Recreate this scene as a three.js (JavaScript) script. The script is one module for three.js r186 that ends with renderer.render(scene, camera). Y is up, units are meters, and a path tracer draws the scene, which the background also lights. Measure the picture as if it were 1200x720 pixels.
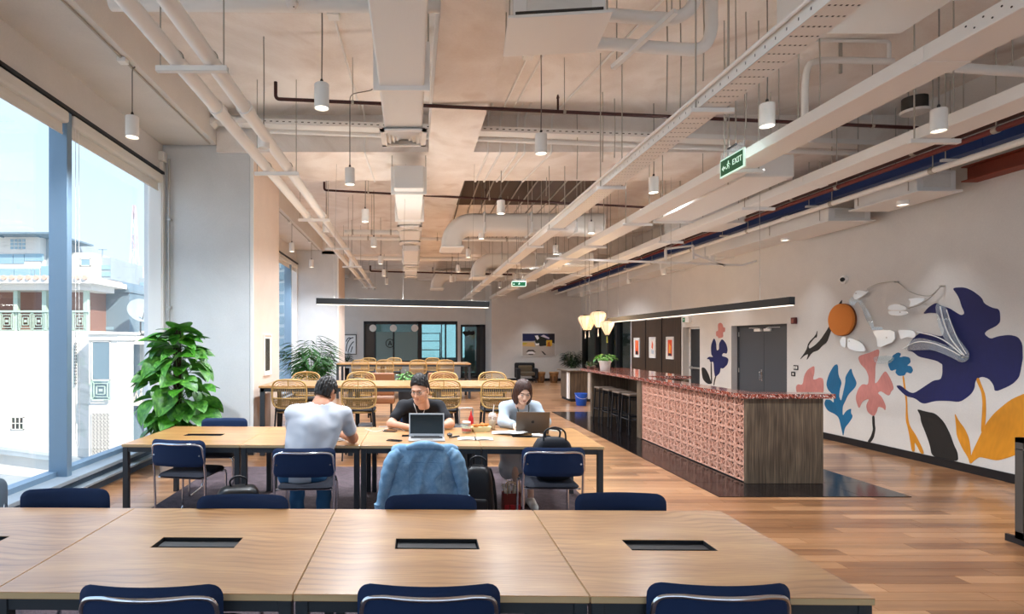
import * as THREE from 'three';
import { RoundedBoxGeometry } from 'three/addons/geometries/RoundedBoxGeometry.js';
import { TextGeometry } from 'three/addons/geometries/TextGeometry.js';
import { FontLoader } from 'three/addons/loaders/FontLoader.js';
import { mergeGeometries } from 'three/addons/utils/BufferGeometryUtils.js';
import { ImprovedNoise } from 'three/addons/math/ImprovedNoise.js';
import { RectAreaLightUniformsLib } from 'three/addons/lights/RectAreaLightUniformsLib.js';

// ---------------------------------------------------------------- camera, sky, sun, exposure
const F = 645, CX = 483, CY = 400, EYE = 1.7;              // focal length and vanishing point in pixels, eye height in metres
const scene = new THREE.Scene();
const camera = new THREE.PerspectiveCamera(2 * Math.atan(360 / F) * 180 / Math.PI, 1200 / 720, 0.05, 900);
camera.position.set(0, EYE, 0);
camera.lookAt(0, EYE, -10);
camera.setViewOffset(1200, 720, 600 - CX, 360 - CY, 1200, 720);
camera.updateProjectionMatrix();
const renderer = new THREE.WebGLRenderer({ antialias: true });
renderer.toneMapping = THREE.LinearToneMapping;
renderer.toneMappingExposure = 1.6;
renderer.shadowMap.enabled = true;
RectAreaLightUniformsLib.init();

const SKY_GAIN = 1.1, LAMP_GAIN = 1.0;
{ // hazy tropical sky, brighter and whiter towards the horizon all the way round
  const w = 64, h = 128, px = new Float32Array(w * h * 4), nz = new ImprovedNoise();
  const zen = [0.26, 0.48, 0.82], hor = [0.72, 0.86, 0.98];
  for (let j = 0; j < h; j++) for (let i = 0; i < w; i++) {
    const el = ((j + 0.5) / h - 0.5) * Math.PI, t = Math.pow(Math.max(0, Math.sin(el)), 0.55), a = (i / w) * Math.PI * 2;
    const cl = Math.max(0, nz.noise(Math.cos(a) * 2.2 * Math.cos(el), Math.sin(el) * 6, Math.sin(a) * 2.2 * Math.cos(el)) - 0.05) * 0.55;
    for (let c = 0; c < 3; c++) px[(j * w + i) * 4 + c] = ((hor[c] * (1 - t) + zen[c] * t) * (1 - cl) + 1.05 * cl) * 1.0;
    px[(j * w + i) * 4 + 3] = 1;
  }
  const sky = new THREE.DataTexture(px, w, h, THREE.RGBAFormat, THREE.FloatType);
  sky.mapping = THREE.EquirectangularReflectionMapping; sky.magFilter = sky.minFilter = THREE.LinearFilter; sky.wrapS = THREE.RepeatWrapping; sky.needsUpdate = true;
  scene.background = sky; scene.backgroundIntensity = SKY_GAIN;
}
const sun = new THREE.DirectionalLight(0xfff4e4, 4.3);
sun.position.set(42, 48, 22); sun.target.position.set(-8, 0, -18);
sun.castShadow = true; sun.shadow.mapSize.set(2048, 2048);
Object.assign(sun.shadow.camera, { left: -60, right: 60, top: 60, bottom: -60, near: 1, far: 200 });
scene.add(sun, sun.target);

// ---------------------------------------------------------------- helpers: pixels to positions
const X_WALL = 7.19, D_FAR = 23.5, X_GLASS = -3.85, SLAB = 4.9;
const at = (u, v, d) => [(u - CX) * d / F, EYE - (v - CY) * d / F, -d];
const dOf = (v, y) => F * (EYE - y) / (v - CY);                       // distance of a point at height y seen at row v
const onY = (u, v, y) => at(u, v, dOf(v, y));
const onWall = (u, v) => at(u, v, F * X_WALL / (u - CX));
const V = (x, y, z) => new THREE.Vector3(x, y, z);
let seed = 20240;
const rnd = () => { seed = (seed * 1664525 + 1013904223) >>> 0; return seed / 4294967296; };
const rr = (a, b) => a + (b - a) * rnd();
const noise = new ImprovedNoise();

// ---------------------------------------------------------------- helpers: geometry
const G = {
  box(w, h, d, x = 0, y = 0, z = 0, ry = 0, rx = 0, rz = 0) { const g = new THREE.BoxGeometry(w, h, d); if (rx || ry || rz) g.applyMatrix4(new THREE.Matrix4().makeRotationFromEuler(new THREE.Euler(rx, ry, rz))); return g.translate(x, y, z); },
  rbox(w, h, d, r, x = 0, y = 0, z = 0, seg = 2) { return new RoundedBoxGeometry(w, h, d, seg, Math.min(r, w / 2.01, h / 2.01, d / 2.01)).translate(x, y, z); },
  span(x0, x1, y0, y1, z0, z1) { return new THREE.BoxGeometry(Math.abs(x1 - x0), Math.abs(y1 - y0), Math.abs(z1 - z0)).translate((x0 + x1) / 2, (y0 + y1) / 2, (z0 + z1) / 2); },
  cyl(a, b, r1, r2 = r1, n = 12, open = false) {
    const A = V(...a), B = V(...b), l = A.distanceTo(B), g = new THREE.CylinderGeometry(r2, r1, l, n, 1, open);
    g.applyQuaternion(new THREE.Quaternion().setFromUnitVectors(V(0, 1, 0), B.clone().sub(A).normalize()));
    return g.translate((A.x + B.x) / 2, (A.y + B.y) / 2, (A.z + B.z) / 2);
  },
  bar(a, b, w, h) { // rectangular bar between two points, h is the size across in the vertical plane
    const A = V(...a), B = V(...b), l = A.distanceTo(B), g = new THREE.BoxGeometry(w, h, l), m = new THREE.Matrix4().lookAt(A, B, Math.abs(B.y - A.y) > 0.99 * l ? V(0, 0, 1) : V(0, 1, 0));
    g.applyMatrix4(m); return g.translate((A.x + B.x) / 2, (A.y + B.y) / 2, (A.z + B.z) / 2);
  },
  lathe(profile, n = 24, x = 0, y = 0, z = 0) { return new THREE.LatheGeometry(profile.map(([r, h]) => new THREE.Vector2(Math.max(r, 1e-5), h)), n).translate(x, y, z); },
  sphere(r, x, y, z, sx = 1, sy = 1, sz = 1, n = 14) { return new THREE.SphereGeometry(r, n, Math.max(6, Math.round(n * 0.7))).scale(sx, sy, sz).translate(x, y, z); },
  tube(pts, r, { n = 8, bend = 0, closed = false, smooth = false, seg = 0 } = {}) { // swept round bar; bend rounds the corners of the polyline
    let P = pts.map((p) => (p.isVector3 ? p : V(...p)));
    if (smooth) { const c = new THREE.CatmullRomCurve3(P, closed, 'centripetal'); P = c.getPoints(seg || P.length * 5); }
    else if (bend > 0) {
      const q = []; const N = P.length;
      for (let i = 0; i < N; i++) {
        if (!closed && (i === 0 || i === N - 1)) { q.push(P[i]); continue; }
        const a = P[(i + N - 1) % N], b = P[i], c = P[(i + 1) % N], ta = b.clone().lerp(a, Math.min(0.49, bend / b.distanceTo(a))), tc = b.clone().lerp(c, Math.min(0.49, bend / b.distanceTo(c)));
        for (let k = 0; k <= 5; k++) { const t = k / 5; q.push(ta.clone().multiplyScalar((1 - t) * (1 - t)).addScaledVector(b, 2 * t * (1 - t)).addScaledVector(tc, t * t)); }
      }
      P = q; if (closed) P.push(P[0].clone());
    } else if (closed) P = [...P, P[0].clone()];
    const M = P.length, pos = [], nor = [], uv = [], idx = []; let nrm = null, run = 0;
    for (let i = 0; i < M; i++) {
      const t = P[Math.min(M - 1, i + 1)].clone().sub(P[Math.max(0, i - 1)]).normalize();
      if (!nrm) { nrm = Math.abs(t.y) < 0.9 ? V(0, 1, 0) : V(1, 0, 0); }
      nrm.addScaledVector(t, -nrm.dot(t)).normalize();
      const bn = t.clone().cross(nrm); if (i) run += P[i].distanceTo(P[i - 1]);
      const rad = typeof r === 'function' ? r(i / (M - 1)) : r;
      for (let k = 0; k <= n; k++) { const a = k / n * Math.PI * 2, dx = nrm.clone().multiplyScalar(Math.cos(a)).addScaledVector(bn, Math.sin(a)); pos.push(P[i].x + dx.x * rad, P[i].y + dx.y * rad, P[i].z + dx.z * rad); nor.push(dx.x, dx.y, dx.z); uv.push(k / n * rad * 6.28, run); }
    }
    for (let i = 0; i < M - 1; i++) for (let k = 0; k < n; k++) { const a = i * (n + 1) + k, b = a + n + 1; idx.push(a, a + 1, b, b, a + 1, b + 1); }
    if (!closed) for (const [i, s] of [[0, 1], [M - 1, -1]]) { // end caps
      const c = pos.length / 3, t = P[i ? M - 1 : 1].clone().sub(P[i ? M - 2 : 0]).normalize().multiplyScalar(i ? 1 : -1);
      pos.push(P[i].x, P[i].y, P[i].z); nor.push(t.x, t.y, t.z); uv.push(0, 0);
      for (let k = 0; k <= n; k++) { const o = (i * (n + 1) + k) * 3; pos.push(pos[o], pos[o + 1], pos[o + 2]); nor.push(t.x, t.y, t.z); uv.push(0, 0); }
      for (let k = 0; k < n; k++) s > 0 ? idx.push(c, c + 2 + k, c + 1 + k) : idx.push(c, c + 1 + k, c + 2 + k);
    }
    const g = new THREE.BufferGeometry();
    g.setAttribute('position', new THREE.Float32BufferAttribute(pos, 3)); g.setAttribute('normal', new THREE.Float32BufferAttribute(nor, 3)); g.setAttribute('uv', new THREE.Float32BufferAttribute(uv, 2)); g.setIndex(idx);
    return g;
  },
  shape(pts, depth, { bevel = 0, holes = [], curve = false } = {}) { // outline [[x, y], ...] extruded along +z
    const mk = (q, C) => { const s = new C(); if (curve) { s.moveTo(...q[0]); s.splineThru([...q.slice(1), q[0]].map((p) => new THREE.Vector2(...p))); } else { q.forEach((p, i) => (i ? s.lineTo(...p) : s.moveTo(...p))); s.closePath(); } return s; };
    const s = mk(pts, THREE.Shape); for (const h of holes) s.holes.push(mk(h, THREE.Path));
    return new THREE.ExtrudeGeometry(s, { depth, bevelEnabled: bevel > 0, bevelSize: bevel, bevelThickness: bevel, bevelSegments: 2, curveSegments: 6 });
  },
  grid(nu, nv, f) { // surface from a function (s, t) -> [x, y, z]
    const pos = [], uv = [], idx = [];
    for (let j = 0; j <= nv; j++) for (let i = 0; i <= nu; i++) { pos.push(...f(i / nu, j / nv)); uv.push(i / nu, j / nv); }
    for (let j = 0; j < nv; j++) for (let i = 0; i < nu; i++) { const a = j * (nu + 1) + i, b = a + nu + 1; idx.push(a, a + 1, b, b, a + 1, b + 1); }
    const g = new THREE.BufferGeometry(); g.setAttribute('position', new THREE.Float32BufferAttribute(pos, 3)); g.setAttribute('uv', new THREE.Float32BufferAttribute(uv, 2)); g.setIndex(idx); g.computeVertexNormals(); return g;
  },
  shell(nu, nv, f, th) { // a closed sheet of thickness th over the same function
    const N = (nu + 1) * (nv + 1), g0 = G.grid(nu, nv, f), p = g0.attributes.position.array, n = g0.attributes.normal.array, pos = [...p], uv = [...g0.attributes.uv.array], idx = [...g0.index.array];
    for (let i = 0; i < N * 3; i++) pos.push(p[i] - n[i] * th);
    uv.push(...uv); const k0 = idx.length; for (let i = 0; i < k0; i += 3) idx.push(idx[i] + N, idx[i + 2] + N, idx[i + 1] + N);
    const ring = []; for (let i = 0; i <= nu; i++) ring.push(i); for (let j = 1; j <= nv; j++) ring.push(j * (nu + 1) + nu); for (let i = nu - 1; i >= 0; i--) ring.push(nv * (nu + 1) + i); for (let j = nv - 1; j >= 1; j--) ring.push(j * (nu + 1));
    for (let i = 0; i < ring.length; i++) { const a = ring[i], b = ring[(i + 1) % ring.length]; idx.push(a, a + N, b, b, a + N, b + N); }
    const g = new THREE.BufferGeometry(); g.setAttribute('position', new THREE.Float32BufferAttribute(pos, 3)); g.setAttribute('uv', new THREE.Float32BufferAttribute(uv, 2)); g.setIndex(idx); g.computeVertexNormals(); return g;
  },
};
function merge(list) {
  const a = list.map((g) => { let h = g.index ? g.toNonIndexed() : g.clone(); for (const k of Object.keys(h.attributes)) if (!['position', 'normal', 'uv'].includes(k)) h.deleteAttribute(k); if (!h.attributes.normal) h.computeVertexNormals(); if (!h.attributes.uv) h.setAttribute('uv', new THREE.Float32BufferAttribute(new Float32Array(h.attributes.position.count * 2), 2)); h.morphAttributes = {}; return h; });
  return a.length === 1 ? a[0] : mergeGeometries(a, false);
}
function uvBox(g, s = 1, ox = 0, oy = 0) { // texture coordinates in metres, from the side each face looks to
  if (g.index) g = g.toNonIndexed();
  const p = g.attributes.position, uv = new Float32Array(p.count * 2), a = V(), b = V(), c = V();
  for (let i = 0; i < p.count; i += 3) {
    a.fromBufferAttribute(p, i); b.fromBufferAttribute(p, i + 1); c.fromBufferAttribute(p, i + 2);
    const n = b.clone().sub(a).cross(c.clone().sub(a)), X = Math.abs(n.x), Y = Math.abs(n.y), Z = Math.abs(n.z);
    [a, b, c].forEach((q, k) => { const [m, o] = Y >= X && Y >= Z ? [q.x, q.z] : X >= Z ? [q.z, q.y] : [q.x, q.y]; uv[(i + k) * 2] = m / s + ox; uv[(i + k) * 2 + 1] = o / s + oy; });
  }
  g.setAttribute('uv', new THREE.BufferAttribute(uv, 2)); return g;
}
// ---------------------------------------------------------------- helpers: objects
const taken = new Map();
function numbered(name) { const n = taken.get(name) || 0; taken.set(name, n + 1); return n ? name + '_' + String(n).padStart(3, '0') : name; }
function mesh(name, geo, mat, parent) { const g = Array.isArray(geo) ? merge(geo) : geo, m = new THREE.Mesh(g, mat); m.name = parent && parent !== scene ? name : numbered(name); m.castShadow = m.receiveShadow = true; (parent || scene).add(m); return m; }
function meshes(name, list, mat, parent) { return list.map((g) => mesh(name, g, mat, parent)); }
const ORD = ['first', 'second', 'third', 'fourth', 'fifth', 'sixth', 'seventh', 'eighth', 'ninth', 'tenth'];
function tag(o, label, category, group) { o.userData.label = label; if (category) o.userData.category = category; if (group) o.userData.group = group; return o; }
function thing(name, label, category, [x, y, z] = [0, 0, 0], turn = 0, group) { const o = new THREE.Group(); o.name = numbered(name); o.position.set(x, y, z); o.rotation.y = turn; scene.add(o); return tag(o, label, category, group); }
function struct(name, geo, mat, label) { const o = geo ? mesh(name, geo, mat, scene) : Object.assign(new THREE.Group(), { name: numbered(name) }); if (!geo) scene.add(o); o.userData.kind = 'structure'; if (label) o.userData.label = label; return o; }
function copy(src, [x, y, z], turn, label, group) { const c = src.clone(); c.name = numbered(src.userData.base || src.name); c.position.set(x, y, z); c.rotation.y = turn; c.userData = { ...src.userData }; if (label) c.userData.label = label; if (group) c.userData.group = group; scene.add(c); return c; }

// ---------------------------------------------------------------- materials
function tex(w, h, fn, { srgb = true, rep = 1, repY = rep } = {}) {
  const d = new Uint8Array(w * h * 4);
  for (let j = 0; j < h; j++) for (let i = 0; i < w; i++) { const c = fn(i / w, j / h), o = (j * w + i) * 4; d[o] = c[0]; d[o + 1] = c[1]; d[o + 2] = c[2]; d[o + 3] = 255; }
  const t = new THREE.DataTexture(d, w, h); t.wrapS = t.wrapT = THREE.RepeatWrapping; t.magFilter = THREE.LinearFilter; t.minFilter = THREE.LinearMipmapLinearFilter; t.generateMipmaps = true;
  if (srgb) t.colorSpace = THREE.SRGBColorSpace; t.repeat.set(rep, repY); t.needsUpdate = true; return t;
}
const per = (u, v, fu, fv, z) => { const a = u * Math.PI * 2, b = v * Math.PI * 2; return noise.noise(Math.cos(a) * fu / 6.28 + 3.1 * z, Math.sin(a) * fu / 6.28 + Math.cos(b) * fv / 6.28, Math.sin(b) * fv / 6.28 + z * 7.7); }; // tiles in both directions
const fbm = (u, v, fu, fv, z) => per(u, v, fu, fv, z) + 0.5 * per(u, v, fu * 2.1, fv * 2.1, z + 3) + 0.25 * per(u, v, fu * 4.3, fv * 4.3, z + 8);
const clamp = (x, a = 0, b = 255) => Math.min(b, Math.max(a, x));
const lerp3 = (a, b, t) => [a[0] + (b[0] - a[0]) * t, a[1] + (b[1] - a[1]) * t, a[2] + (b[2] - a[2]) * t];
const std = (color, roughness = 0.6, extra = {}) => new THREE.MeshStandardMaterial({ color, roughness, ...extra });
const phys = (color, roughness, extra) => new THREE.MeshPhysicalMaterial({ color, roughness, ...extra });

function oak(dark, light, z, fu = 3, fv = 26) { // grain runs along u, with cathedral arches
  return (u, v) => {
    const w = per(u, v, 5, 3, z), bands = Math.sin((v * 26 + w * 0.9 + per(u, v, 2.4, 5, z + 5) * 0.9) * 6.28) * 0.5 + 0.5, fine = per(u, v, fu * 5, fv * 10, z + 2), coarse = per(u, v, fu * 0.6, fv * 0.5, z + 9), arch = Math.max(0, per(u, v, 3, 2.4, z + 13));
    const t = clamp(0.66 + 0.3 * coarse + 0.3 * fine - 0.75 * arch * Math.pow(bands, 4), 0, 1); return lerp3(dark, light, t).map((c) => clamp(c));
  };
}
const T = {};
T.oak = tex(1024, 1024, oak([158, 112, 66], [220, 176, 122], 1.3));
T.plank = [0, 1, 2, 3, 4].map((k) => tex(512, 128, oak([[134, 92, 60], [142, 98, 66], [122, 82, 53], [150, 106, 72], [136, 95, 63]][k], [[204, 154, 110], [212, 163, 118], [192, 142, 100], [220, 173, 129], [206, 158, 114]][k], 2.1 + k * 3.7, 2, 9)));
T.darkwood = tex(512, 512, (u, v) => { const n = per(v, u, 2, 60, 4) * 0.8 + per(v, u, 6, 140, 9) * 0.7 + 0.5 * fbm(u, v, 5, 2, 3); return lerp3([66, 54, 43], [138, 118, 96], clamp(0.45 + 0.55 * n, 0, 1)); });
T.walnut = tex(256, 256, (u, v) => { const n = per(v, u, 1, 30, 14) + 0.5 * per(v, u, 3, 80, 19); return lerp3([46, 34, 25], [86, 66, 50], clamp(0.45 + 0.5 * n, 0, 1)); });
T.marble = tex(512, 512, (u, v) => { const n = fbm(u, v, 22, 22, 5), m = fbm(u, v, 40, 40, 12); const c = lerp3([92, 32, 24], [176, 92, 74], clamp(0.5 + n, 0, 1)); return m > 0.34 ? [226, 205, 194] : n < -0.42 ? [52, 20, 18] : c; });
T.carpet = tex(512, 512, (u, v) => { const n = per(u, v, 150, 150, 2) + per(u, v, 260, 260, 6), b = fbm(u, v, 9, 9, 4); return lerp3([52, 42, 47], [112, 95, 100], clamp(0.5 + 0.5 * n + 0.25 * b, 0, 1)); });
T.tile = tex(512, 512, (u, v) => { const n = fbm(u, v, 8, 8, 6), m = Math.abs(fbm(u, v, 5, 5, 16)); return lerp3([34, 29, 30], [62, 54, 54], clamp(0.4 + n * 0.6, 0, 1)).map((c) => c + (m < 0.015 ? 26 : 0)); });
T.paint = tex(512, 512, (u, v) => { const n = fbm(u, v, 5, 5, 7) * 0.5 + per(u, v, 120, 120, 3) * 0.4; const g = 250 + n * 10; return [clamp(g), clamp(g - 1), clamp(g - 2)]; });
T.paintBump = tex(256, 256, (u, v) => { const g = 128 + 60 * per(u, v, 90, 90, 11) + 40 * per(u, v, 40, 40, 12); return [g, g, g]; }, { srgb: false });
T.slab = tex(1024, 1024, (u, v) => { const n = fbm(u, v, 4, 4, 17), m = fbm(u, v, 14, 14, 27), f = per(u, v, 160, 160, 3), st = Math.max(0, fbm(u, v, 7, 7, 41) - 0.4) * 1.2; return lerp3([246, 240, 234], [216, 203, 192], clamp(0.25 + 0.5 * n + 0.2 * m + 0.1 * f + st, 0, 1)); });
T.fabric = tex(256, 256, (u, v) => { const n = 128 + 70 * Math.sin(u * 6.28 * 64) * Math.sin(v * 6.28 * 64) + 30 * per(u, v, 120, 120, 4); return [n, n, n]; }, { srgb: false });
T.denim = tex(512, 512, (u, v) => { const n = per(u, v, 180, 90, 4), b = fbm(u, v, 7, 7, 8); return lerp3([104, 148, 186], [164, 200, 224], clamp(0.5 + 0.4 * n + 0.35 * b, 0, 1)); });
T.leaf = tex(256, 256, (u, v) => { const b = fbm(u, v, 6, 6, 31), f = per(u, v, 30, 30, 5); return lerp3([30, 92, 26], [112, 176, 60], clamp(0.5 + 0.55 * b + 0.15 * f, 0, 1)); });
T.mural = tex(512, 512, (u, v) => { const n = fbm(u, v, 4, 4, 51), f = per(u, v, 50, 18, 61); const g = 236 + 16 * n + 10 * f; return [clamp(g), clamp(g), clamp(g)]; });
T.clay = tex(256, 256, (u, v) => { const n = fbm(u, v, 9, 9, 71); return lerp3([204, 146, 122], [238, 190, 168], clamp(0.5 + 0.6 * n, 0, 1)); });
T.plaster = tex(512, 512, (u, v) => { const n = fbm(u, v, 4, 3, 81), m = fbm(u, v, 2, 12, 91); const g = 238 + 9 * n - Math.max(0, m - 0.35) * 60; return [clamp(g), clamp(g - 2), clamp(g - 5)]; });
const rep = (t, x, y = x) => { const c = t.clone(); c.repeat.set(x, y); c.needsUpdate = true; return c; };

const M = {
  wall: std(0xdedad5, 0.75, { map: rep(T.paint, 0.5), bumpMap: rep(T.paintBump, 1), bumpScale: 0.0006 }),
  wallBlue: std(0xdde0e2, 0.75, { map: rep(T.paint, 0.5), bumpMap: rep(T.paintBump, 1), bumpScale: 0.0006 }),
  peach: std(0xe6d4c6, 0.75, { map: rep(T.paint, 0.5) }),
  slab: std(0xffffff, 0.85, { map: rep(T.slab, 0.28), bumpMap: rep(T.paintBump, 0.7), bumpScale: 0.001 }),
  white: std(0xf0eeea, 0.5), whiteMatt: std(0xe6e3dd, 0.75, { map: T.paint }), duct: std(0xececea, 0.6, { bumpMap: rep(T.paintBump, 2), bumpScale: 0.0015 }),
  slot: std(0x3a3530, 0.8), steel: std(0xb9b6b0, 0.4, { metalness: 0.75 }), rod: std(0xb4aea4, 0.55, { metalness: 0.3 }), cable: std(0x77716a, 0.6),
  redPipe: std(0x3c130f, 0.5), redBright: std(0x641612, 0.5), rust: std(0x8e3f2a, 0.6), blue: std(0x0f3472, 0.5), black: std(0x16161a, 0.45), blackMatt: std(0x1a1a1c, 0.8), charcoal: std(0x3a3c40, 0.5), frame: std(0x33383d, 0.45),
  chrome: std(0xe8e8ea, 0.12, { metalness: 1 }), navy: phys(0x0a2850, 0.8, { sheen: 0.25, sheenRoughness: 0.5, sheenColor: new THREE.Color(0x2c62a8), bumpMap: rep(T.fabric, 4), bumpScale: 0.0006 }), seat: phys(0x0a1020, 0.85, { bumpMap: rep(T.fabric, 4), bumpScale: 0.0006 }),
  oak: phys(0xf4e8d2, 0.34, { map: rep(T.oak, 0.7), clearcoat: 0.8, clearcoatRoughness: 0.26 }), oakEdge: std(0xd8b98a, 0.5),
  plank: T.plank.map((t, k) => phys([0xdcd4cc, 0xe2dcd6, 0xcec5bc, 0xeae4de, 0xd6cec5][k], 0.3, { map: t, clearcoat: 0.35, clearcoatRoughness: 0.18 })),
  subfloor: std(0x2c2018, 0.9), carpet: std(0xffffff, 0.95, { map: rep(T.carpet, 1.2) }), tile: phys(0x9a9494, 0.13, { map: rep(T.tile, 0.8), specularIntensity: 0.6 }), grout: std(0x1a1717, 0.8),
  darkwood: std(0xffffff, 0.5, { map: rep(T.darkwood, 0.9) }), walnut: std(0xffffff, 0.45, { map: rep(T.walnut, 1) }), marble: phys(0xffffff, 0.15, { map: rep(T.marble, 1.6), clearcoat: 0.6, clearcoatRoughness: 0.06 }),
  breeze: std(0xffffff, 0.8, { map: rep(T.clay, 3) }),
  windowFrame: std(0x7d97ad, 0.4, { metalness: 0.3 }), windowDark: std(0x3f5264, 0.5), sill: std(0x8f9aa3, 0.4), blind: std(0xe2dfd8, 0.85, { map: T.paint }),
  glass: phys(0xffffff, 0.02, { transmission: 1, thickness: 0, ior: 1.45 }), glassTint: phys(0xb8d4d4, 0.03, { transmission: 1, thickness: 0, ior: 1.45 }),
  acrylic: phys(0xf4f8fa, 0.03, { transmission: 0.9, thickness: 0, ior: 1.5 }), mirror: std(0xf2f6f8, 0.05, { metalness: 1 }),
  wicker: std(0xbf9658, 0.55), wickerDark: std(0x8e6c3c, 0.6), leather: std(0x8a5734, 0.5), leatherDark: std(0x5b3524, 0.5),
  leaf: phys(0xffffff, 0.4, { map: T.leaf, transmission: 0.15, thickness: 0 }), leafPale: phys(0xd8f0a0, 0.4, { map: T.leaf, transmission: 0.15, thickness: 0 }), palm: phys(0x74a868, 0.6, { map: T.leaf }), palmDark: phys(0x3e4e3c, 0.65, { map: T.leaf }), stem: std(0x4d7a2e, 0.6), moss: std(0x3a2c20, 0.95), soil: std(0x2a2018, 0.95), terracotta: std(0xb0693f, 0.8), porcelain: std(0xeeebe4, 0.3),
  doorGrey: std(0x4b4f55, 0.5), denim: std(0xffffff, 0.9, { map: rep(T.denim, 3) }), denimSeam: std(0xc9b98a, 0.8),
};

// ================================================================ SETTING
const D_GLASSROOM = 25.5, D_BACK = -6, TOP = 5.05;
const z = (d) => -d;
const slabSpan = (x0, x1, y0, y1, d0, d1) => uvBox(G.span(x0, x1, y0, y1, -d0, -d1));

// floor: sub-floor plus boards, each near board a mesh of its own
{
  const floor = struct('floor', null, null, 'glossy oak strip floor with boards running across the room');
  mesh('floor_base', slabSpan(-4.1, 9.8, -0.3, -0.02, D_BACK - 0.2, 30.2), M.subfloor, floor);
  const BW = 0.128, boards = [], variants = [];
  for (let k = 0; k < 6; k++) { const g = new RoundedBoxGeometry(1, 0.02, BW - 0.002, 1, 0.0012); const uv = g.attributes.uv, p = g.attributes.position; for (let i = 0; i < uv.count; i++) uv.setXY(i, p.getX(i) * 0.9 + k * 0.37, p.getZ(i) * 1.1 / BW * 0.5 + k * 0.21); variants.push(g); }
  let row = 0;
  for (let d = D_BACK + BW / 2; d < 25.4; d += BW, row++) {
    let x = -3.62 - rr(0, 1.1);
    while (x < X_WALL) {
      const l = rr(0.95, 1.5), x0 = Math.max(x, -3.62), x1 = Math.min(x + l, X_WALL); x += l;
      if (x1 - x0 < 0.05) continue;
      const c = (x0 + x1) / 2, under = (x0 > -2.6 && x1 < 1.8 && d < 7.2) || (x0 > 3.4 && x1 < 5.4 && d > 6.1 && d < 13.1);
      if (under) continue;
      const u = CX + F * c / Math.max(d, 0.1), v = CY + F * EYE / Math.max(d, 0.1);
      const hid = (c > 3.9 && c < 6.2 && d > 8 && d < 13) || (d > 8 && c < 1.8) || (c < 1.9 && c > -3 && d < 6);
      const seen = d > 2 && u > -60 && u < 1260 && v < 760 && !hid;
      boards.push({ c, d, l: x1 - x0 - 0.002, size: seen ? (x1 - x0) * BW / (d * d * d) : 0, g: Math.floor(rnd() * 6), m: Math.floor(Math.pow(rnd(), 1.0) * 5) });
    }
  }
  boards.sort((a, b) => b.size - a.size);
  const rest = [[], [], [], [], []];
  boards.forEach((b, i) => {
    if (i < 295) { const o = mesh('floor_board', variants[b.g], M.plank[b.m], floor); o.position.set(b.c, -0.01, -b.d); o.scale.x = b.l; }
    else { const g = variants[b.g].clone(); g.scale(b.l, 1, 1); g.translate(b.c, -0.01, -b.d); rest[b.m].push(g); }
  });
  rest.forEach((r, k) => { const o = mesh('floor_boards', r, M.plank[k], floor); o.userData.kind = 'stuff'; });
  const strip = struct('floor_tiling', null, null, 'glossy near black stone tiles laid as a strip under the bar');
  mesh('grout_bed', slabSpan(3.34, 5.44, -0.02, 0.002, 5.99, 13.2), M.grout, strip);
  const nx = 4, nd = 12, tw = 2.1 / nx, td = 7.21 / nd, tg = uvBox(new RoundedBoxGeometry(tw - 0.003, 0.014, td - 0.003, 1, 0.0015));
  for (let i = 0; i < nx; i++) for (let j = 0; j < nd; j++) mesh('floor_tile', tg, M.tile, strip).position.set(3.34 + (i + 0.5) * tw, 0.0, -(5.99 + (j + 0.5) * td));
  tag(mesh('carpet', uvBox(G.rbox(4.5, 0.012, 9.4, 0.005, -0.39, 0.0065, -(7.4 - 4.7))), M.carpet), 'dark plum grey carpet under the work tables', 'carpet');
}
// ceiling slab and beams
{
  struct('ceiling', slabSpan(-4.05, 7.4, TOP, TOP + 0.35, D_BACK - 0.2, 30.2), M.slab, 'rough white painted concrete slab overhead');
  const edge = struct('trim_1', [slabSpan(-3.97, -2.9, 4.62, TOP, D_BACK, 8.2), slabSpan(-3.97, -2.9, 4.62, TOP, 9.78, 17.7), slabSpan(-3.97, -2.9, 4.62, TOP, 19.3, 25.5)], M.wall, 'lowered white edge beam along the windows');
  struct('trim_2', slabSpan(-2.9, X_WALL, 4.5, TOP, 8.15, 9.6), M.slab, 'white cross beam above the first pillar');
  struct('trim_3', slabSpan(-2.9, X_WALL, 4.5, TOP, 17.7, 19.2), M.slab, 'white cross beam above the second pillar');
  struct('trim_4', [slabSpan(0.24, 0.91, 4.5, TOP, D_BACK, 8.15), slabSpan(0.24, 0.91, 4.5, TOP, 9.6, 17.7), slabSpan(0.24, 0.91, 4.5, TOP, 19.2, 25.4)], M.slab, 'white lengthwise beam beside the supply duct');
}
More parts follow.
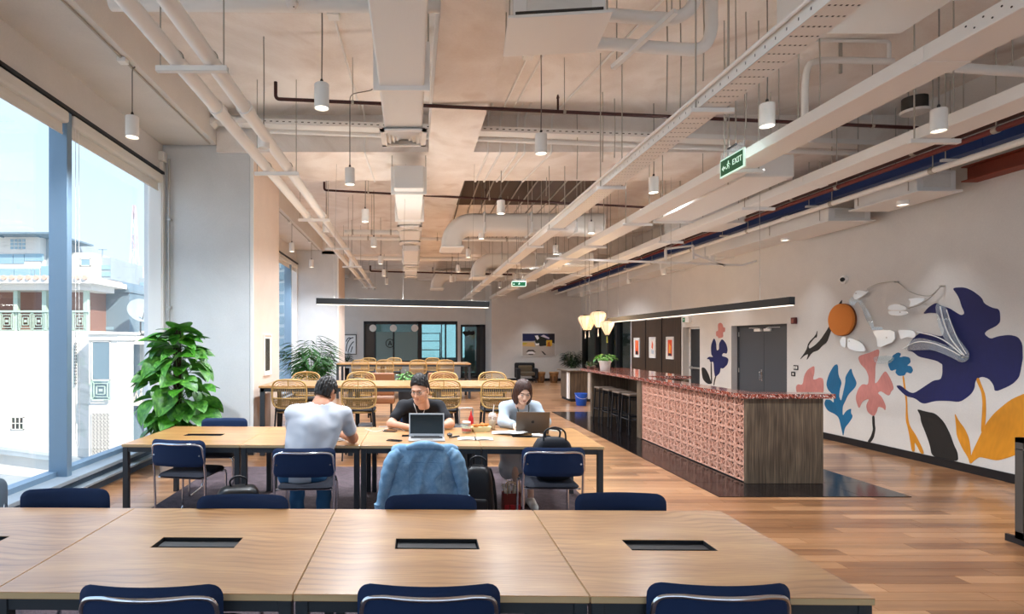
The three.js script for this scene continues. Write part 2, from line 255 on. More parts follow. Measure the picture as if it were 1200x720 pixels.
// window side
{
  const wl = struct('wall_left', [
    slabSpan(-4.1, -3.72, 4.16, TOP, D_BACK, 8.3), slabSpan(-4.1, -3.72, 4.16, TOP, 9.7, 17.8), slabSpan(-4.1, -3.72, 4.16, TOP, 19.2, 30),
  ], M.wall, 'white wall band above the windows');
  struct('wall_left_plinth', [slabSpan(-4.1, -3.64, -0.1, 0.2, D_BACK, 8.3), slabSpan(-4.1, -3.64, -0.1, 0.2, 9.7, 17.8), slabSpan(-4.1, -3.64, -0.1, 0.2, 19.2, 30)], M.windowDark, 'dark low plinth under the windows').name = 'baseboard_left';
  const panes = [[D_BACK, -3.0], [-3.0, -0.1], [-0.1, 2.92], [2.92, 5.93], [5.93, 8.14], [9.8, 11.9], [11.9, 14.3], [14.3, 16.8], [16.8, 17.7], [19.3, 22], [22, 25.5]];
  panes.forEach(([a, b], i) => {
    const w = struct('window_' + (i + 1), null, null, ['tall window with roller blind rolled up high'][0]);
    mesh('window_pane', G.span(-3.872, -3.86, 0.25, 4.16, -a - 0.02, -b + 0.02), M.glass, w);
    mesh('window_frame', [G.span(-3.92, -3.8, 0.24, 0.3, -a, -b), G.span(-3.92, -3.8, 4.08, 4.16, -a, -b)], M.windowFrame, w);
    mesh('sill', [G.rbox(0.36, 0.045, b - a, 0.008, -3.77, 0.2225, -(a + b) / 2), G.rbox(0.1, 0.03, b - a, 0.006, -3.59, 0.115, -(a + b) / 2)], M.sill, w);
    mesh('mullion', [G.rbox(0.2, 3.92, 0.085, 0.006, -3.79, 2.2, -b)], [8.14, 17.7].includes(b) ? M.white : M.windowFrame, w);
    const bl = mesh('roller_blind', [G.span(-3.735, -3.73, 3.93, 4.14, -a - 0.1, -b + 0.06), G.cyl([-3.735, 3.92, -a - 0.1], [-3.735, 3.92, -b + 0.06], 0.013, 0.013, 8)], M.blind, w);
    mesh('blind_track', G.span(-3.72, -3.66, 4.16, 4.2, -a, -b), M.black, bl);
    mesh('blind_box', G.rbox(0.12, 0.13, b - a - 0.08, 0.03, -3.72, 4.09, -(a + b) / 2 ), M.blind, bl);
    mesh('blind_chain', G.tube([[-3.7, 4.1, -a - 0.12], [-3.7, 0.62, -a - 0.12], [-3.69, 0.5, -a - 0.15], [-3.7, 0.62, -a - 0.19], [-3.7, 4.1, -a - 0.18]], 0.003, { n: 5, bend: 0.05 }), M.white, bl);
  });
  struct('trim_5', [G.rbox(0.035, 0.12, 30, 0.005, -3.625, 0.06, -9.6)], M.windowDark, 'dark skirting below the window plinth');
}
function pillar(d0, d1, name) {
  const p = struct(name, null, null, name === 'wall_pillar_near' ? 'broad white pillar behind the pothos' : 'broad white pillar beyond the high tables');
  mesh('pillar_core', slabSpan(-4.0, -2.39, 0, TOP, d0 + 0.012, d1), M.wallBlue, p);
  mesh('front_cladding', [slabSpan(-3.62, -2.42, 0, 4.6, d0, d0 + 0.02)], M.wallBlue, p);
  mesh('corner_bead', [G.rbox(0.05, 4.6, 0.03, 0.006, -2.388, 2.3, -d0 - 0.01)], M.white, p);
  mesh('side_face', [slabSpan(-2.39, -2.365, 0, TOP, d0 + 0.02, d1)], M.peach, p);  // side face set in peach, front in cool white
  mesh('skirting', [G.span(-3.6, -2.36, 0, 0.1, -d0 + 0.012, -d0)], M.blackMatt, p);
  return p;
}
pillar(8.2, 9.78, 'wall_pillar_near'); pillar(17.7, 19.3, 'wall_pillar_far');
tag(mesh('vertical_trunking', [G.rbox(0.1, 4.1, 0.08, 0.008, -3.72, 2.3, -8.15), G.rbox(0.16, 0.14, 0.14, 0.01, -3.72, 4.42, -8.13)], M.white), 'white vertical cable trunking between window and pillar', 'trunking');
tag(mesh('riser_pipe', [G.cyl([-3.6, 0.05, -8.15], [-3.6, 4.4, -8.15], 0.018, 0.018, 8), ...[0.9, 2.2, 3.5].map((y) => G.box(0.06, 0.03, 0.06, -3.6, y, -8.16))], M.steel), 'thin grey riser pipe clipped to the near pillar', 'pipe');
// right wall with its openings
{
  const A0 = 10.56, A1 = 12.4, B0 = 13.76, B1 = 14.63, C0 = 18.05, C1 = 23.2, DH = 2.04, CH = 2.45;
  struct('wall_right', [
    slabSpan(X_WALL, X_WALL + 0.25, 0, TOP, D_BACK, A0), slabSpan(X_WALL, X_WALL + 0.25, DH, TOP, A0, A1), slabSpan(X_WALL, X_WALL + 0.25, 0, TOP, A1, B0),
    slabSpan(X_WALL, X_WALL + 0.25, DH + 0.02, TOP, B0, B1), slabSpan(X_WALL, X_WALL + 0.25, 0, TOP, B1, C0), slabSpan(X_WALL, X_WALL + 0.25, CH, TOP, C0, C1), slabSpan(X_WALL, X_WALL + 0.25, 0, TOP, C1, D_GLASSROOM),
  ], M.wall, 'long pale wall with doors and a painted mural');
  struct('baseboard_right', [G.span(X_WALL - 0.02, X_WALL, 0, 0.11, -D_BACK, -A0), G.span(X_WALL - 0.02, X_WALL, 0, 0.11, -A1, -B0), G.span(X_WALL - 0.02, X_WALL, 0, 0.11, -B1, -14.66)], M.black, 'black skirting below the mural');
  const d1 = struct('door_1', null, null, 'grey double door with steel handles');
  const mid = (A0 + A1) / 2, x = X_WALL + 0.15;
  for (const [a, b] of [[A0 + 0.05, mid - 0.004], [mid + 0.004, A1 - 0.05]]) mesh('door_leaf', G.rbox(0.045, DH - 0.05, b - a, 0.004, x + 0.022, (DH - 0.05) / 2 + 0.005, -(a + b) / 2), M.doorGrey, d1);
  mesh('door_frame', [G.span(x - 0.02, x + 0.05, 0, DH, -A0, -A0 - 0.05), G.span(x - 0.02, x + 0.05, 0, DH, -A1 + 0.05, -A1), G.span(x - 0.02, x + 0.05, DH - 0.05, DH, -A0, -A1)], M.charcoal, d1);
  mesh('door_handle', [G.rbox(0.012, 0.24, 0.05, 0.004, x - 0.006, 0.98, -mid - 0.07), G.tube([[x, 1.06, -mid - 0.07], [x - 0.05, 1.06, -mid - 0.07], [x - 0.05, 0.88, -mid - 0.07], [x, 0.88, -mid - 0.07]], 0.011, { bend: 0.02 })], M.chrome, d1);
  for (const s of [-1, 1]) mesh('door_closer', [G.rbox(0.05, 0.055, 0.22, 0.008, x - 0.025, DH - 0.11, -mid + s * 0.16), G.bar([x - 0.02, DH - 0.075, -mid + s * 0.1], [x - 0.1, DH - 0.06, -mid + s * 0.3], 0.02, 0.01), G.bar([x - 0.1, DH - 0.06, -mid + s * 0.3], [x, DH - 0.06, -mid + s * 0.5], 0.02, 0.01)], M.white, d1);
  for (const dd of [A0 + 0.055, A1 - 0.055]) for (const y of [0.3, 1.0, 1.8]) mesh('hinge', G.cyl([x - 0.012, y, -dd], [x - 0.012, y + 0.1, -dd], 0.01, 0.01, 8), M.steel, d1);
  const d2 = struct('door_2', null, null, 'dark single door set deep in the wall'), x2 = X_WALL + 0.2;
  mesh('door_leaf', G.rbox(0.045, DH - 0.03, B1 - B0 - 0.08, 0.004, x2 + 0.022, DH / 2 - 0.01, -(B0 + B1) / 2), std(0x2a2d31, 0.5), d2);
  mesh('door_frame', [G.span(x2 - 0.02, x2 + 0.05, 0, DH + 0.02, -B0, -B0 - 0.04), G.span(x2 - 0.02, x2 + 0.05, 0, DH + 0.02, -B1 + 0.04, -B1), G.span(x2 - 0.02, x2 + 0.05, DH - 0.02, DH + 0.02, -B0, -B1)], M.white, d2);
  mesh('push_bar', [G.rbox(0.05, 0.05, 0.7, 0.01, x2 - 0.05, 1.0, -(B0 + B1) / 2), G.box(0.05, 0.09, 0.05, x2 - 0.02, 1.0, -B0 - 0.1), G.box(0.05, 0.09, 0.05, x2 - 0.02, 1.0, -B1 + 0.1)], M.steel, d2);
  // walnut panelling beyond the single door
  const pn = struct('wall_panelling', null, null, 'dark walnut panels carrying three framed prints'); pn.name = 'trim_6';
  const e = [14.68, 15.78, 16.88, 17.98];
  for (let k = 0; k < 3; k++) { mesh('panel', uvBox(G.rbox(0.03, 2.34, e[k + 1] - e[k] - 0.03, 0.004, X_WALL - 0.017, 1.17, -(e[k] + e[k + 1]) / 2)), M.walnut, pn); }
  for (const q of e.slice(1)) mesh('panel_batten', G.span(X_WALL - 0.045, X_WALL, 0, 2.36, -q + 0.015, -q - 0.015), q === e[3] ? M.white : M.black, pn);
  // glazed partition to a side room
  const w = struct('window_20', null, null, 'black framed glass partition to a dim side room');
  const posts = [C0, 19.4, 20.2, 21.6, C1];
  for (let k = 0; k < 4; k++) { mesh('window_pane', G.span(X_WALL + 0.1, X_WALL + 0.112, 0.08, CH - 0.06, -posts[k] - 0.06, -posts[k + 1] + 0.06), M.glassTint, w); }
  for (const q of posts) mesh('window_frame', G.span(X_WALL - 0.01, X_WALL + 0.2, 0, CH, -q + 0.07, -q - 0.07), M.black, w);
  mesh('window_rail', [G.span(X_WALL, X_WALL + 0.2, CH - 0.08, CH, -C0, -C1), G.span(X_WALL, X_WALL + 0.2, 0, 0.08, -C0, -C1)], M.black, w);
  struct('wall_side_room', [slabSpan(9.6, 9.8, 0, 2.8, 17.2, 24.4), slabSpan(7.44, 9.8, 0, 2.8, 17, 17.2), slabSpan(7.44, 9.8, 0, 2.8, 24.2, 24.4), slabSpan(7.3, 9.8, 2.7, 2.9, 17, 24.4)], M.wall, 'walls of the dim side room behind the partition');
}
// far walls
{
  struct('wall_far', [slabSpan(3.39, X_WALL + 0.25, 0, TOP, D_FAR, D_GLASSROOM + 0.15)], M.wall, 'plain wall with the blue and yellow painting');
  struct('baseboard_far', G.span(3.42, X_WALL, 0, 0.11, -D_FAR + 0.02, -D_FAR), M.black, 'black skirting of the far wall');
  const g0 = -2.21, g1 = 2.06, y0 = 0.7, y1 = 2.62, q0 = 2.25, q1 = 3.39, qh = 2.46, D = D_GLASSROOM;
  struct('wall_glass_room', [slabSpan(-4, g0, 0, TOP, D, D + 0.15), slabSpan(g0, g1, 0, y0, D, D + 0.15), slabSpan(g0, g1, y1, TOP, D, D + 0.15), slabSpan(g1, q0, 0, TOP, D, D + 0.15), slabSpan(q0, q1, qh, TOP, D, D + 0.15)], M.wall, 'pale wall around the meeting room glazing');
  struct('wall_back_room', [slabSpan(-4, 0.3, 0, 3.2, 30, 30.2), slabSpan(2.9, 3.6, 0, 3.2, 30, 30.2), slabSpan(0.3, 2.9, 0, 0.8, 30, 30.2), slabSpan(0.3, 2.9, 2.6, 3.2, 30, 30.2), slabSpan(3.4, 3.6, 0, 3.2, D + 0.15, 30), slabSpan(-4, 3.6, 3.0, 3.2, D + 0.15, 30.2), slabSpan(-0.05, 0.05, 0, 3, D + 1.4, 30)], M.wall, 'walls of the meeting room behind the glass');
  { const b = struct('window_27', null, null, 'added rear window letting daylight into the meeting room'); mesh('window_pane', G.span(0.3, 2.9, 0.8, 2.6, -30.08, -30.09), M.glass, b); meshes('window_frame', [0.3, 1.6, 2.9].map((x) => G.span(x - 0.03, x + 0.03, 0.8, 2.6, -30.02, -30.14)), M.black, b); }  // made-up opening, added to give the meeting room a bluish glow
  { const k = thing('steel_shelf', 'dark open shelf unit inside the meeting room', 'shelf', [0.95, 0, -28.6]); meshes('shelf_board', [0.35, 0.8, 1.25, 1.7, 2.1].map((y) => G.box(1.0, 0.04, 0.4, 0, y, 0)), M.black, k); meshes('upright', [[-0.5, -0.2], [0.5, -0.2], [-0.5, 0.2], [0.5, 0.2]].map(([x, q]) => G.box(0.04, 2.15, 0.04, x, 1.075, q)), M.black, k); }
  const w = struct('window_21', null, null, 'wide black framed glazing of the meeting room');
  const posts = [g0, -1.72, -0.86, 0.36, 1.55, g1];
  for (let k = 0; k < 5; k++) mesh('window_pane', G.span(posts[k] + 0.03, posts[k + 1] - 0.03, y0 + 0.06, y1 - 0.12, -D - 0.06, -D - 0.07), k === 0 ? phys(0x4a4038, 0.2, {}) : M.glassTint, w);
  posts.forEach((q, k) => mesh('window_frame', G.span(q - (k === 3 ? 0.09 : 0.035), q + (k === 3 ? 0.09 : 0.035), y0, y1, -D + 0.02, -D - 0.12), M.black, w));
  mesh('window_rail', [G.span(g0, g1, y1 - 0.14, y1, -D + 0.02, -D - 0.12), G.span(g0, g1, y0, y0 + 0.08, -D + 0.02, -D - 0.12)], M.black, w);
  for (const u of [437, 461, 486]) mesh('frosted_disc', G.cyl([(u - CX) * D / F, 2.3, -D + 0.012], [(u - CX) * D / F, 2.3, -D + 0.024], 0.165, 0.165, 24), M.whiteMatt, w);
  mesh('pale_film', [G.span(-1.66, -0.9, y0 + 0.1, 2.12, -D + 0.004, -D - 0.02), G.span(-0.8, 0.24, y0 + 0.1, 2.12, -D + 0.004, -D - 0.02)], phys(0x9fb9b8, 0.5, { transmission: 0.5, thickness: 0 }), w);
  const dr = struct('door_3', null, null, 'black framed glass door to the back corridor');
  mesh('door_frame', [G.span(q0, q0 + 0.08, 0, qh, -D + 0.02, -D - 0.12), G.span(q1 - 0.08, q1, 0, qh, -D + 0.02, -D - 0.12), G.span(q0, q1, qh - 0.1, qh, -D + 0.02, -D - 0.12), G.span(2.98, 3.14, 0, qh, -D + 0.02, -D - 0.12), G.span(q0, 3.0, 0, 0.08, -D + 0.02, -D - 0.12)], M.black, dr);
  mesh('door_pane', G.span(q0 + 0.08, 2.98, 0.08, qh - 0.1, -D - 0.05, -D - 0.06), M.glassTint, dr);
  mesh('side_panel', G.span(3.14, q1 - 0.08, 0, qh - 0.1, -D - 0.03, -D - 0.07), M.charcoal, dr);
  mesh('door_handle', G.cyl([2.93, 0.8, -D + 0.05], [2.93, 1.3, -D + 0.05], 0.015, 0.015, 8), M.steel, dr);
}
{ // glazed wall behind the viewer, the corner of the same window front
  struct('wall_back', [slabSpan(-4.1, 7.44, 4.16, TOP, D_BACK - 0.2, D_BACK), slabSpan(-4.1, 7.44, -0.1, 0.2, D_BACK - 0.2, D_BACK)], M.wall, 'wall bands above and below the rear windows');
  const e = [-4.0, -1.8, 0.4, 2.6, 4.8, 7.3];
  for (let k = 0; k < 5; k++) { const w = struct('window_' + (22 + k), null, null, 'tall rear window'); mesh('window_pane', G.span(e[k] + 0.03, e[k + 1] - 0.03, 0.2, 4.16, -D_BACK + 0.1, -D_BACK + 0.112), M.glass, w); mesh('mullion', G.span(e[k + 1] - 0.04, e[k + 1] + 0.04, 0.2, 4.16, -D_BACK, -D_BACK + 0.2), M.windowFrame, w); mesh('roller_blind', G.span(e[k] + 0.06, e[k + 1] - 0.06, 3.93, 4.14, -D_BACK - 0.02, -D_BACK - 0.025), M.blind, w); }
}

// ================================================================ CEILING SERVICES
const rods = (pts, top = TOP, r = 0.006) => pts.map(([x, y, d]) => G.cyl([x, y, -d], [x, top, -d], r, r, 6));
// ---- pendant lamps
const LAMP_R = 0.066, LAMP_H = 0.22, lampGeo = {
  shade: G.lathe([[0.05, -0.09], [LAMP_R - 0.004, -0.1], [LAMP_R - 0.004, -LAMP_H / 2], [LAMP_R, -LAMP_H / 2], [LAMP_R, LAMP_H / 2 - 0.006], [LAMP_R - 0.006, LAMP_H / 2], [0, LAMP_H / 2]], 24),
  lens: new THREE.CircleGeometry(LAMP_R - 0.004, 20).rotateX(Math.PI / 2).translate(0, -0.098, 0),
  cap: G.lathe([[0.014, LAMP_H / 2], [0.014, LAMP_H / 2 + 0.035], [0.006, LAMP_H / 2 + 0.05], [0, LAMP_H / 2 + 0.05]], 10),
};
const lensGlow = new THREE.MeshStandardMaterial({ color: 0xfff4e4, emissive: 0xffedd6, emissiveIntensity: 3, roughness: 0.5 });
const LAMP_I = 23 * LAMP_GAIN;
function pendant([x, y, zz], top, label, group, { lit = true, side = null, power = 1, size = 1 } = {}) {
  const t = thing('pendant_lamp', label, 'lamp', [x, y, zz], 0, group);
  mesh('lamp_shade', lampGeo.shade, M.white, t);
  mesh('lens', lampGeo.lens, lit ? lensGlow : M.whiteMatt, t);
  mesh('cord_cap', lampGeo.cap, M.black, t);
  t.scale.setScalar(size); const h = (top - y) / size;
  mesh('cord', side ? G.tube([[0, LAMP_H / 2, 0], [0, h - 0.05, 0], [side[0], h - 0.02, side[1]], [side[0], h, side[1]]], 0.006, { n: 6, bend: 0.08 }) : G.tube([[0, LAMP_H / 2, 0], [0.004, h * 0.5, 0], [0, h, 0]], 0.006, { n: 6 }), M.cable, t);
  if (lit) {
    const s = new THREE.SpotLight(0xebf2fa, LAMP_I * power, 0, power < 0.5 ? 0.7 : 1.3, 1, 2); s.name = 'lamp_light'; s.position.set(0, -0.125, 0); s.target.position.set(0, -3, 0); s.castShadow = true; s.shadow.radius = 2.5; t.add(s, s.target);
  }
  return t;
}
const nth = (i, n) => ORD[n - 1 - i];
const lampAt = (u, v, y = 3.9) => at(u, v, dOf(v, y));
{
  const g1 = 'pendant lamps between the pipes and the supply duct', l1 = 'pendant from the meeting room in the row left of the supply duct';
  [[377, 113], [410, 207], [428, 253], [438, 284], [446, 305], [450, 320], [453, 330]].forEach(([u, v], i, L) => pendant(lampAt(u, v), TOP, nth(i, L.length) + ' ' + l1, g1, u === 410 ? { side: [0.3, 0.05] } : {}));
  const g2 = 'pendant lamps between duct and perforated tray', l2 = 'pendant from the meeting room in the row left of perforated tray';
  [[634, 169], [587, 243], [564, 274], [549, 297], [537, 315], [529, 327]].forEach(([u, v], i, L) => pendant(lampAt(u, v), TOP, nth(i, L.length) + ' ' + l2, g2));
  const g3 = 'pendant lamps between the two long trays', l3 = 'pendant from the far wall between perforated tray and plain trunking';
  [[899, 135], [766, 217], [693, 267], [651, 293], [623, 311], [604, 325], [586, 334]].forEach(([u, v], i, L) => pendant(lampAt(u, v), TOP, nth(i, L.length) + ' ' + l3, g3, v > 320 ? { power: 0.4 } : {}));
  const g4 = 'pendant lamps right of the plain trunking', l4 = 'pendant from the far wall in the row right of plain trunking';
  pendant(at(1100, 141, 4.5), TOP, 'white cylinder pendant lamp between the two plain trunkings', g4, { size: 0.83 });
  [[676, 320], [650, 331], [630, 337]].forEach(([u, v], i, L) => pendant(lampAt(u, v), TOP, nth(i, L.length) + ' ' + l4, g4, v > 325 ? { power: 0.35 } : {}));
  const g5 = 'pendant lamps along the right wall', l5 = 'pendant from the far wall in the row along the mural wall';
  [[1058, 231], [920, 275], [834, 301], [778, 317], [737, 328], [706, 337], [682, 344]].forEach(([u, v], i, L) => { const d = F * 6.62 / (u - CX); pendant(at(u, v, d), 3.76, nth(i, L.length) + ' ' + l5, g5, { power: 0.12 }); });
  const g6 = 'pendant lamps under the window beam', l6 = ['white pendant lamp above the windows before the near pillar', 'first white pendant above the windows beyond the near pillar', 'second white pendant above the windows beyond the near pillar'];
  for (const [u, v, d, i] of [[155, 149, 5.75, 0], [342, 290, 13.5, 1], [365, 309, 16.1, 2]]) { const p = at(u, v, d); pendant(p, 4.615, l6[i], g6, { side: [-0.02, -0.09] }); }
  for (const [u, v, d, i] of [[309, 163, 6.05, 0], [382, 266, 10.8, 1], [412, 308, 15.2, 2]]) { const p = at(u, v, d); pendant(p, TOP, ['unlit white cylinder beside the twin pipes before the near pillar', 'first unlit white cylinder beside the twin pipes beyond the near pillar', 'second unlit white cylinder beside the twin pipes beyond the near pillar'][i], 'unlit cylinders beside the twin pipes', { lit: false }); }
  const c = thing('window_conduit', 'thin grey conduit on the underside of the window beam', 'conduit', [0, 0, 0]);
  meshes('conduit', [G.cyl([-2.95, 4.605, 0.5], [-2.95, 4.605, -8.1], 0.011, 0.011, 8), G.cyl([-2.95, 4.605, -9.8], [-2.95, 4.605, -17.6], 0.011, 0.011, 8)], M.rod, c); meshes('junction_box', [G.rbox(0.09, 0.05, 0.09, 0.01, -2.95, 4.59, -5.67), G.rbox(0.09, 0.05, 0.09, 0.01, -2.95, 4.59, -13.4), G.rbox(0.09, 0.05, 0.09, 0.01, -2.95, 4.59, -16.0)], M.white, c);
  c.position.x = -0.03;
}
// ---- cable trays and trunking running away from the viewer
function hangers(t, x0, x1, y, ds) { for (const d of ds) { meshes('hanger_rod', rods([[x0 - 0.03, y - 0.03, d], [x1 + 0.03, y - 0.03, d]]), M.rod, t); mesh('hanger_bar', G.rbox(x1 - x0 + 0.16, 0.04, 0.045, 0.004, (x0 + x1) / 2, y - 0.022, -d), M.white, t); } }
{
  const x0 = 2.21, x1 = 2.42, y = 3.5, L = 1.6, pitch = 0.1, rows = L / pitch, hole = (cx, cy, w, h) => [[cx - w / 2, cy - h / 2], [cx + w / 2, cy - h / 2], [cx + w / 2, cy + h / 2], [cx - w / 2, cy + h / 2]];
  const hb = [], hs = [];
  for (let r = 0; r < rows; r++) { for (let k = 0; k < 6; k++) hb.push(hole(0.026 + k * 0.0316, (r + 0.5) * pitch, 0.017, 0.016)); hs.push(hole(0.045, (r + 0.5) * pitch, 0.02, 0.012)); }
  const bottom = G.shape([[0, 0], [x1 - x0, 0], [x1 - x0, L - 0.004], [0, L - 0.004]], 0.003, { holes: hb }).rotateX(-Math.PI / 2);
  const side = G.shape([[0, 0], [0.088, 0], [0.088, L - 0.004], [0, L - 0.004]], 0.003, { holes: hs }).rotateX(-Math.PI / 2).rotateZ(Math.PI / 2);
  const sec = merge([bottom, side.clone().translate(0.003, 0, 0), side.clone().translate(x1 - x0, 0, 0), G.box(0.012, 0.004, L - 0.004, 0.006, 0.087, -L / 2), G.box(0.012, 0.004, L - 0.004, x1 - x0 - 0.006, 0.087, -L / 2)]);
  const t = thing('cable_tray', 'white perforated cable tray running the length of the ceiling', 'cable tray', [x0, y, -1.2]);
  for (let k = 0; k < 15; k++) mesh('tray_section', sec, M.white, t).position.z = -k * L;
  meshes('cable_bundle', [0, 1, 2, 3].map((k) => G.tube(Array.from({ length: 14 }, (_, i) => [0.035 + k * 0.047 + 0.012 * Math.sin(i * 1.3 + k), 0.024 + 0.006 * Math.cos(i + k), -i * 1.82]), 0.017, { n: 6 })), M.slot, t);
  mesh('slot_shade_sheet', G.box(x1 - x0 - 0.02, 0.012, 23.4, (x1 - x0) / 2, 0.012, -11.9), M.slot, t); mesh('side_shade_sheet', G.box(0.006, 0.06, 23.4, 0.009, 0.04, -11.9), M.slot, t);  // dark sheets added above and beside the slots so they look shaded
  const ds = [0.9, 3.05, 5.2, 7.6, 9.2, 11.4, 13.8, 16.2, 18.4, 21.4];
  for (const d of ds) { meshes('hanger_rod', [G.cyl([-0.02, -0.03, -d], [-0.02, TOP - y, -d], 0.006, 0.006, 6), G.cyl([x1 - x0 + 0.02, -0.03, -d], [x1 - x0 + 0.02, TOP - y, -d], 0.006, 0.006, 6)], M.rod, t); mesh('hanger_bar', G.rbox(x1 - x0 + 0.12, 0.035, 0.04, 0.004, (x1 - x0) / 2, -0.02, -d), M.white, t); }
  meshes('side_conduit', [G.cyl([-0.035, 0.075, -1.6], [-0.035, 0.075, -10], 0.014)], M.white, t);
}
function trunking(label, x0, x1, y0, y1, dEnd, ds, L = 2.4) {
  const t = thing('cable_trunking', label, 'trunking', [0, 0, 0]);
  for (let d = 1.2; d < dEnd - 0.1; d += L) { const e = Math.min(dEnd, d + L); mesh('trunking_section', G.rbox(x1 - x0, y1 - y0, e - d - 0.004, 0.008, (x0 + x1) / 2, (y0 + y1) / 2, -(d + e) / 2, 1), M.white, t); mesh('joint_plate', [G.rbox((x1 - x0) + 0.008, 0.006, 0.12, 0.002, (x0 + x1) / 2, y0 - 0.001, -e, 1), G.rbox(0.006, (y1 - y0) * 0.8, 0.12, 0.002, x0 - 0.001, (y0 + y1) / 2, -e, 1)], M.white, t); }
  hangers(t, x0, x1, y0, ds); return t;
}
{
  const t2 = trunking('broad plain white trunking beside the hanging exit sign', 3.29, 3.59, 3.5, 3.605, 23.4, [5.75, 8.4, 10.4, 13.6, 16.2, 18.8, 21.4]);
  mesh('vent_hole', [0, 1, 2, 3, 4, 5, 6, 7].map((k) => G.cyl([3.288, 3.535 + (k % 2) * 0.035, -2.92 - k * 0.05], [3.2925, 3.535 + (k % 2) * 0.035, -2.92 - k * 0.05], 0.006, 0.006, 8)), M.slot, t2);
  trunking('plain white trunking next to the dark red pipes', 4.5, 4.79, 3.5, 3.607, 23.4, [2.6, 4.9, 7.4, 9.9, 12.4, 14.9, 17.4, 20], 2.6);
}
// ---- pipes and coloured services along the right wall
function longPipe(name, label, cat, x, y, r, d0, d1, mat, clips, cm = M.rod, y1 = y) {
  const t = thing(name, label, cat, [x, y, 0]);
  mesh('pipe', G.cyl([0, 0, -d0], [0, y1 - y, -d1], r, r, 14), mat, t);
  for (const d of clips) { mesh('pipe_clip', [G.cyl([0, 0, -d - 0.025], [0, 0, -d + 0.025], r + 0.007, r + 0.007, 14), G.cyl([0, r, -d], [0, TOP - y, -d], 0.006, 0.006, 6)], cm, t); }
  return t;
}
longPipe('fire_main', 'bright red fire pipe beside the blue trunking', 'pipe', 5.94, 3.85, 0.03, 1, 23.4, M.redBright, [3.5, 5.6, 7.7, 9.8, 12, 14.2, 16.4, 19]);
longPipe('fire_pipe', 'dark maroon pipe above the bright red fire pipe', 'pipe', 6.02, 3.97, 0.045, 1, 23.4, M.redPipe, [4.5, 6.6, 8.7, 10.8, 13]);
{
  const t = thing('blue_trunking', 'blue painted cable trunking along the right side', 'trunking', [0, 0, 0]);
  for (let d = 1; d < 23; d += 2.5) mesh('trunking_section', G.rbox(0.16, 0.1, 2.495, 0.006, 6.3, 3.87, -d - 1.25, 1), M.blue, t);
  mesh('blue_lid', G.rbox(0.2, 0.012, 22.5, 0.004, 6.3, 3.927, -12.25, 1), std(0x2f6fc0, 0.5), t);
  for (const d of [5.3, 6.4, 8.6, 11, 13.4, 16]) { meshes('hanger_rod', rods([[6.2, 3.8, d], [6.41, 3.8, d]]), M.rod, t); mesh('hanger_bar', G.rbox(0.3, 0.03, 0.04, 0.003, 6.3, 3.803, -d, 1), M.white, t); }
  const b = thing('dark_cable_tray', 'black cable ladder beyond the blue trunking', 'cable tray', [0, 0, 0]);
  meshes('side_rail', [G.span(6.45, 6.47, 3.94, 4.02, -1, -23.3), G.span(6.9, 6.92, 3.94, 4.02, -1, -23.3)], M.blackMatt, b);
  for (let d = 1.2; d < 23; d += 0.5) mesh('rung', G.span(6.47, 6.9, 3.95, 3.975, -d, -d - 0.03), M.blackMatt, b);
  meshes('cable_bundle', [0, 1, 2, 3, 4].map((k) => G.cyl([6.52 + k * 0.08, 4.0, -1], [6.52 + k * 0.08, 4.0, -23.2], 0.028, 0.028, 6)), M.slot, b);
}
{ const w = longPipe('drain_pipe', 'white drain pipe hung below the blue trunking', 'pipe', 6.1, 3.7, 0.036, 1, 23.4, M.white, [4.3, 5.35, 6.45, 8, 10, 12, 14, 17, 20]); for (const d of [5.25, 9]) mesh('coupling', G.cyl([0, 0, -d - 0.06], [0, 0, -d + 0.06], 0.046, 0.046, 14), M.white, w); mesh('drop_leg', G.tube([[0.35, 0.35, -5.3], [0.35, -0.02, -5.3], [0.35, -0.1, -5.3]], 0.022), M.steel, w); }
tag(mesh('steel_beam', [G.span(6.98, 7.185, 3.9, 3.915, -0.5, -7.0), G.span(6.98, 7.185, 3.72, 3.735, -0.5, -7.0), G.span(7.06, 7.075, 3.72, 3.915, -0.5, -7.0)], M.rust), 'rust red steel beam along the top of the mural wall', 'beam');
function fcu(label, x0, x1, y0, y1, d0, d1) {
  const t = thing('fan_coil_unit', label, 'fan coil', [(x0 + x1) / 2, y0, -(d0 + d1) / 2]), w = x1 - x0, h = y1 - y0, l = d1 - d0;
  mesh('casing', G.rbox(w, h, l, 0.01, 0, h / 2, 0, 1), M.white, t);
  mesh('drain_pan', G.rbox(w + 0.08, 0.025, l + 0.1, 0.006, 0, -0.016, 0, 1), M.white, t);
  mesh('access_panel', G.rbox(w * 0.7, h * 0.7, 0.01, 0.003, 0, h / 2, l / 2 + 0.004, 1), M.whiteMatt, t);
  for (const [a, b] of [[-1, -1], [1, -1], [-1, 1], [1, 1]]) mesh('hanger_rod', G.cyl([a * (w / 2 + 0.02), 0.02, b * l * 0.4], [a * (w / 2 + 0.02), TOP - y0, b * l * 0.4], 0.006, 0.006, 6), M.rod, t);
  return t;
}
fcu('white fan coil box against the mural wall beside the rust beam', 6.42, 6.92, 3.62, 3.88, 7.0, 8.0);
fcu('lower white fan coil box between the first one and the wall duct', 6.35, 7.0, 3.55, 3.74, 8.4, 9.9);
{ const f = fcu('white fan coil box high up beside the lengthwise beam', 0.8, 1.5, 4.2, 4.45, 4.22, 4.7); f.rotation.y = -0.1; mesh('front_slot', G.box(0.66, 0.02, 0.012, 0, 0.03, 0.246), M.slot, f); }
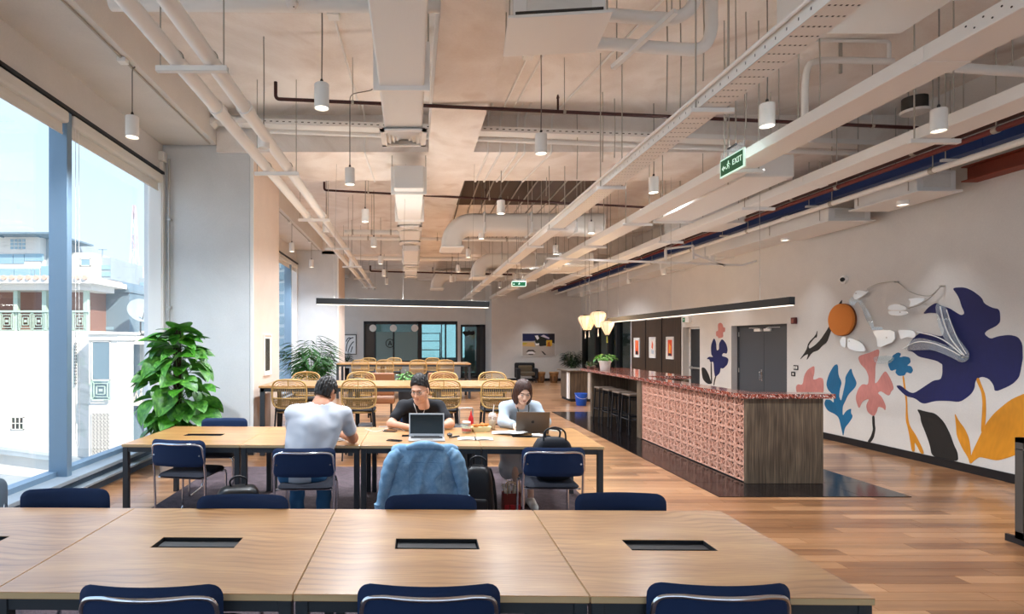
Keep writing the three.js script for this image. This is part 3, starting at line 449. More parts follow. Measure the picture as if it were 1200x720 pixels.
{ const t = thing('wall_duct', 'long white rectangular duct along the top of the door wall', 'duct', [0, 0, 0]); for (let d = 10.1; d < 23; d += 2.2) { const e = Math.min(23.4, d + 2.2); mesh('duct_section', G.rbox(0.62, 0.3, e - d - 0.01, 0.012, 6.86, 3.74, -(d + e) / 2, 1), M.duct, t); mesh('flange', G.rbox(0.68, 0.36, 0.03, 0.004, 6.86, 3.74, -d, 1), M.duct, t); } }
// ---- twin sprinkler mains on the left
{
  const y = 3.93, xs = [-1.87, -1.6], t = [];
  xs.forEach((x, k) => { const p = thing('water_main', k ? 'right hand one of the twin fat white pipes' : 'left hand one of the twin fat white pipes', 'pipe', [x, y, 0]); for (let d = 0.8; d < 23; d += 4.5) { mesh('pipe_length', G.cyl([0, 0, -d], [0, 0, -Math.min(25.3, d + 4.5)], 0.062, 0.062, 18), M.white, p); mesh('coupling', G.cyl([0, 0, -d - 0.07], [0, 0, -d + 0.07], 0.074, 0.074, 18), M.white, p); } });
  [4.34, 7.05, 9.75, 12.8, 15.9, 19, 22].forEach((d, i) => { const b = thing('pipe_trapeze', ORD[6 - i] + ' bracket from the meeting room under the twin pipes', 'bracket', [-1.735, y - 0.085, -d], 0, 'brackets under the twin pipes'); mesh('channel', [G.box(0.56, 0.006, 0.045, 0, -0.018, 0), G.box(0.56, 0.042, 0.006, 0, 0, 0.02), G.box(0.56, 0.042, 0.006, 0, 0, -0.02)], M.white, b); meshes('hanger_rod', [G.cyl([-0.25, 0, 0], [-0.25, TOP - y + 0.085, 0], 0.006, 0.006, 6), G.cyl([0.25, 0, 0], [0.25, TOP - y + 0.085, 0], 0.006, 0.006, 6)], M.rod, b); for (const s of [-0.135, 0.135]) mesh('u_bolt', G.tube(Array.from({ length: 9 }, (_, i) => { const a = Math.PI * i / 8; return [s + 0.068 * Math.cos(a), 0.085 + 0.068 * Math.sin(a), 0]; }), 0.005, { n: 6 }), M.rod, b); });
}
// ---- red sprinkler branch pipes across the bays
function branch(label, a, b, drop, r = 0.021) {
  const t = thing('sprinkler_pipe', label, 'pipe', [0, 0, 0]);
  mesh('pipe', G.tube([[a[0], a[1] + drop, a[2]], a, b], r, { n: 10, bend: 0.05 }), M.redPipe, t);
  for (const f of [0.12, 0.45, 0.7, 0.93]) { const p = V(...a).lerp(V(...b), f); mesh('pipe_hanger', [G.cyl([p.x, p.y, p.z], [p.x, TOP, p.z], 0.005, 0.005, 6), G.cyl([p.x - 0.015, p.y, p.z], [p.x + 0.015, p.y, p.z], r + 0.006, r + 0.006, 10)], M.rod, t); }
  const q = V(...a).lerp(V(...b), 0.44); mesh('sprinkler_head', [G.cyl([q.x, q.y, q.z], [q.x, q.y + 0.16, q.z], 0.013, 0.013, 8), G.cyl([q.x, q.y + 0.16, q.z], [q.x, q.y + 0.2, q.z], 0.02, 0.008, 8)], M.redPipe, t);
  return t;
}
branch('dark red sprinkler pipe crossing in front of the near cross beam', at(323, 116, 6.5), at(1075, 150, 6.5), 0.2);
branch('dark red sprinkler pipe crossing behind the near cross beam', at(380, 223, 10.6), at(810, 246, 10.6), 0.16);
branch('dark red sprinkler pipe crossing far off near the meeting room', at(434, 318, 19.6), at(600, 322, 19.6), 0.2, 0.03);
// ---- cross tray on the face of the near cross beam
{
  const t = thing('cross_tray', 'white perforated tray running across the near cross beam', 'cable tray', [0, 0, 0]), d = 7.98, path = [[-3.75, 4.66], [-3.12, 4.66], [-2.84, 4.86], [-2.3, 4.83], [7.1, 4.5]];
  for (let k = 0; k < 4; k++) { const [ax, ay] = path[k], [bx, by] = path[k + 1]; const n = k === 3 ? 6 : 1; for (let i = 0; i < n; i++) { const p = [ax + (bx - ax) * i / n, ay + (by - ay) * i / n, -d], q = [ax + (bx - ax) * (i + 1) / n, ay + (by - ay) * (i + 1) / n, -d]; mesh('tray_section', [G.bar(p, q, 0.2, 0.01), G.bar([p[0], p[1] + 0.03, -d + 0.1], [q[0], q[1] + 0.03, -d + 0.1], 0.008, 0.07), G.bar([p[0], p[1] + 0.03, -d - 0.1], [q[0], q[1] + 0.03, -d - 0.1], 0.008, 0.07)], M.white, t); } }
  const slots = []; for (let x = -2.2; x < 3.4; x += 0.09) slots.push(G.box(0.035, 0.012, 0.004, x, 4.83 - (x + 2.3) * 0.0351 - 0.0 + 0.03, -d + 0.1035)); mesh('slot_row', slots, M.slot, t).userData.kind = 'stuff';
}
tag(mesh('cross_conduit', [G.cyl([-2.2, 4.72, -7.9], [7.1, 4.36, -7.9], 0.03, 0.03, 10)], M.white), 'thin white conduit just below the cross tray', 'conduit');
// ---- supply duct with diffusers
function ductRun(label, x0, x1, y, h, d0, d1, flanges, diffuserD, size = 0.5) {
  const t = thing('supply_duct', label, 'duct', [(x0 + x1) / 2, y, -(d0 + d1) / 2]), w = x1 - x0, L = d1 - d0, mid = (d0 + d1) / 2;
  mesh('duct_body', G.rbox(w, h, L, 0.02, 0, h / 2, 0, 2), M.duct, t);
  for (const f of flanges) mesh('flange', G.rbox(w + 0.1, h + 0.08, 0.035, 0.006, 0, h / 2, mid - f, 1), M.white, t);
  for (const f of flanges) meshes('hanger_rod', [G.cyl([-w / 2 - 0.035, 0, mid - f], [-w / 2 - 0.035, TOP - y, mid - f], 0.008, 0.008, 6), G.cyl([w / 2 + 0.035, 0, mid - f], [w / 2 + 0.035, TOP - y, mid - f], 0.008, 0.008, 6)], M.rod, t);
  for (const dd of [].concat(diffuserD)) {
    const zc = mid - dd, df = new THREE.Group(); df.name = 'diffuser'; df.position.set(0, -0.03, zc); t.add(df);
    mesh('rim', [[0, -1], [0, 1], [1, 0], [-1, 0]].map(([a, b]) => G.box(a ? 0.05 : size, 0.02, b ? 0.05 : size, a * (size / 2 - 0.025), 0, b * (size / 2 - 0.025))), M.white, df);
    for (let k = 0; k < 4; k++) { const r = size / 2 - 0.06 - k * 0.045; mesh('louvre', new THREE.CylinderGeometry((r + 0.03) * 1.414, r * 1.414, 0.03, 4, 1, true).rotateY(Math.PI / 4).translate(0, -0.005, 0), M.white, df); }
    mesh('backing', G.box(size - 0.04, 0.004, size - 0.04, 0, 0.022, 0), M.slot, df); mesh('neck', G.rbox(size - 0.06, 0.04, size - 0.06, 0.005, 0, 0.03, 0, 1), M.white, df);
  }
  return t;
}
ductRun('near white supply duct ending in a square diffuser', -0.3, 0.11, 3.99, 0.36, 1.2, 6.42, [3.0, 4.95], 6.12, 0.5);
ductRun('second white supply duct behind the near cross beam', -0.27, 0.17, 3.95, 0.34, 8.1, 12.9, [8.3, 10.2], [10.85, 12.5], 0.48);
ductRun('third white supply duct beneath the far cross beam', -0.24, 0.16, 3.92, 0.32, 13.6, 19.2, [15.4, 17.2], [16.2, 18.8], 0.46);
// ---- fat oval return ducts crossing the far bays
function ovalDuct(label, u0, v0, d, x1, h) { // flat-oval duct from the right, its left end bending down
  const o = at(u0, v0, d), t = thing('oval_duct', label, 'duct', o), L = x1 - o[0], W = 0.62, R = h * 0.95, rings = [];
  rings.push({ c: [0, -R - 0.1], n: [-1, 0] }); for (let i = 0; i <= 10; i++) { const a = Math.PI / 2 * i / 10; rings.push({ c: [R - R * Math.cos(a), -R + R * Math.sin(a)], n: [-Math.cos(a), Math.sin(a)] }); } for (const f of [0.4, 0.7, 1]) rings.push({ c: [R + (L - R) * f, 0], n: [0, 1] });
  const N = rings.length - 1, sup = (x) => Math.sign(x) * Math.pow(Math.abs(x), 0.55);
  const g = G.grid(28, N, (s, q) => { const r = rings[Math.round(q * N)], a = s * Math.PI * 2, k = sup(Math.cos(a)) * h / 2; return [r.c[0] + r.n[0] * k, r.c[1] + r.n[1] * k, -sup(Math.sin(a)) * W / 2]; });
  mesh('duct_body', g, std(0xe4e0da, 0.7, { side: THREE.DoubleSide, bumpMap: rep(T.paintBump, 1), bumpScale: 0.003 }), t);
  mesh('outlet_collar', G.rbox(h + 0.05, 0.05, W + 0.05, 0.02, 0, -R - 0.1, 0, 1), M.duct, t);
  meshes('strap', [R + 0.25, R + 1.2, R + 2.1].map((x) => G.rbox(0.05, h + 0.025, W + 0.025, 0.03, x, 0, 0, 2)), M.duct, t);
  meshes('hanger_rod', [R + 0.25, R + 1.2, R + 2.1].map((x) => G.cyl([x, 0, W / 2 + 0.02], [x, TOP - o[1], W / 2 + 0.02], 0.007, 0.007, 6)), M.rod, t);
  return t;
}
ovalDuct('fat oval white return duct bending down beside the supply duct', 529, 264, 11.4, 3.9, 0.42);
ovalDuct('farther oval white return duct near the meeting room', 512, 322, 20.6, 4.6, 0.46);
ovalDuct('middle oval white return duct before the far cross beam', 560, 306, 15.6, 4.2, 0.4);
// ---- dark exposed deck panel with conduits
{
  struct('trim_7', slabSpan(0.95, 4.3, TOP - 0.03, TOP, 10.4, 13.4), std(0x584a40, 0.9), 'dark bare deck panel in the second bay');
  const t = thing('deck_conduits', 'bundle of conduits on the dark deck panel', 'conduit', [0, 0, 0]);
  for (let k = 0; k < 11; k++) { const x = 1.05 + k * 0.3; mesh('conduit', G.cyl([x, TOP - 0.06, -9.7], [x + 0.12, TOP - 0.06, -17.5], 0.016, 0.016, 6), k % 3 ? M.rod : M.cable, t); }
  const c = thing('slab_conduits', 'thin white conduits on the slab beside the fan coil box', 'conduit', [0, 0, 0]);
  for (const [a, b, da, db] of [[1.1, 0.98, 4.3, 7.9], [1.42, 1.3, 4.3, 7.9], [1.62, 1.45, 4.3, 7.9], [2.55, 2.1, 4.6, 7.9], [-0.85, -0.75, 3.4, 7.9]]) mesh('conduit', G.cyl([a, TOP - 0.02, -da], [b, TOP - 0.02, -db], 0.014, 0.014, 6), M.white, c);
  for (const [x, d] of [[1.2, 4.8], [-0.8, 5.6], [1.35, 6.4]]) mesh('junction_box', G.rbox(0.12, 0.06, 0.12, 0.01, x, TOP - 0.03, -d), M.white, c);
}
{ // conduits that dip under the near cross beam, and cross pipes in the far bays
  const c = thing('beam_conduits', 'white conduits dipping under the near cross beam', 'conduit', [0, 0, 0]);
  for (const [x, e] of [[1.12, 0.02], [1.3, 0.05], [1.55, 0.08], [1.66, 0.1], [2.06, 0.14], [-0.7, -0.05]]) mesh('conduit', G.tube([[x, 5.02, -7.7], [x, 5.0, -8.12], [x, 4.475, -8.13], [x - e, 4.475, -9.62], [x - e, 5.0, -9.64], [x - e, 5.02, -10.3]], 0.014, { n: 6, bend: 0.06 }), M.white, c);
  for (const [label, x0, x1, y, d, r] of [['white cross pipe from the twin pipes to the supply duct', -1.55, -0.3, 4.2, 12.6, 0.055], ['white cross pipe behind the second supply duct', -1.9, 3.2, 4.36, 14.2, 0.045], ['white cross pipe right before the far cross beam', -1.9, 4.4, 4.3, 17.2, 0.06], ['white cross pipe beyond the far cross beam', -1.9, 4.4, 4.25, 20.0, 0.05]]) { const p = thing('cross_pipe', label, 'pipe', [(x0 + x1) / 2, y, -d]), w = (x1 - x0) / 2; mesh('pipe', G.cyl([-w, 0, 0], [w, -0.02 * w, 0], r, r, 12), M.white, p); for (const f of [-0.7, 0, 0.7]) { mesh('pipe_clip', G.cyl([f * w - 0.02, -0.02 * w * (f + 1) / 2, 0], [f * w + 0.02, -0.02 * w * (f + 1) / 2, 0], r + 0.01, r + 0.01, 12), M.rod, p); mesh('hanger_rod', G.cyl([f * w, 0, 0], [f * w, TOP - y, 0], 0.006, 0.006, 6), M.rod, p); } }
  { const q3 = thing('branch_duct', 'white box duct hung between the two plain trunkings', 'duct', [4.03, 3.55, -7.4]); mesh('duct_body', G.rbox(0.56, 0.26, 2.4, 0.02, 0, 0.13, 0), M.duct, q3); mesh('flange', G.rbox(0.62, 0.32, 0.04, 0.005, 0, 0.13, -1.1, 1), M.duct, q3); meshes('hanger_rod', [[-0.3, 0.9], [0.3, 0.9], [-0.3, -0.8], [0.3, -0.8]].map(([x, zz]) => G.cyl([x, 0, zz], [x, TOP - 3.55, zz], 0.006, 0.006, 6)), M.rod, q3); const a = at(1112, 79, 5.2), b = at(1240, 87, 5.2); const p = thing('cross_pipe', 'white pipe crossing from plain trunking towards the mural wall', 'pipe', a); mesh('pipe', G.cyl([0, 0, 0], [b[0] - a[0], b[1] - a[1], 0], 0.045, 0.045, 14), M.white, p); mesh('hanger_rod', G.cyl([0.6, 0, 0], [0.6, TOP - a[1], 0], 0.006, 0.006, 6), M.rod, p); }
  struct('trim_8', slabSpan(0.95, 4.3, TOP - 0.03, TOP, 19.6, 22.4), std(0x6a5c50, 0.9), 'second dark bare deck panel near the meeting room');
  const q = thing('branch_duct', 'white box duct between plain trunking and wall pipes', 'duct', [4.05, 3.72, -14.3]); mesh('duct_body', G.rbox(0.8, 0.3, 1.6, 0.02, 0, 0, 0), M.duct, q); mesh('flange', G.rbox(0.86, 0.36, 0.04, 0.005, 0, 0, 0.7, 1), M.duct, q); mesh('flange', G.rbox(0.86, 0.36, 0.04, 0.005, 0, 0, -0.7, 1), M.duct, q); meshes('hanger_rod', [[-0.42, 0.5], [0.42, 0.5], [-0.42, -0.5], [0.42, -0.5]].map(([x, zz]) => G.cyl([x, -0.15, zz], [x, TOP - 3.72, zz], 0.006, 0.006, 6)), M.rod, q);
  const q2 = thing('branch_duct', 'deep white box duct crossing above the plain trunking', 'duct', [5.4, 3.95, -10.2]); mesh('duct_body', G.rbox(1.1, 0.4, 0.8, 0.02, 0, 0.05, 0), M.duct, q2); mesh('flange', G.rbox(0.04, 0.46, 0.86, 0.005, -0.5, 0.05, 0, 1), M.duct, q2); meshes('hanger_rod', [[-0.4, 0.42], [0.4, 0.42]].map(([x, zz]) => G.cyl([x, -0.1, zz], [x, TOP - 3.95, zz], 0.006, 0.006, 6)), M.rod, q2);
}
// ---- services at the top of the picture
tag(mesh('cross_pipe', [G.cyl([-2.6, 4.62, -4.75], [0.78, 4.6, -4.75], 0.065, 0.065, 16), G.cyl([-0.9, 4.62, -4.75], [-0.82, 4.62, -4.75], 0.08, 0.08, 16), ...rods([[-1.6, 4.62, 4.75], [0.5, 4.62, 4.75]])], M.white), 'fat white pipe crossing high up left of the duct', 'pipe');
{ const t = thing('smoke_detector', 'round white smoke detector under the high cross pipe', 'detector', at(342, 8, 4.6)); mesh('base', G.lathe([[0, 0.05], [0.055, 0.05], [0.055, 0.02], [0, 0.02]], 20), M.white, t); mesh('chamber', G.lathe([[0.045, 0.02], [0.04, -0.005], [0.02, -0.015], [0, -0.015]], 20), M.white, t); mesh('indicator', G.sphere(0.006, 0.02, -0.012, 0.02), M.slot, t); mesh('mount', G.cyl([0, 0.05, 0], [0, TOP - t.position.y, 0], 0.012), M.white, t); }
{ const t = thing('chilled_pipes', 'pair of white chilled water pipes bending beside the fan coil box', 'pipe', [0, 0, 0]); mesh('pipe', G.tube([[1.55, 4.62, -4.9], [2.35, 4.56, -4.9], [2.5, 4.66, -4.85], [2.5, 5.04, -4.85]], 0.055, { bend: 0.12, n: 12 }), M.white, t); mesh('pipe', G.tube([[1.55, 4.5, -5.15], [2.7, 4.42, -5.15], [2.8, 4.55, -5.15], [2.8, 5.04, -5.15]], 0.055, { bend: 0.12, n: 12 }), M.white, t); mesh('channel', G.bar([1.95, 4.36, -5.35], [2.25, 4.52, -4.7], 0.05, 0.045), M.white, t); meshes('hanger_rod', rods([[1.97, 4.36, 5.3], [2.24, 4.5, 4.75]]), M.rod, t); }
{ const t = thing('overhead_duct', 'wide smooth white duct high above the exit sign', 'duct', [3.75, 4.4, -3.1]); mesh('duct_body', G.rbox(1.1, 0.4, 3.5, 0.03, 0, 0.2, 0), M.duct, t); mesh('flange', [G.rbox(1.18, 0.46, 0.04, 0.005, 0, 0.2, -1.2, 1)], M.duct, t); meshes('hanger_rod', [-1.2, 1.0].flatMap((q) => [G.cyl([-0.6, 0, q], [-0.6, TOP - 4.4, q], 0.008), G.cyl([0.6, 0, q], [0.6, TOP - 4.4, q], 0.008)]), M.rod, t); }
{ const t = thing('bent_conduit', 'white conduit bent down behind the perforated tray', 'conduit', [0, 0, 0]); const q = (u, v) => at(u, v, 6.1); mesh('conduit', G.tube([q(1046, 72), q(955, 70), q(944, 80), q(943, 140)], 0.035, { bend: 0.2, n: 10 }), M.white, t); mesh('conduit', G.tube([q(955, 47), q(1042, 49), q(1042, 72)], 0.02, { bend: 0.04 }), M.white, t); mesh('clip', [G.box(0.03, 0.5, 0.02, ...at(985, 60, 6.15))], M.rod, t); }
{ const t = thing('exhaust_fan', 'small dark round fan housing behind the plain trunking', 'fan', at(1072, 128, 6.9)); mesh('housing', G.cyl([0, -0.02, 0], [0, 0.14, 0], 0.13, 0.13, 20), M.slot, t); mesh('rim', G.cyl([0, -0.05, 0], [0, -0.02, 0], 0.14, 0.15, 20), M.white, t); mesh('stem', G.cyl([0, 0.14, 0], [0, TOP - t.position.y, 0], 0.012), M.rod, t); }
{ // extra hanging bits between the trays
  const t = thing('cable_drops', 'thin grey cable drops between the trays', 'cable', [0, 0, 0]);
  for (const [u, v, d] of [[781, 130, 5.2], [797, 140, 5.4], [824, 95, 5.2], [862, 160, 5.6], [874, 150, 5.6], [935, 140, 5.8], [960, 130, 5.9], [706, 190, 7.4], [720, 185, 7.6], [676, 210, 8], [640, 230, 9.4]]) { const p = at(u, v, d); mesh('cable_drop', G.tube([p, [p[0] + 0.01, (p[1] + TOP) / 2, p[2]], [p[0], TOP, p[2]]], 0.007, { n: 6 }), M.rod, t); }
  const s = thing('strut_frame', 'white strut frame at the end of the drain pipe run', 'bracket', [0, 0, 0]); const q = (u, v) => at(u, v, 11.5);
  for (const [a, b] of [[[780, 292], [812, 288]], [[780, 292], [780, 305]], [[812, 288], [812, 304]], [[640, 303], [870, 311]], [[870, 311], [912, 298]], [[812, 298], [850, 312]]]) mesh('strut', G.bar(q(...a), q(...b), 0.04, 0.04), M.white, s);
}
// ---- exit signs
const font = await new FontLoader().loadAsync('fonts/droid/droid_sans_bold.typeface.json');
const text = (s, size, depth = 0.001) => { const g = new TextGeometry(s, { font, size, depth, curveSegments: 3, bevelEnabled: false }); g.computeBoundingBox(); const b = g.boundingBox; return g.translate(-(b.min.x + b.max.x) / 2, -(b.min.y + b.max.y) / 2, 0); };
const signGreen = new THREE.MeshStandardMaterial({ color: 0x0c5a38, emissive: 0x0a6a40, emissiveIntensity: 0.12, roughness: 0.4 }), signWhite = new THREE.MeshStandardMaterial({ color: 0xeafff4, emissive: 0xc8ffe4, emissiveIntensity: 0.35, roughness: 0.5 });
const runner = (s) => [G.sphere(0.085 * s, 0.02 * s, 0.34 * s, 0, 1, 1, 0.2, 10), ...[[[0, 0.26], [-0.06, 0], 0.09], [[-0.06, 0.02], [0.14, -0.12], 0.07], [[0.14, -0.12], [0.12, -0.32], 0.06], [[-0.07, 0], [-0.16, -0.2], 0.07], [[-0.16, -0.2], [-0.34, -0.22], 0.06], [[0, 0.2], [-0.2, 0.08], 0.05], [[0.02, 0.2], [0.2, 0.12], 0.05], [[0.2, 0.12], [0.24, -0.02], 0.045]].map(([a, b, w]) => G.bar([a[0] * s, a[1] * s, 0.0005], [b[0] * s, b[1] * s, 0.0005], 0.002, w * s))];
function exitSign(label, pos, turn, w, h, words, arrow) {
  const t = thing('exit_sign', label, 'exit sign', pos, turn);
  mesh('border', G.rbox(w, h, 0.016, 0.003, 0, 0, 0, 1), signWhite, t);
  const f = mesh('panel', G.box(w - 0.03, h - 0.03, 0.004, 0, 0, 0.0075), signGreen, t);
  const zf = 0.0098;
  if (words) mesh('lettering', text('EXIT', h * 0.3).translate(w * 0.235, h * 0.04, zf), signWhite, f);
  mesh('running_figure', runner(h * 0.62).map((g) => g.translate(words ? -w * 0.13 : w * 0.02, 0, zf)), signWhite, f);
  mesh('arrow', [G.shape([[0, 0], [0.5, 0.42], [0.5, 0.14], [1, 0.14], [1, -0.14], [0.5, -0.14], [0.5, -0.42]].map(([x, y]) => [x * h * 0.38, y * h * 0.38]), 0.001).translate(-w * 0.41, -h * 0.04, zf)], signWhite, f);
  mesh('hanging_plate', G.box(w * 0.98, h * 0.42, 0.006, 0, h * 0.71, -0.002), M.acrylic, t);
  mesh('hanger_bar', G.box(w * 0.36, 0.012, 0.02, 0, h * 0.92, 0), M.charcoal, t);
  meshes('hanger_rod', [-1, 1].map((s) => G.cyl([s * w * 0.14, h * 0.9, 0], [s * w * 0.14, TOP - pos[1], 0], 0.006, 0.006, 6)), M.rod, t);
  return t;
}
exitSign('green exit sign with arrow hanging in front of the plain trunking', [3.1, 3.42, -5.33], -Math.PI / 2, 0.4, 0.18, true);
exitSign('small far green running man sign hanging below the perforated tray', at(608, 333, 13.6), 0, 0.36, 0.13, false);
// ---- linear pendants
const barGlow = new THREE.MeshStandardMaterial({ color: 0xffffff, emissive: 0xfff0da, emissiveIntensity: 0.8, roughness: 0.5 });
function linear(label, c, len, turn, tilt, power, up) {
  const t = thing('linear_pendant', label, 'lamp', c, turn); t.rotation.z = tilt;
  mesh('housing', G.rbox(len, 0.095, 0.065, 0.004, 0, 0, 0, 1), std(0x1c1b1a, 0.5), t);
  meshes('end_cap', [G.box(0.006, 0.09, 0.06, len / 2, 0, 0), G.box(0.006, 0.09, 0.06, -len / 2, 0, 0)], M.blackMatt, t);
  mesh('diffuser', G.box(len - 0.02, 0.014, 0.05, 0, -0.051, 0), barGlow, t);
  meshes('suspension_cable', [-0.4, 0, 0.4].map((f) => G.cyl([f * len, 0.04, 0], [f * len, TOP - c[1] - 0.03, 0], 0.0025, 0.0025, 5)), M.steel, t);
  const l = new THREE.RectAreaLight(0xf2f6f4, power * LAMP_GAIN, len - 0.04, 0.05); l.name = 'lamp_light'; l.position.set(0, -0.062, 0); l.rotation.x = -Math.PI / 2; t.add(l);
  mesh('added_uplight_strip', G.box(len - 0.02, 0.006, 0.05, 0, 0.0452, 0), barGlow, t);                    // added glowing strip, made up to brighten the ceiling
  const k = new THREE.RectAreaLight(0xf2f6f4, power * up * LAMP_GAIN, len - 0.04, 0.05); k.name = 'lamp_light'; k.position.set(0, 0.056, 0); k.rotation.x = Math.PI / 2; t.add(k);  // upward light added with the strip, no such source known
}
{ const a = at(371, 353, 8.7), b = at(573, 357, 8.7); linear('long black linear lamp above the near high table', [(a[0] + b[0]) / 2, (a[1] + b[1]) / 2, -8.7], b[0] - a[0], 0, Math.atan2(b[1] - a[1], b[0] - a[0]), 22, 1.8); }
linear('long black linear lamp hanging over the bar', [4.42, 2.17, -9.4], 6.0, Math.PI / 2, 0, 22, 0.25);

// ================================================================ FURNITURE
const TH = 0.73;
// ---- work tables: each module a table of its own
function workTable(label, cx, d, w, depth, turn, group) {
  const t = thing('work_table', label, 'table', [cx, 0, -d], turn, group), e = 0.0045;
  const hx = 0.2, hz = 0.07, x = w / 2 - e, y = depth / 2;
  const top = G.shape([[-x, -y], [x, -y], [x, y], [-x, y]], 0.024, { bevel: 0.002, holes: [[[-hx, -hz], [hx, -hz], [hx, hz], [-hx, hz]]] }).rotateX(-Math.PI / 2).translate(0, TH - 0.0265, 0);
  const tg = uvBox(top, 1, cx * 0.37 + 0.11, d * 0.23 + cx * 0.61); mesh('tabletop', tg, M.oak, t);
  mesh('edge_band', [G.box(w - 0.008, 0.022, 0.0015, 0, TH - 0.0145, y + 0.0025), G.box(w - 0.008, 0.022, 0.0015, 0, TH - 0.0145, -y - 0.0025), G.box(0.0015, 0.022, depth, x + 0.0022, TH - 0.0145, 0), G.box(0.0015, 0.022, depth, -x - 0.0022, TH - 0.0145, 0)], M.oakEdge, t);
  const hatch = new THREE.Group(); hatch.name = 'cable_hatch'; t.add(hatch);
  mesh('hatch_tray', [G.box(hx * 2, 0.004, hz * 2, 0, TH - 0.09, 0), G.box(hx * 2, 0.09, 0.004, 0, TH - 0.048, hz - 0.002), G.box(hx * 2, 0.09, 0.004, 0, TH - 0.048, -hz + 0.002), G.box(0.004, 0.09, hz * 2, hx - 0.002, TH - 0.048, 0), G.box(0.004, 0.09, hz * 2, -hx + 0.002, TH - 0.048, 0)], M.blackMatt, hatch);
  mesh('hatch_flap', G.rbox(hx * 2 - 0.02, 0.008, 0.075, 0.003, 0, TH - 0.022, -hz + 0.042, 1), std(0x0c0f13, 0.5), hatch);
  mesh('frame_rail', [G.span(-x + 0.02, x - 0.02, TH - 0.075, TH - 0.028, y - 0.05, y - 0.01), G.span(-x + 0.02, x - 0.02, TH - 0.075, TH - 0.028, -y + 0.05, -y + 0.01), G.span(-x + 0.01, -x + 0.05, TH - 0.075, TH - 0.028, -y + 0.05, y - 0.05), G.span(x - 0.05, x - 0.01, TH - 0.075, TH - 0.028, -y + 0.05, y - 0.05)], M.frame, t);
  for (const [a, b] of [[-1, -1], [1, -1], [-1, 1], [1, 1]]) { const l = mesh('leg', G.rbox(0.05, TH - 0.03, 0.05, 0.004, a * (x - 0.028), (TH - 0.03) / 2, b * (y - 0.028), 1), M.frame, t); mesh('foot', G.cyl([a * (x - 0.028), 0.013, b * (y - 0.028)], [a * (x - 0.028), 0.02, b * (y - 0.028)], 0.02), M.blackMatt, l); }
  return t;
}
{
  const e = [-2.78, -1.62, -0.449, 0.685, 1.756], turn = -0.016;
  const n = ['oak work table in the front row next to the window', 'oak work table in the front row between window end and middle', 'oak work table in the middle of the front row', 'oak work table at the aisle end of the front row'];
  for (let k = 0; k < 4; k++) { const c = (e[k] + e[k + 1]) / 2; workTable(n[k], c, 2.636 - (c - 0.1) * Math.tan(-turn) , e[k + 1] - e[k], 1.066, turn, 'front row of oak work tables'); }
  const m = ['oak work table in the second row beside the pothos', 'oak work table in the second row with the man in white leaning on it', 'oak work table in the second row carrying the silver laptop', 'oak work table in the second row carrying the grey laptop'];
  for (let k = 0; k < 4; k++) { const c = -2.72 + 1.125 * (k + 0.5); workTable(m[k], c, 5.66 - (c + 0.47) * 0.028, 1.125, 1.09, -0.028, 'second row of oak work tables'); }
}
// ---- navy chairs with a chrome sled frame; local -z is where the sitter faces
function pad(w, h, t, r, bow = 0, nx = 22, ny = 12) {
  const f = (sgn) => (s, q) => {
    let x = (s * 2 - 1) * w / 2, y = (q * 2 - 1) * h / 2; const ax = Math.abs(x) - (w / 2 - r), ay = Math.abs(y) - (h / 2 - r);
    if (ax > 0 && ay > 0) { const m = Math.max(ax, ay), l = Math.hypot(ax, ay), k = m / l; x = Math.sign(x) * (w / 2 - r + ax * k); y = Math.sign(y) * (h / 2 - r + ay * k); }
    const m = Math.max(Math.abs(s * 2 - 1), Math.abs(q * 2 - 1)), th = t / 2 * Math.sqrt(Math.max(0, 1 - Math.pow(m, 14))) * (0.86 + 0.14 * (1 - m * m));
    return [x, y, sgn * th + bow * (1 - Math.pow(2 * x / w, 2))];
  };
  const a = G.grid(nx, ny, f(1)), b = G.grid(nx, ny, f(-1)); b.index.array.reverse(); b.computeVertexNormals(); return merge([a, b]);
}
const chairGeo = (() => {
  const W = 0.255, r = 0.011, arc = []; for (let i = 0; i <= 10; i++) { const q = -1 + i / 5; arc.push([q * 0.205, 0.762 , 0.253 + 0.042 * (1 - q * q)]); }
  const half = (s) => [[s * 0.2, 0.425, -0.2], [s * 0.232, 0.425, -0.22], [s * 0.235, 0.012, -0.225], [s * 0.245, 0.012, 0.2], [s * W, 0.44, 0.205], [s * 0.252, 0.6, 0.225], [s * 0.246, 0.75, 0.25]];
  const back = pad(0.535, 0.245, 0.04, 0.055, 0.045).translate(0, 0.677, 0.225);
  return {
    frame: G.tube([...half(-1), ...arc.slice(1, 10), ...half(1).reverse()], r, { n: 10, bend: 0.05 }),
    cross: [G.cyl([-0.24, 0.425, -0.17], [0.24, 0.425, -0.17], 0.009, 0.009, 8), G.cyl([-0.25, 0.425, 0.15], [0.25, 0.425, 0.15], 0.009, 0.009, 8)],
    back, seat: pad(0.47, 0.45, 0.055, 0.06, 0.0).rotateX(-Math.PI / 2).translate(0, 0.452, -0.01), glide: [-1, 1].flatMap((s) => [G.rbox(0.022, 0.012, 0.05, 0.004, s * 0.235, 0.006, -0.19), G.rbox(0.022, 0.012, 0.05, 0.004, s * 0.245, 0.006, 0.16)]),
    screws: [-1, 1].map((s) => G.cyl([s * 0.225, 0.66, 0.25], [s * 0.225, 0.66, 0.262], 0.008)),
  };
})();
const backMat = [M.navy, M.navy];
function navyChair(label, x, d, turn, group, mat = M.navy) {
  const t = thing('office_chair', label, 'chair', [x, 0, -d], turn, group);
  mesh('frame', chairGeo.frame, M.chrome, t); meshes('seat_support', chairGeo.cross, M.chrome, t); mesh('backrest', chairGeo.back, mat, t); mesh('seat', chairGeo.seat, M.seat, t); meshes('floor_glide', chairGeo.glide, M.blackMatt, t); meshes('backrest_screw', chairGeo.screws, M.chrome, t);
  return t;
}
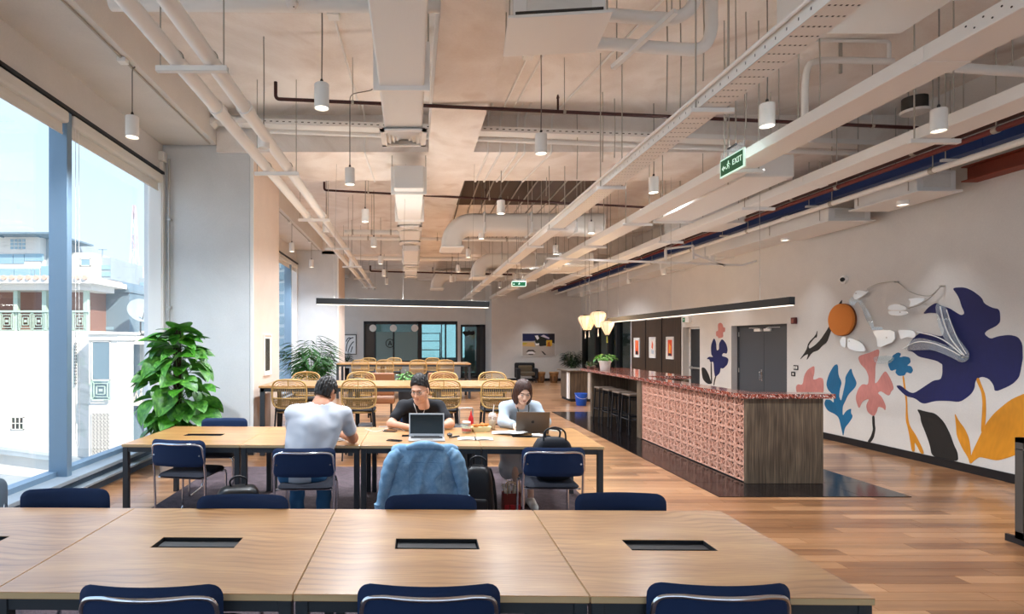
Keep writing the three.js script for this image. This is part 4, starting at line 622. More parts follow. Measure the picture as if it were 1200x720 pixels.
const backD = (v) => F * (EYE - 0.8) / (v - CY);                      // distance of a chair back whose top shows at row v
{
  const nr = 'navy chairs on the near side of the front row', fr = 'navy chairs on the far side of the front row';
  for (const [u, v, a, l] of [[170, 689, 0.01, 'one from the window'], [503, 688, 0.0, 'in the middle'], [851, 687, -0.02, 'at the aisle end']]) { const d = backD(v); navyChair('navy chair, chrome bar showing, at the near side of front table ' + l, (u - CX) * d / F, d + 0.27, a, nr); }
  for (const [u, v, a, l] of [[83, 572, 0.03, 'next to the window'], [287, 579, 0, 'one from the window'], [505, 579, 0.01, 'in the middle'], [723, 577, -0.02, 'at the aisle end']]) { const d = backD(v); navyChair('plain backed navy chair across the front table ' + l, (u - CX) * d / F, d - 0.27, Math.PI + a, fr); }
  navyChair('pale grey chair at the window end of the front row', (-34 - CX) * 3.6 / F, 3.35, Math.PI + 0.15, undefined, std(0x8f9ba4, 0.8));
  navyChair('empty navy chair turned slightly beside the window end of second row', (209 - CX) * 5.03 / F + 0.03, 5.03 + 0.24, -0.16);
  navyChair('navy chair the man in the white T-shirt sits on', (354 - CX) * 4.61 / F, 4.61 + 0.27, 0.03);
  navyChair('navy chair hidden under the denim jacket', (498 - CX) * 4.62 / F, 4.62 + 0.27, -0.02);
  navyChair('navy chair holding the dark backpack', (651 - CX) * 4.64 / F, 4.64 + 0.27, -0.03);
  navyChair('plain backed navy chair in front of the pothos pillar', (263 - CX) * 6.4 / F, 6.4 - 0.27 + 0.06, Math.PI + 0.02);
  navyChair('navy chair under the man in the black T-shirt', 0.12, 6.62, Math.PI);
  navyChair('navy chair under the woman in the pale shirt', 1.38, 6.66, Math.PI + 0.05);
}
// ---- high tables with rattan stools
const HT = 1.04;
function highTable(label, x0, x1, d0, d1, n) {
  const w = x1 - x0, dp = d1 - d0, t = thing('high_table', label, 'table', [(x0 + x1) / 2, 0, -(d0 + d1) / 2]);
  for (let k = 0; k < n; k++) mesh('tabletop', uvBox(G.rbox(w / n - 0.004, 0.035, dp, 0.004, -w / 2 + (k + 0.5) * w / n, HT - 0.0175, 0, 1), 1, k * 0.33, x0), M.oak, t);
  mesh('frame_rail', [G.span(-w / 2 + 0.03, w / 2 - 0.03, HT - 0.09, HT - 0.036, dp / 2 - 0.06, dp / 2 - 0.02), G.span(-w / 2 + 0.03, w / 2 - 0.03, HT - 0.09, HT - 0.036, -dp / 2 + 0.02, -dp / 2 + 0.06), G.span(-w / 2 + 0.03, w / 2 - 0.03, 0.2, 0.24, -0.03, 0.03)], M.frame, t);
  for (let k = 0; k <= n; k += 1) for (const s of [-1, 1]) mesh('leg', G.rbox(0.07, HT - 0.035, 0.05, 0.004, -w / 2 + 0.05 + k * (w - 0.1) / n, (HT - 0.035) / 2, s * (dp / 2 - 0.045), 1), M.frame, t);
  mesh('low_shelf', G.rbox(w - 0.1, 0.03, 0.4, 0.004, 0, 0.27, 0, 1), M.darkwood, t);
  return t;
}
highTable('long oak high table beside the near pillar', -2.27, 1.75, 8.12, 9.25, 3);
highTable('farther long oak high table in front of the meeting room', -2.25, 1.74, 16.2, 17.4, 3);
const stoolGeo = (() => {
  const w = 0.245, bowz = (x) => 0.06 * (1 - Math.pow(x / w, 2)), P = (x, y) => [x, y, 0.17 + bowz(x) + (y - 0.75) * 0.12];
  const arch = (cx, a, b, y0, n = 12) => Array.from({ length: n + 1 }, (_, i) => { const q = Math.PI * i / n; return P(cx + a * Math.cos(q), y0 + b * Math.sin(q)); });
  const outer = [P(-0.17, 0.755), P(-0.225, 0.79), P(-w, 0.87), P(-w, 1.02), P(-0.225, 1.1), P(-0.17, 1.14), P(-0.08, 1.155), P(0, 1.157), P(0.08, 1.155), P(0.17, 1.14), P(0.225, 1.1), P(w, 1.02), P(w, 0.87), P(0.225, 0.79), P(0.17, 0.755), P(0, 0.745)];
  const rail = (y, ww) => Array.from({ length: 9 }, (_, i) => P(-ww + i * ww / 4, y));
  const fans = []; for (const s of [-1, 1]) for (let k = 0; k < 4; k++) fans.push(G.tube(Array.from({ length: 8 }, (_, i) => { const q = Math.PI / 2 * i / 7, a = 0.055 + k * 0.05; return P(s * Math.min(0.23, Math.sin(q) * a + 0.012), 1.035 + Math.min(0.1, Math.cos(q) * (0.03 + k * 0.024))); }), 0.005, { n: 5 }));
  const rodsV = []; for (let k = -8; k <= 8; k++) rodsV.push(G.cyl(P(k * 0.027, 0.895), P(k * 0.027, 1.03), 0.004, 0.004, 5));
  const weave = []; for (let k = -11; k <= 11; k++) { const x = k * 0.02, y0 = 0.755 + Math.max(0, Math.abs(x) - 0.15) * 0.9; weave.push(G.cyl(P(x, y0), P(x * 1.02, 0.885), 0.0065, 0.0065, 5)); } for (let k = 0; k < 4; k++) weave.push(G.tube(rail(0.785 + k * 0.028, 0.2 + k * 0.008), 0.006, { n: 5 }));
  return {
    rim: merge([G.tube(outer, 0.013, { n: 8, closed: true, bend: 0.05 }), G.tube(rail(1.035, 0.24), 0.009, { n: 6 }), G.tube(rail(0.89, 0.24), 0.009, { n: 6 }), G.cyl(P(0, 1.035), P(0, 1.155), 0.009, 0.009, 6)]),
    fan: [merge(fans.slice(0, 4)), merge(fans.slice(4))], rods: merge(rodsV), weave: merge(weave),
    seat: pad(0.46, 0.42, 0.06, 0.09).rotateX(-Math.PI / 2).translate(0, 0.715, -0.02), apron: G.tube(Array.from({ length: 12 }, (_, i) => { const a = i / 12 * Math.PI * 2; return [0.22 * Math.cos(a), 0.685, -0.02 + 0.2 * Math.sin(a)]; }), 0.016, { closed: true, smooth: true, n: 6, seg: 30 }),
    legs: [[-1, -1], [1, -1], [-1, 1], [1, 1]].map(([a, b]) => G.cyl([a * 0.235, 0, b * 0.22 - 0.01], [a * 0.19, b > 0 ? 0.8 : 0.69, b * 0.175 - 0.01], 0.011, 0.014, 8)), ring: G.tube([[-0.22, 0.25, -0.2], [0.22, 0.25, -0.2], [0.22, 0.25, 0.19], [-0.22, 0.25, 0.19]], 0.009, { closed: true, n: 6 }),
  };
})();
function rattanStool(label, x, d, turn, group) {
  const t = thing('rattan_stool', label, 'bar chair', [x, 0, -d], turn, group);
  const b = mesh('backrest_rim', stoolGeo.rim, M.wicker, t); meshes('fan_canes', stoolGeo.fan, M.wicker, b); mesh('upright_canes', stoolGeo.rods, M.wicker, b); mesh('woven_band', stoolGeo.weave, M.wickerDark, b);
  mesh('seat_cushion', stoolGeo.seat, M.blackMatt, t); mesh('seat_ring', stoolGeo.apron, M.wicker, t); stoolGeo.legs.forEach((g) => mesh('leg', g, M.black, t)); mesh('footrest', stoolGeo.ring, M.black, t);
  return t;
}
{
  for (const [i, u] of [338, 420, 520, 585].entries()) rattanStool(ORD[i] + ' rattan chair from the pillar on near side of near high table', (u - CX) * 7.75 / F, 8.0, 0, 'rattan chairs at the near side of the near high table');
  for (const [i, u] of [359, 423, 520, 577].entries()) rattanStool(ORD[i] + ' rattan chair from the pillar on far side of near high table', (u - CX) * 9.6 / F, 9.38, Math.PI, 'rattan chairs at the far side of the near high table');
  for (const [i, u] of [422, 451, 490, 522].entries()) rattanStool(ORD[i] + ' rattan chair from the windows on near side of far high table', (u - CX) * 15.8 / F, 16.05, 0, 'rattan chairs at the near side of the far high table');
  for (const [i, u] of [432, 462, 507].entries()) rattanStool(ORD[i] + ' rattan chair from the windows on far side of far high table', (u - CX) * 17.8 / F, 17.6, Math.PI, 'rattan chairs at the far side of the far high table');
}
// ---- brown benches, books, bags around the near high table
function bench(label, x, d, w) { const t = thing('leather_bench', label, 'bench', [x, 0, -d]); mesh('seat', G.rbox(w, 0.14, 0.5, 0.04, 0, 0.38, 0), M.leather, t); mesh('backrest', G.rbox(w, 0.5, 0.12, 0.04, 0, 0.75, 0.22), M.leather, t); for (const a of [-1, 1]) for (const b of [-1, 1]) mesh('leg', G.cyl([a * (w / 2 - 0.08), 0, b * 0.18], [a * (w / 2 - 0.08), 0.31, b * 0.18], 0.018), M.black, t); }
bench('tan leather bench left of the small green plant', -0.72, 12.4, 0.56 + 0.1); bench('tan leather bench right of the small green plant', 0.66, 12.4, 0.62);
{ // magazines stacked on the shelf under the high table
  const cover = [0xd9d6cf, 0x8a8f98, 0xc7c2b6, 0x5b6470, 0xe6e2da, 0xa9a49a];
  for (const [x, zz, n, pl] of [[-0.72, -8.6, 7, 'pile nearest the pillar'], [-0.42, -8.58, 4, 'low pile beside the handbag'], [0.28, -8.6, 8, 'tallest pile'], [0.62, -8.6, 5, 'pile farthest from the pillar']]) for (let k = 0; k < n; k++) { const t = mesh('magazine', G.rbox(0.21, 0.017, 0.28, 0.002, 0, 0.0085, 0, 1), std(cover[(k * 5 + Math.round(x * 7) + 30) % 6], 0.5)); t.position.set(x + rr(-0.012, 0.012), 0.286 + k * 0.0175, zz); t.rotation.y = rr(-0.12, 0.12); tag(t, ORD[k] + ' magazine from the shelf in the ' + pl + ' under near high table', 'magazine', 'magazines under the near high table'); }
}
{ const t = thing('handbag', 'brown leather handbag on the shelf under the near high table', 'bag', [-0.2, 0.285, -8.5]); mesh('body', G.rbox(0.3, 0.24, 0.12, 0.04, 0, 0.12, 0), M.leatherDark, t); mesh('flap', G.rbox(0.28, 0.1, 0.13, 0.03, 0, 0.2, 0.002), M.leather, t); mesh('handle', G.tube([[-0.09, 0.22, 0], [-0.09, 0.34, 0], [0, 0.4, 0], [0.09, 0.34, 0], [0.09, 0.22, 0]], 0.009, { smooth: true }), M.leatherDark, t); }
{ const t = thing('cabin_suitcase', 'black cabin suitcase behind the food on the second row', 'suitcase', [0.72, 0, -7.15], 0.15); mesh('shell', G.rbox(0.4, 0.56, 0.24, 0.05, 0, 0.34, 0), M.black, t); mesh('handle', G.tube([[-0.09, 0.6, -0.08], [-0.09, 0.82, -0.08], [0.09, 0.82, -0.08], [0.09, 0.6, -0.08]], 0.009, { bend: 0.02 }), M.steel, t); mesh('front_pocket', G.rbox(0.34, 0.3, 0.03, 0.012, 0, 0.26, 0.125), M.blackMatt, t); mesh('white_tag', G.box(0.03, 0.14, 0.004, 0.13, 0.5, 0.122), M.white, t); for (const s of [-1, 1]) mesh('wheel', G.cyl([s * 0.16 - 0.012, 0.03, 0], [s * 0.16 + 0.012, 0.03, 0], 0.03), M.blackMatt, t); }
// ---- bar
{
  const bh = 1.02, d0 = 6.53, d1 = 9.5, x0 = 3.965;
  const bar = thing('bar_counter', 'long bar with breeze block front and dark timber end', 'bar', [0, 0, 0]);
  mesh('end_panel', uvBox(G.span(x0, 4.877, 0.01, bh, -d0, -d0 - 0.05)), M.darkwood, bar);
  mesh('shade_backing', G.span(x0 + 0.12, x0 + 0.16, 0, bh, -d0 - 0.05, -d1 - 0.02), M.walnut, bar);  // dark backing whose tone puts shade into the block openings
  mesh('far_post', uvBox(G.span(x0 - 0.005, x0 + 0.4, 0.01, bh, -d1 - 0.02, -d1 - 0.2)), M.darkwood, bar);
  mesh('far_panel', uvBox(G.span(4.02, 4.9, 0.01, bh, -12.3, -12.42)), M.darkwood, bar);
  mesh('kick_rail', G.span(x0 + 0.01, x0 + 0.04, 0.0, 0.018, -d0 - 0.05, -d1 - 0.02), M.blackMatt, bar);
  mesh('back_panel', uvBox(G.span(4.82, 4.88, 0.01, bh, -d1 - 0.2, -12.3)), M.darkwood, bar);
  // breeze blocks, each with its ring and petals
  const rows = 5, cols = 15, bl = (d1 - d0 - 0.05) / cols, bhh = (bh - 0.02) / rows, th = 0.028, s = Math.min(bl, bhh), hw = bl / 2, hh = bhh / 2;
  const g = []; const e = 0.013;
  g.push(G.box(bl - 0.002, e, th, 0, hh - e / 2 - 0.001, 0), G.box(bl - 0.002, e, th, 0, -hh + e / 2 + 0.001, 0), G.box(e, bhh - 0.002, th, hw - e / 2 - 0.001, 0, 0), G.box(e, bhh - 0.002, th, -hw + e / 2 + 0.001, 0, 0));
  g.push(new THREE.TorusGeometry(s * 0.27, 0.006, 4, 14));
  for (let k = 0; k < 8; k++) { const a = k * Math.PI / 4, r0 = 0, r1 = k % 2 ? Math.hypot(hw, hh) - 0.02 : (k % 4 ? hh : hw) - 0.01; g.push(G.bar([Math.cos(a) * r0, Math.sin(a) * r0, 0], [Math.cos(a) * r1, Math.sin(a) * r1, 0], ...(k % 4 === 2 ? [0.011, th * 0.8] : [th * 0.8, 0.011]))); }
  const petals = []; for (const [a, b] of [[1, 1], [1, -1], [-1, 1], [-1, -1]]) { const q = []; for (let k = 0; k <= 4; k++) { const t = Math.PI / 2 * k / 4; q.push([a * (hw - 0.012 - (hw * 0.62) * Math.cos(t)), b * (hh - 0.012 - (hh * 0.62) * Math.sin(t))]); } for (let k = 0; k < 4; k++) petals.push(G.bar([q[k][0], q[k][1], 0], [q[k + 1][0], q[k + 1][1], 0], th * 0.7, 0.012)); }
  const block = merge([...g.map((q) => q)].map((q) => { const c = q.clone(); return c; })); block.rotateY(-Math.PI / 2); const bg = uvBox(block, 1);
  for (let r = 0; r < rows; r++) for (let c = 0; c < cols; c++) mesh('breeze_block', bg, M.breeze, bar).position.set(x0 + th / 2 + 0.005, 0.02 + (r + 0.5) * bhh, -(d0 + 0.05 + (c + 0.5) * bl));
  // stone top: narrow ledge, wide part over the stools, return at the near end
    const ring = [[3.9, d0 - 0.05], [4.98, d0 - 0.05], [4.98, d0 + 0.2], [4.17, d0 + 0.2], [4.17, 9.83], [4.98, 9.83], [4.98, 12.75], [3.9, 12.75]];
  mesh('stone_worktop', uvBox(G.shape(ring.map(([x, d]) => [x, d]), 0.047, { bevel: 0.004 }).rotateX(-Math.PI / 2).translate(0, 1.0215 + 0.004, 0)), M.marble, bar);
}
function barStool(x, d, turn, i) {
  const t = thing('bar_stool', ORD[i] + ' black metal bar stool from the far end of the bar', 'stool', [x, 0, -d], turn, 'black bar stools at the bar'), h = 0.74;
  mesh('seat', G.rbox(0.36, 0.035, 0.34, 0.012, 0, h - 0.018, 0), std(0x75665a, 0.5), t);
  for (const [a, b] of [[-1, -1], [1, -1], [-1, 1], [1, 1]]) mesh('leg', G.bar([a * 0.19, 0, b * 0.18], [a * 0.16, h - 0.03, b * 0.15], 0.025, 0.025), M.black, t);
  mesh('footrest', G.tube([[-0.18, 0.28, -0.17], [0.18, 0.28, -0.17], [0.18, 0.28, 0.17], [-0.18, 0.28, 0.17]], 0.011, { closed: true, n: 6 }), M.black, t);
  mesh('upper_brace', [G.box(0.32, 0.02, 0.015, 0, h - 0.1, 0.155), G.box(0.32, 0.02, 0.015, 0, h - 0.1, -0.155)], M.black, t);
}
[11.55, 11.05, 10.55, 10.08].forEach((d, k) => barStool(4.05 + 0.01 * k, d, (k - 1) * 0.02, k));
{ const t = thing('service_cabinet', 'dark wood cabinet with white ends beyond the bar', 'cabinet', [4.78, 0, -15.9]); mesh('body', uvBox(G.span(-0.35, 0.5, 0.08, 0.84, -0.5, 0.5)), M.darkwood, t); mesh('worktop', uvBox(G.rbox(1.0, 0.04, 1.15, 0.005, 0.05, 0.86, 0)), M.darkwood, t); mesh('white_end', G.rbox(0.04, 0.74, 0.2, 0.005, -0.38, 0.45, 0.38), M.white, t); mesh('white_end', G.rbox(0.14, 0.74, 0.03, 0.005, 0.2, 0.45, 0.515), M.white, t); mesh('plinth', G.span(-0.33, 0.48, 0, 0.08, -0.48, 0.48), M.blackMatt, t); }
{ const p = onY(681, 475.5, 0), t = thing('bucket', 'blue plastic bucket on the floor by the bar end', 'bucket', [p[0], 0, p[2]]); const bm = std(0x1659c8, 0.45, { side: THREE.DoubleSide }); mesh('body', G.lathe([[0, 0.004], [0.125, 0.004], [0.16, 0.31], [0.168, 0.31], [0.168, 0.325], [0.155, 0.325], [0.12, 0.014], [0, 0.014]], 28), bm, t); mesh('bail_handle', G.tube(Array.from({ length: 9 }, (_, i) => { const a = Math.PI * i / 8; return [0.165 * Math.cos(a), 0.29 - 0.1 * Math.sin(a), 0.06 + 0.1 * Math.sin(a)]; }), 0.004), M.white, t); }
// ---- low framed board at the right edge
{ const p = onY(1194, 641, 0), t = thing('notice_board', 'low dark framed board on feet at the mural wall', 'board', [p[0], 0, p[2]]), w = 0.9; mesh('board_frame', [G.span(0, 0.045, 0.06, 0.9, -0.03, 0.03), G.span(w - 0.045, w, 0.06, 0.9, -0.03, 0.03), G.span(0, w, 0.86, 0.9, -0.03, 0.03), G.span(0, w, 0.06, 0.12, -0.03, 0.03)], std(0x4a4540, 0.5), t); mesh('face', G.span(0.045, w - 0.045, 0.12, 0.86, -0.01, 0.012), std(0xcfd2cd, 0.6), t); meshes('foot', [G.box(0.03, 0.06, 0.3, 0.06, 0.03, 0), G.box(0.03, 0.06, 0.3, w - 0.06, 0.03, 0)], M.black, t); mesh('bright_strip', G.span(0, 0.05, 0.8, 0.807, -0.032, 0.032), M.steel, t); }

// ================================================================ RIGHT WALL: MURAL AND FITTINGS
const chaikin = (q, n = 2) => { for (let k = 0; k < n; k++) { const r = []; for (let i = 0; i < q.length; i++) { const a = q[i], b = q[(i + 1) % q.length]; r.push([a[0] * 0.8 + b[0] * 0.2, a[1] * 0.8 + b[1] * 0.2], [a[0] * 0.2 + b[0] * 0.8, a[1] * 0.2 + b[1] * 0.8]); } q = r; } return q; };
const crop = (u0, v0, k) => (q) => q.map(([x, y]) => [u0 + x / k, v0 + y / k]);
function wallShape(px, depth = 0.003, off = 0, n = 2) { // picture outline carried onto the wall plane, then given thickness towards the room
  const q = chaikin(px, n).map(([u, v]) => { const p = onWall(u, v); return [p[2], p[1]]; });
  const g = G.shape(q, depth).rotateY(-Math.PI / 2).translate(X_WALL - 0.0005 - off, 0, 0); return uvBox(g, 1);
}
const paintMat = (c) => std(c, 0.65, { map: rep(T.mural, 0.6) });
const C1 = crop(920, 320, 6), C2 = crop(1040, 320, 6), C3 = crop(920, 420, 6), C4 = crop(1040, 420, 4.8), C5 = crop(810, 370, 8);
const navyPaint = paintMat(0x141b5c), pinkPaint = paintMat(0xdd8f86), tealPaint = paintMat(0x0d6f9e), orangePaint = paintMat(0xe8981c), blackPaint = paintMat(0x201d1b);
{
  const big = thing('mural_iris', 'huge navy blue iris painted on the mural wall', 'mural', [0, 0, 0]);
  mesh('petals', wallShape([...C2([[455, 105], [540, 100], [600, 125], [665, 175], [680, 215], [735, 245], [790, 255], [795, 345], [765, 375], [700, 405], [680, 430], [725, 465], [780, 445], [860, 435], [920, 450], [950, 500], [952, 590]]), ...C4([[762, 0], [750, 70], [740, 110], [700, 150], [605, 192], [598, 150], [570, 115], [530, 103], [495, 125], [490, 170], [470, 205], [410, 248], [340, 240], [270, 240], [200, 260], [155, 225], [105, 215], [45, 155], [75, 152], [120, 190], [150, 198], [215, 155], [260, 125], [300, 120], [310, 90], [310, 35]]), ...C2([[380, 640], [350, 620], [290, 605], [220, 590], [180, 555], [135, 545], [160, 490], [185, 455], [240, 415], [300, 430], [390, 450], [400, 400], [385, 370], [370, 320], [355, 285], [300, 280], [248, 290], [290, 240], [345, 208], [380, 230], [440, 250], [470, 270], [520, 300], [545, 285], [520, 230], [510, 190], [490, 150]])]), navyPaint, big);
  mesh('stem', wallShape(C4([[498, 122], [513, 106], [530, 150], [553, 210], [556, 300], [550, 385], [526, 425], [532, 330], [536, 250], [530, 190]]), 0.0032), orangePaint, big);
  const lf = thing('mural_leaf', 'big orange leaf painted below the navy iris', 'mural', [0, 0, 0]);
  mesh('large_leaf', wallShape([...C4([[465, 600], [470, 545], [520, 440], [550, 375], [600, 310], [690, 235], [768, 200]]), [1216, 456], [1216, 529], ...C4([[735, 540], [680, 560], [620, 577], [560, 565], [520, 555], [490, 575]])]), orangePaint, lf);
  mesh('small_leaf', wallShape(C4([[378, 305], [400, 350], [435, 395], [460, 450], [472, 540], [466, 600], [455, 560], [420, 505], [390, 435], [386, 370]]), 0.0032), orangePaint, lf);
  tag(mesh('mural_leaf', wallShape(C4([[165, 285], [215, 300], [270, 310], [320, 360], [355, 430], [375, 490], [395, 530], [400, 582], [320, 568], [250, 550], [240, 490], [215, 420], [190, 360], [185, 320]])), blackPaint), 'black leaf painted left of the orange leaves', 'mural');
  const tf = thing('mural_flower', 'small teal flower on a forked yellow stem painted on wall', 'mural', [0, 0, 0]);
  mesh('blossom', wallShape(C2([[8, 655], [4, 622], [34, 604], [36, 582], [75, 558], [98, 568], [84, 596], [120, 586], [158, 596], [164, 630], [136, 652], [168, 656], [182, 685], [166, 710], [134, 696], [122, 722], [80, 726], [56, 702], [66, 676], [25, 692]]), 0.0034, 0, 1), tealPaint, tf);
  mesh('stem', wallShape(C4([[84, 100], [93, 100], [100, 150], [112, 230], [115, 330], [125, 380], [165, 440], [210, 536], [190, 540], [165, 490], [152, 470], [155, 528], [137, 523], [128, 460], [115, 390], [103, 350], [105, 250], [92, 160]]), 0.0028), orangePaint, tf);
  tag(mesh('mural_seaweed', wallShape(C3([[410, 555], [398, 500], [380, 420], [355, 395], [300, 370], [275, 325], [285, 290], [320, 292], [345, 318], [340, 260], [300, 220], [290, 180], [310, 110], [345, 50], [372, 40], [375, 120], [400, 170], [385, 220], [380, 270], [395, 305], [410, 240], [425, 170], [425, 130], [465, 65], [475, 110], [505, 170], [495, 205], [445, 255], [420, 310], [405, 340], [405, 410], [430, 370], [467, 352], [462, 385], [478, 410], [450, 455], [420, 490]])), tealPaint), 'teal blue seaweed shaped plant painted beside the bar end', 'mural');
  const pf = thing('mural_flower', 'large pink flower on a crooked black stem painted on wall', 'mural', [0, 0, 0]);
  mesh('blossom', wallShape(C3([[515, 0], [530, 40], [570, 80], [590, 130], [585, 190], [545, 180], [515, 215], [495, 280], [520, 362], [545, 300], [595, 285], [570, 330], [580, 380], [625, 412], [645, 380], [655, 340], [690, 350], [705, 370], [710, 335], [680, 270], [650, 245], [675, 230], [725, 265], [740, 255], [745, 235], [767, 215], [750, 160], [710, 88], [690, 105], [650, 170], [630, 180], [635, 120], [635, 50], [655, 0], [665, -50], [655, -65], [600, -40], [560, -28], [525, -18]])), pinkPaint, pf);
  mesh('stem', wallShape(C3([[613, 405], [630, 405], [632, 470], [637, 500], [625, 560], [600, 596], [578, 591], [605, 550], [620, 500], [615, 470]]), 0.0032), blackPaint, pf);
  tag(mesh('mural_flower', wallShape(C3([[75, 205], [90, 182], [125, 190], [135, 120], [160, 80], [208, 50], [208, 100], [195, 150], [215, 150], [245, 135], [272, 145], [272, 270], [90, 270]])), pinkPaint), 'pink flower painted low behind the near end of the bar', 'mural');
  tag(mesh('mural_branch', wallShape(C1([[100, 615], [150, 545], [165, 490], [215, 440], [228, 400], [225, 455], [210, 455], [165, 510], [170, 535], [210, 510], [250, 470], [290, 410], [320, 360], [322, 300], [345, 265], [365, 235], [403, 185], [400, 215], [370, 260], [350, 320], [335, 380], [320, 420], [295, 490], [265, 510], [235, 545], [190, 560], [150, 620], [165, 570], [140, 580]]), 0.003, 0, 1), blackPaint), 'black twig shape painted behind the orange disc', 'mural');
  const sf = thing('mural_flower', 'slim navy and pink flower painted between the two doors', 'mural', [0, 0, 0]);
  mesh('pink_bloom', wallShape(C5([[250, 80], [275, 65], [295, 80], [300, 110], [320, 112], [318, 155], [298, 155], [303, 205], [255, 215], [250, 195], [235, 195], [233, 148], [255, 145]]), 0.0034), pinkPaint, sf);
  mesh('navy_petals', wallShape(C5([[215, 205], [235, 255], [238, 330], [262, 320], [262, 260], [290, 215], [330, 265], [343, 320], [335, 360], [300, 350], [285, 380], [330, 390], [352, 410], [340, 460], [300, 500], [275, 490], [270, 540], [225, 580], [215, 520], [210, 430], [180, 440], [170, 410], [145, 410], [165, 385], [210, 390], [188, 370], [185, 280]])), navyPaint, sf);
  mesh('black_leaf', wallShape(C5([[97, 485], [130, 490], [160, 540], [195, 645], [150, 640], [110, 600], [100, 540]])), blackPaint, sf);
  mesh('stem', wallShape(C5([[183, 435], [192, 435], [196, 560], [196, 640], [188, 640], [184, 560]]), 0.0028), blackPaint, sf); mesh('stem', wallShape(C5([[228, 560], [238, 562], [222, 620], [218, 655], [208, 655], [214, 610]]), 0.0028), blackPaint, sf);
}
{ const c = onWall(989, 375), t = thing('wall_disc', 'thick orange felt disc mounted on the mural wall', 'wall art', [X_WALL - 0.001, c[1], c[2]]); mesh('felt_face', G.lathe([[0, 0.07], [0.258, 0.07], [0.268, 0.06], [0.268, 0]], 48).rotateZ(Math.PI / 2), std(0xd98238, 0.9, { bumpMap: rep(T.fabric, 3), bumpScale: 0.001 }), t); mesh('rim_band', G.cyl([-0.002, 0, 0], [-0.03, 0, 0], 0.2695, 0.2695, 48), std(0x7c4420, 0.8), t); }
{ // sculpture of clear and mirrored acrylic pieces
  const t = thing('acrylic_sculpture', 'clear and mirrored acrylic relief mounted above the flowers', 'wall art', [0, 0, 0]);
  const mir = std(0xf6fbfd, 0.18, { metalness: 0.15 });
  for (const q of [C1([[410, 480], [430, 450], [455, 452], [452, 528], [425, 515]]), C1([[465, 452], [545, 480], [575, 500], [600, 550], [540, 555], [465, 530]]), C1([[645, 405], [800, 400], [805, 480], [680, 532], [675, 460], [660, 440]]), C2([[105, 400], [215, 405], [230, 440], [215, 460], [170, 450], [125, 470], [115, 430]]), C2([[30, 262], [40, 230], [100, 218], [165, 240], [165, 262]]), C2([[32, 268], [165, 268], [180, 290], [120, 302], [45, 295]]), C2([[170, 185], [240, 175], [300, 180], [270, 210], [180, 245], [200, 200]]), C1([[505, 165], [530, 120], [625, 132], [590, 150], [560, 175], [520, 190]])]) mesh('mirrored_piece', wallShape(q, 0.006, 0.06, 1), mir, t);
  for (const q of [C1([[465, 200], [500, 160], [545, 190], [500, 235]]), C1([[530, 190], [560, 190], [600, 250], [640, 330], [650, 385], [620, 375], [590, 320], [565, 250]]), C1([[620, 380], [700, 378], [720, 400], [640, 405]]), C1([[640, 590], [760, 580], [800, 600], [760, 640], [660, 640]]), C2([[360, 210], [440, 240], [470, 330], [520, 450], [605, 560], [600, 610], [555, 630], [500, 560], [430, 470], [385, 370]]), C2([[135, 545], [190, 470], [260, 455], [400, 490], [545, 560], [590, 620], [545, 632], [470, 590], [340, 540], [230, 545]])]) mesh('clear_piece', wallShape(q, 0.006, 0.05, 1), M.acrylic, t);
  const line = (q, r, m, off = 0.066) => mesh('bright_edge', G.tube(q.map(([u, v]) => { const p = onWall(u, v); return [X_WALL - off, p[1], p[2]]; }), r, { smooth: true, n: 6 }), m, t);
  line(C2([[405, 235], [430, 340], [480, 460], [575, 580]]), 0.008, M.white); line(C2([[140, 535], [230, 490], [330, 490], [450, 530], [545, 580]]), 0.008, M.white); line(C2([[240, 415], [380, 450], [470, 500], [560, 575]]), 0.008, M.white); line(C2([[450, 260], [480, 350], [530, 470], [590, 570]]), 0.005, M.white);
  line([...C1([[600, 112], [650, 85], [700, 70], [800, 62]]), ...C2([[100, 70], [180, 130], [250, 155], [330, 158], [400, 95]])], 0.006, M.steel, 0.05); line(C2([[400, 95], [330, 170], [250, 225], [170, 250]]), 0.005, M.steel, 0.05);
  for (const p of [[1053, 330.5], [1107, 335.5], [1000, 400], [1044, 396], [1134, 419], [1060, 366], [1008, 344]]) { const q = onWall(...p); mesh('standoff', G.cyl([X_WALL - 0.068, q[1], q[2]], [X_WALL, q[1], q[2]], 0.012, 0.012, 10), M.steel, t); }
}
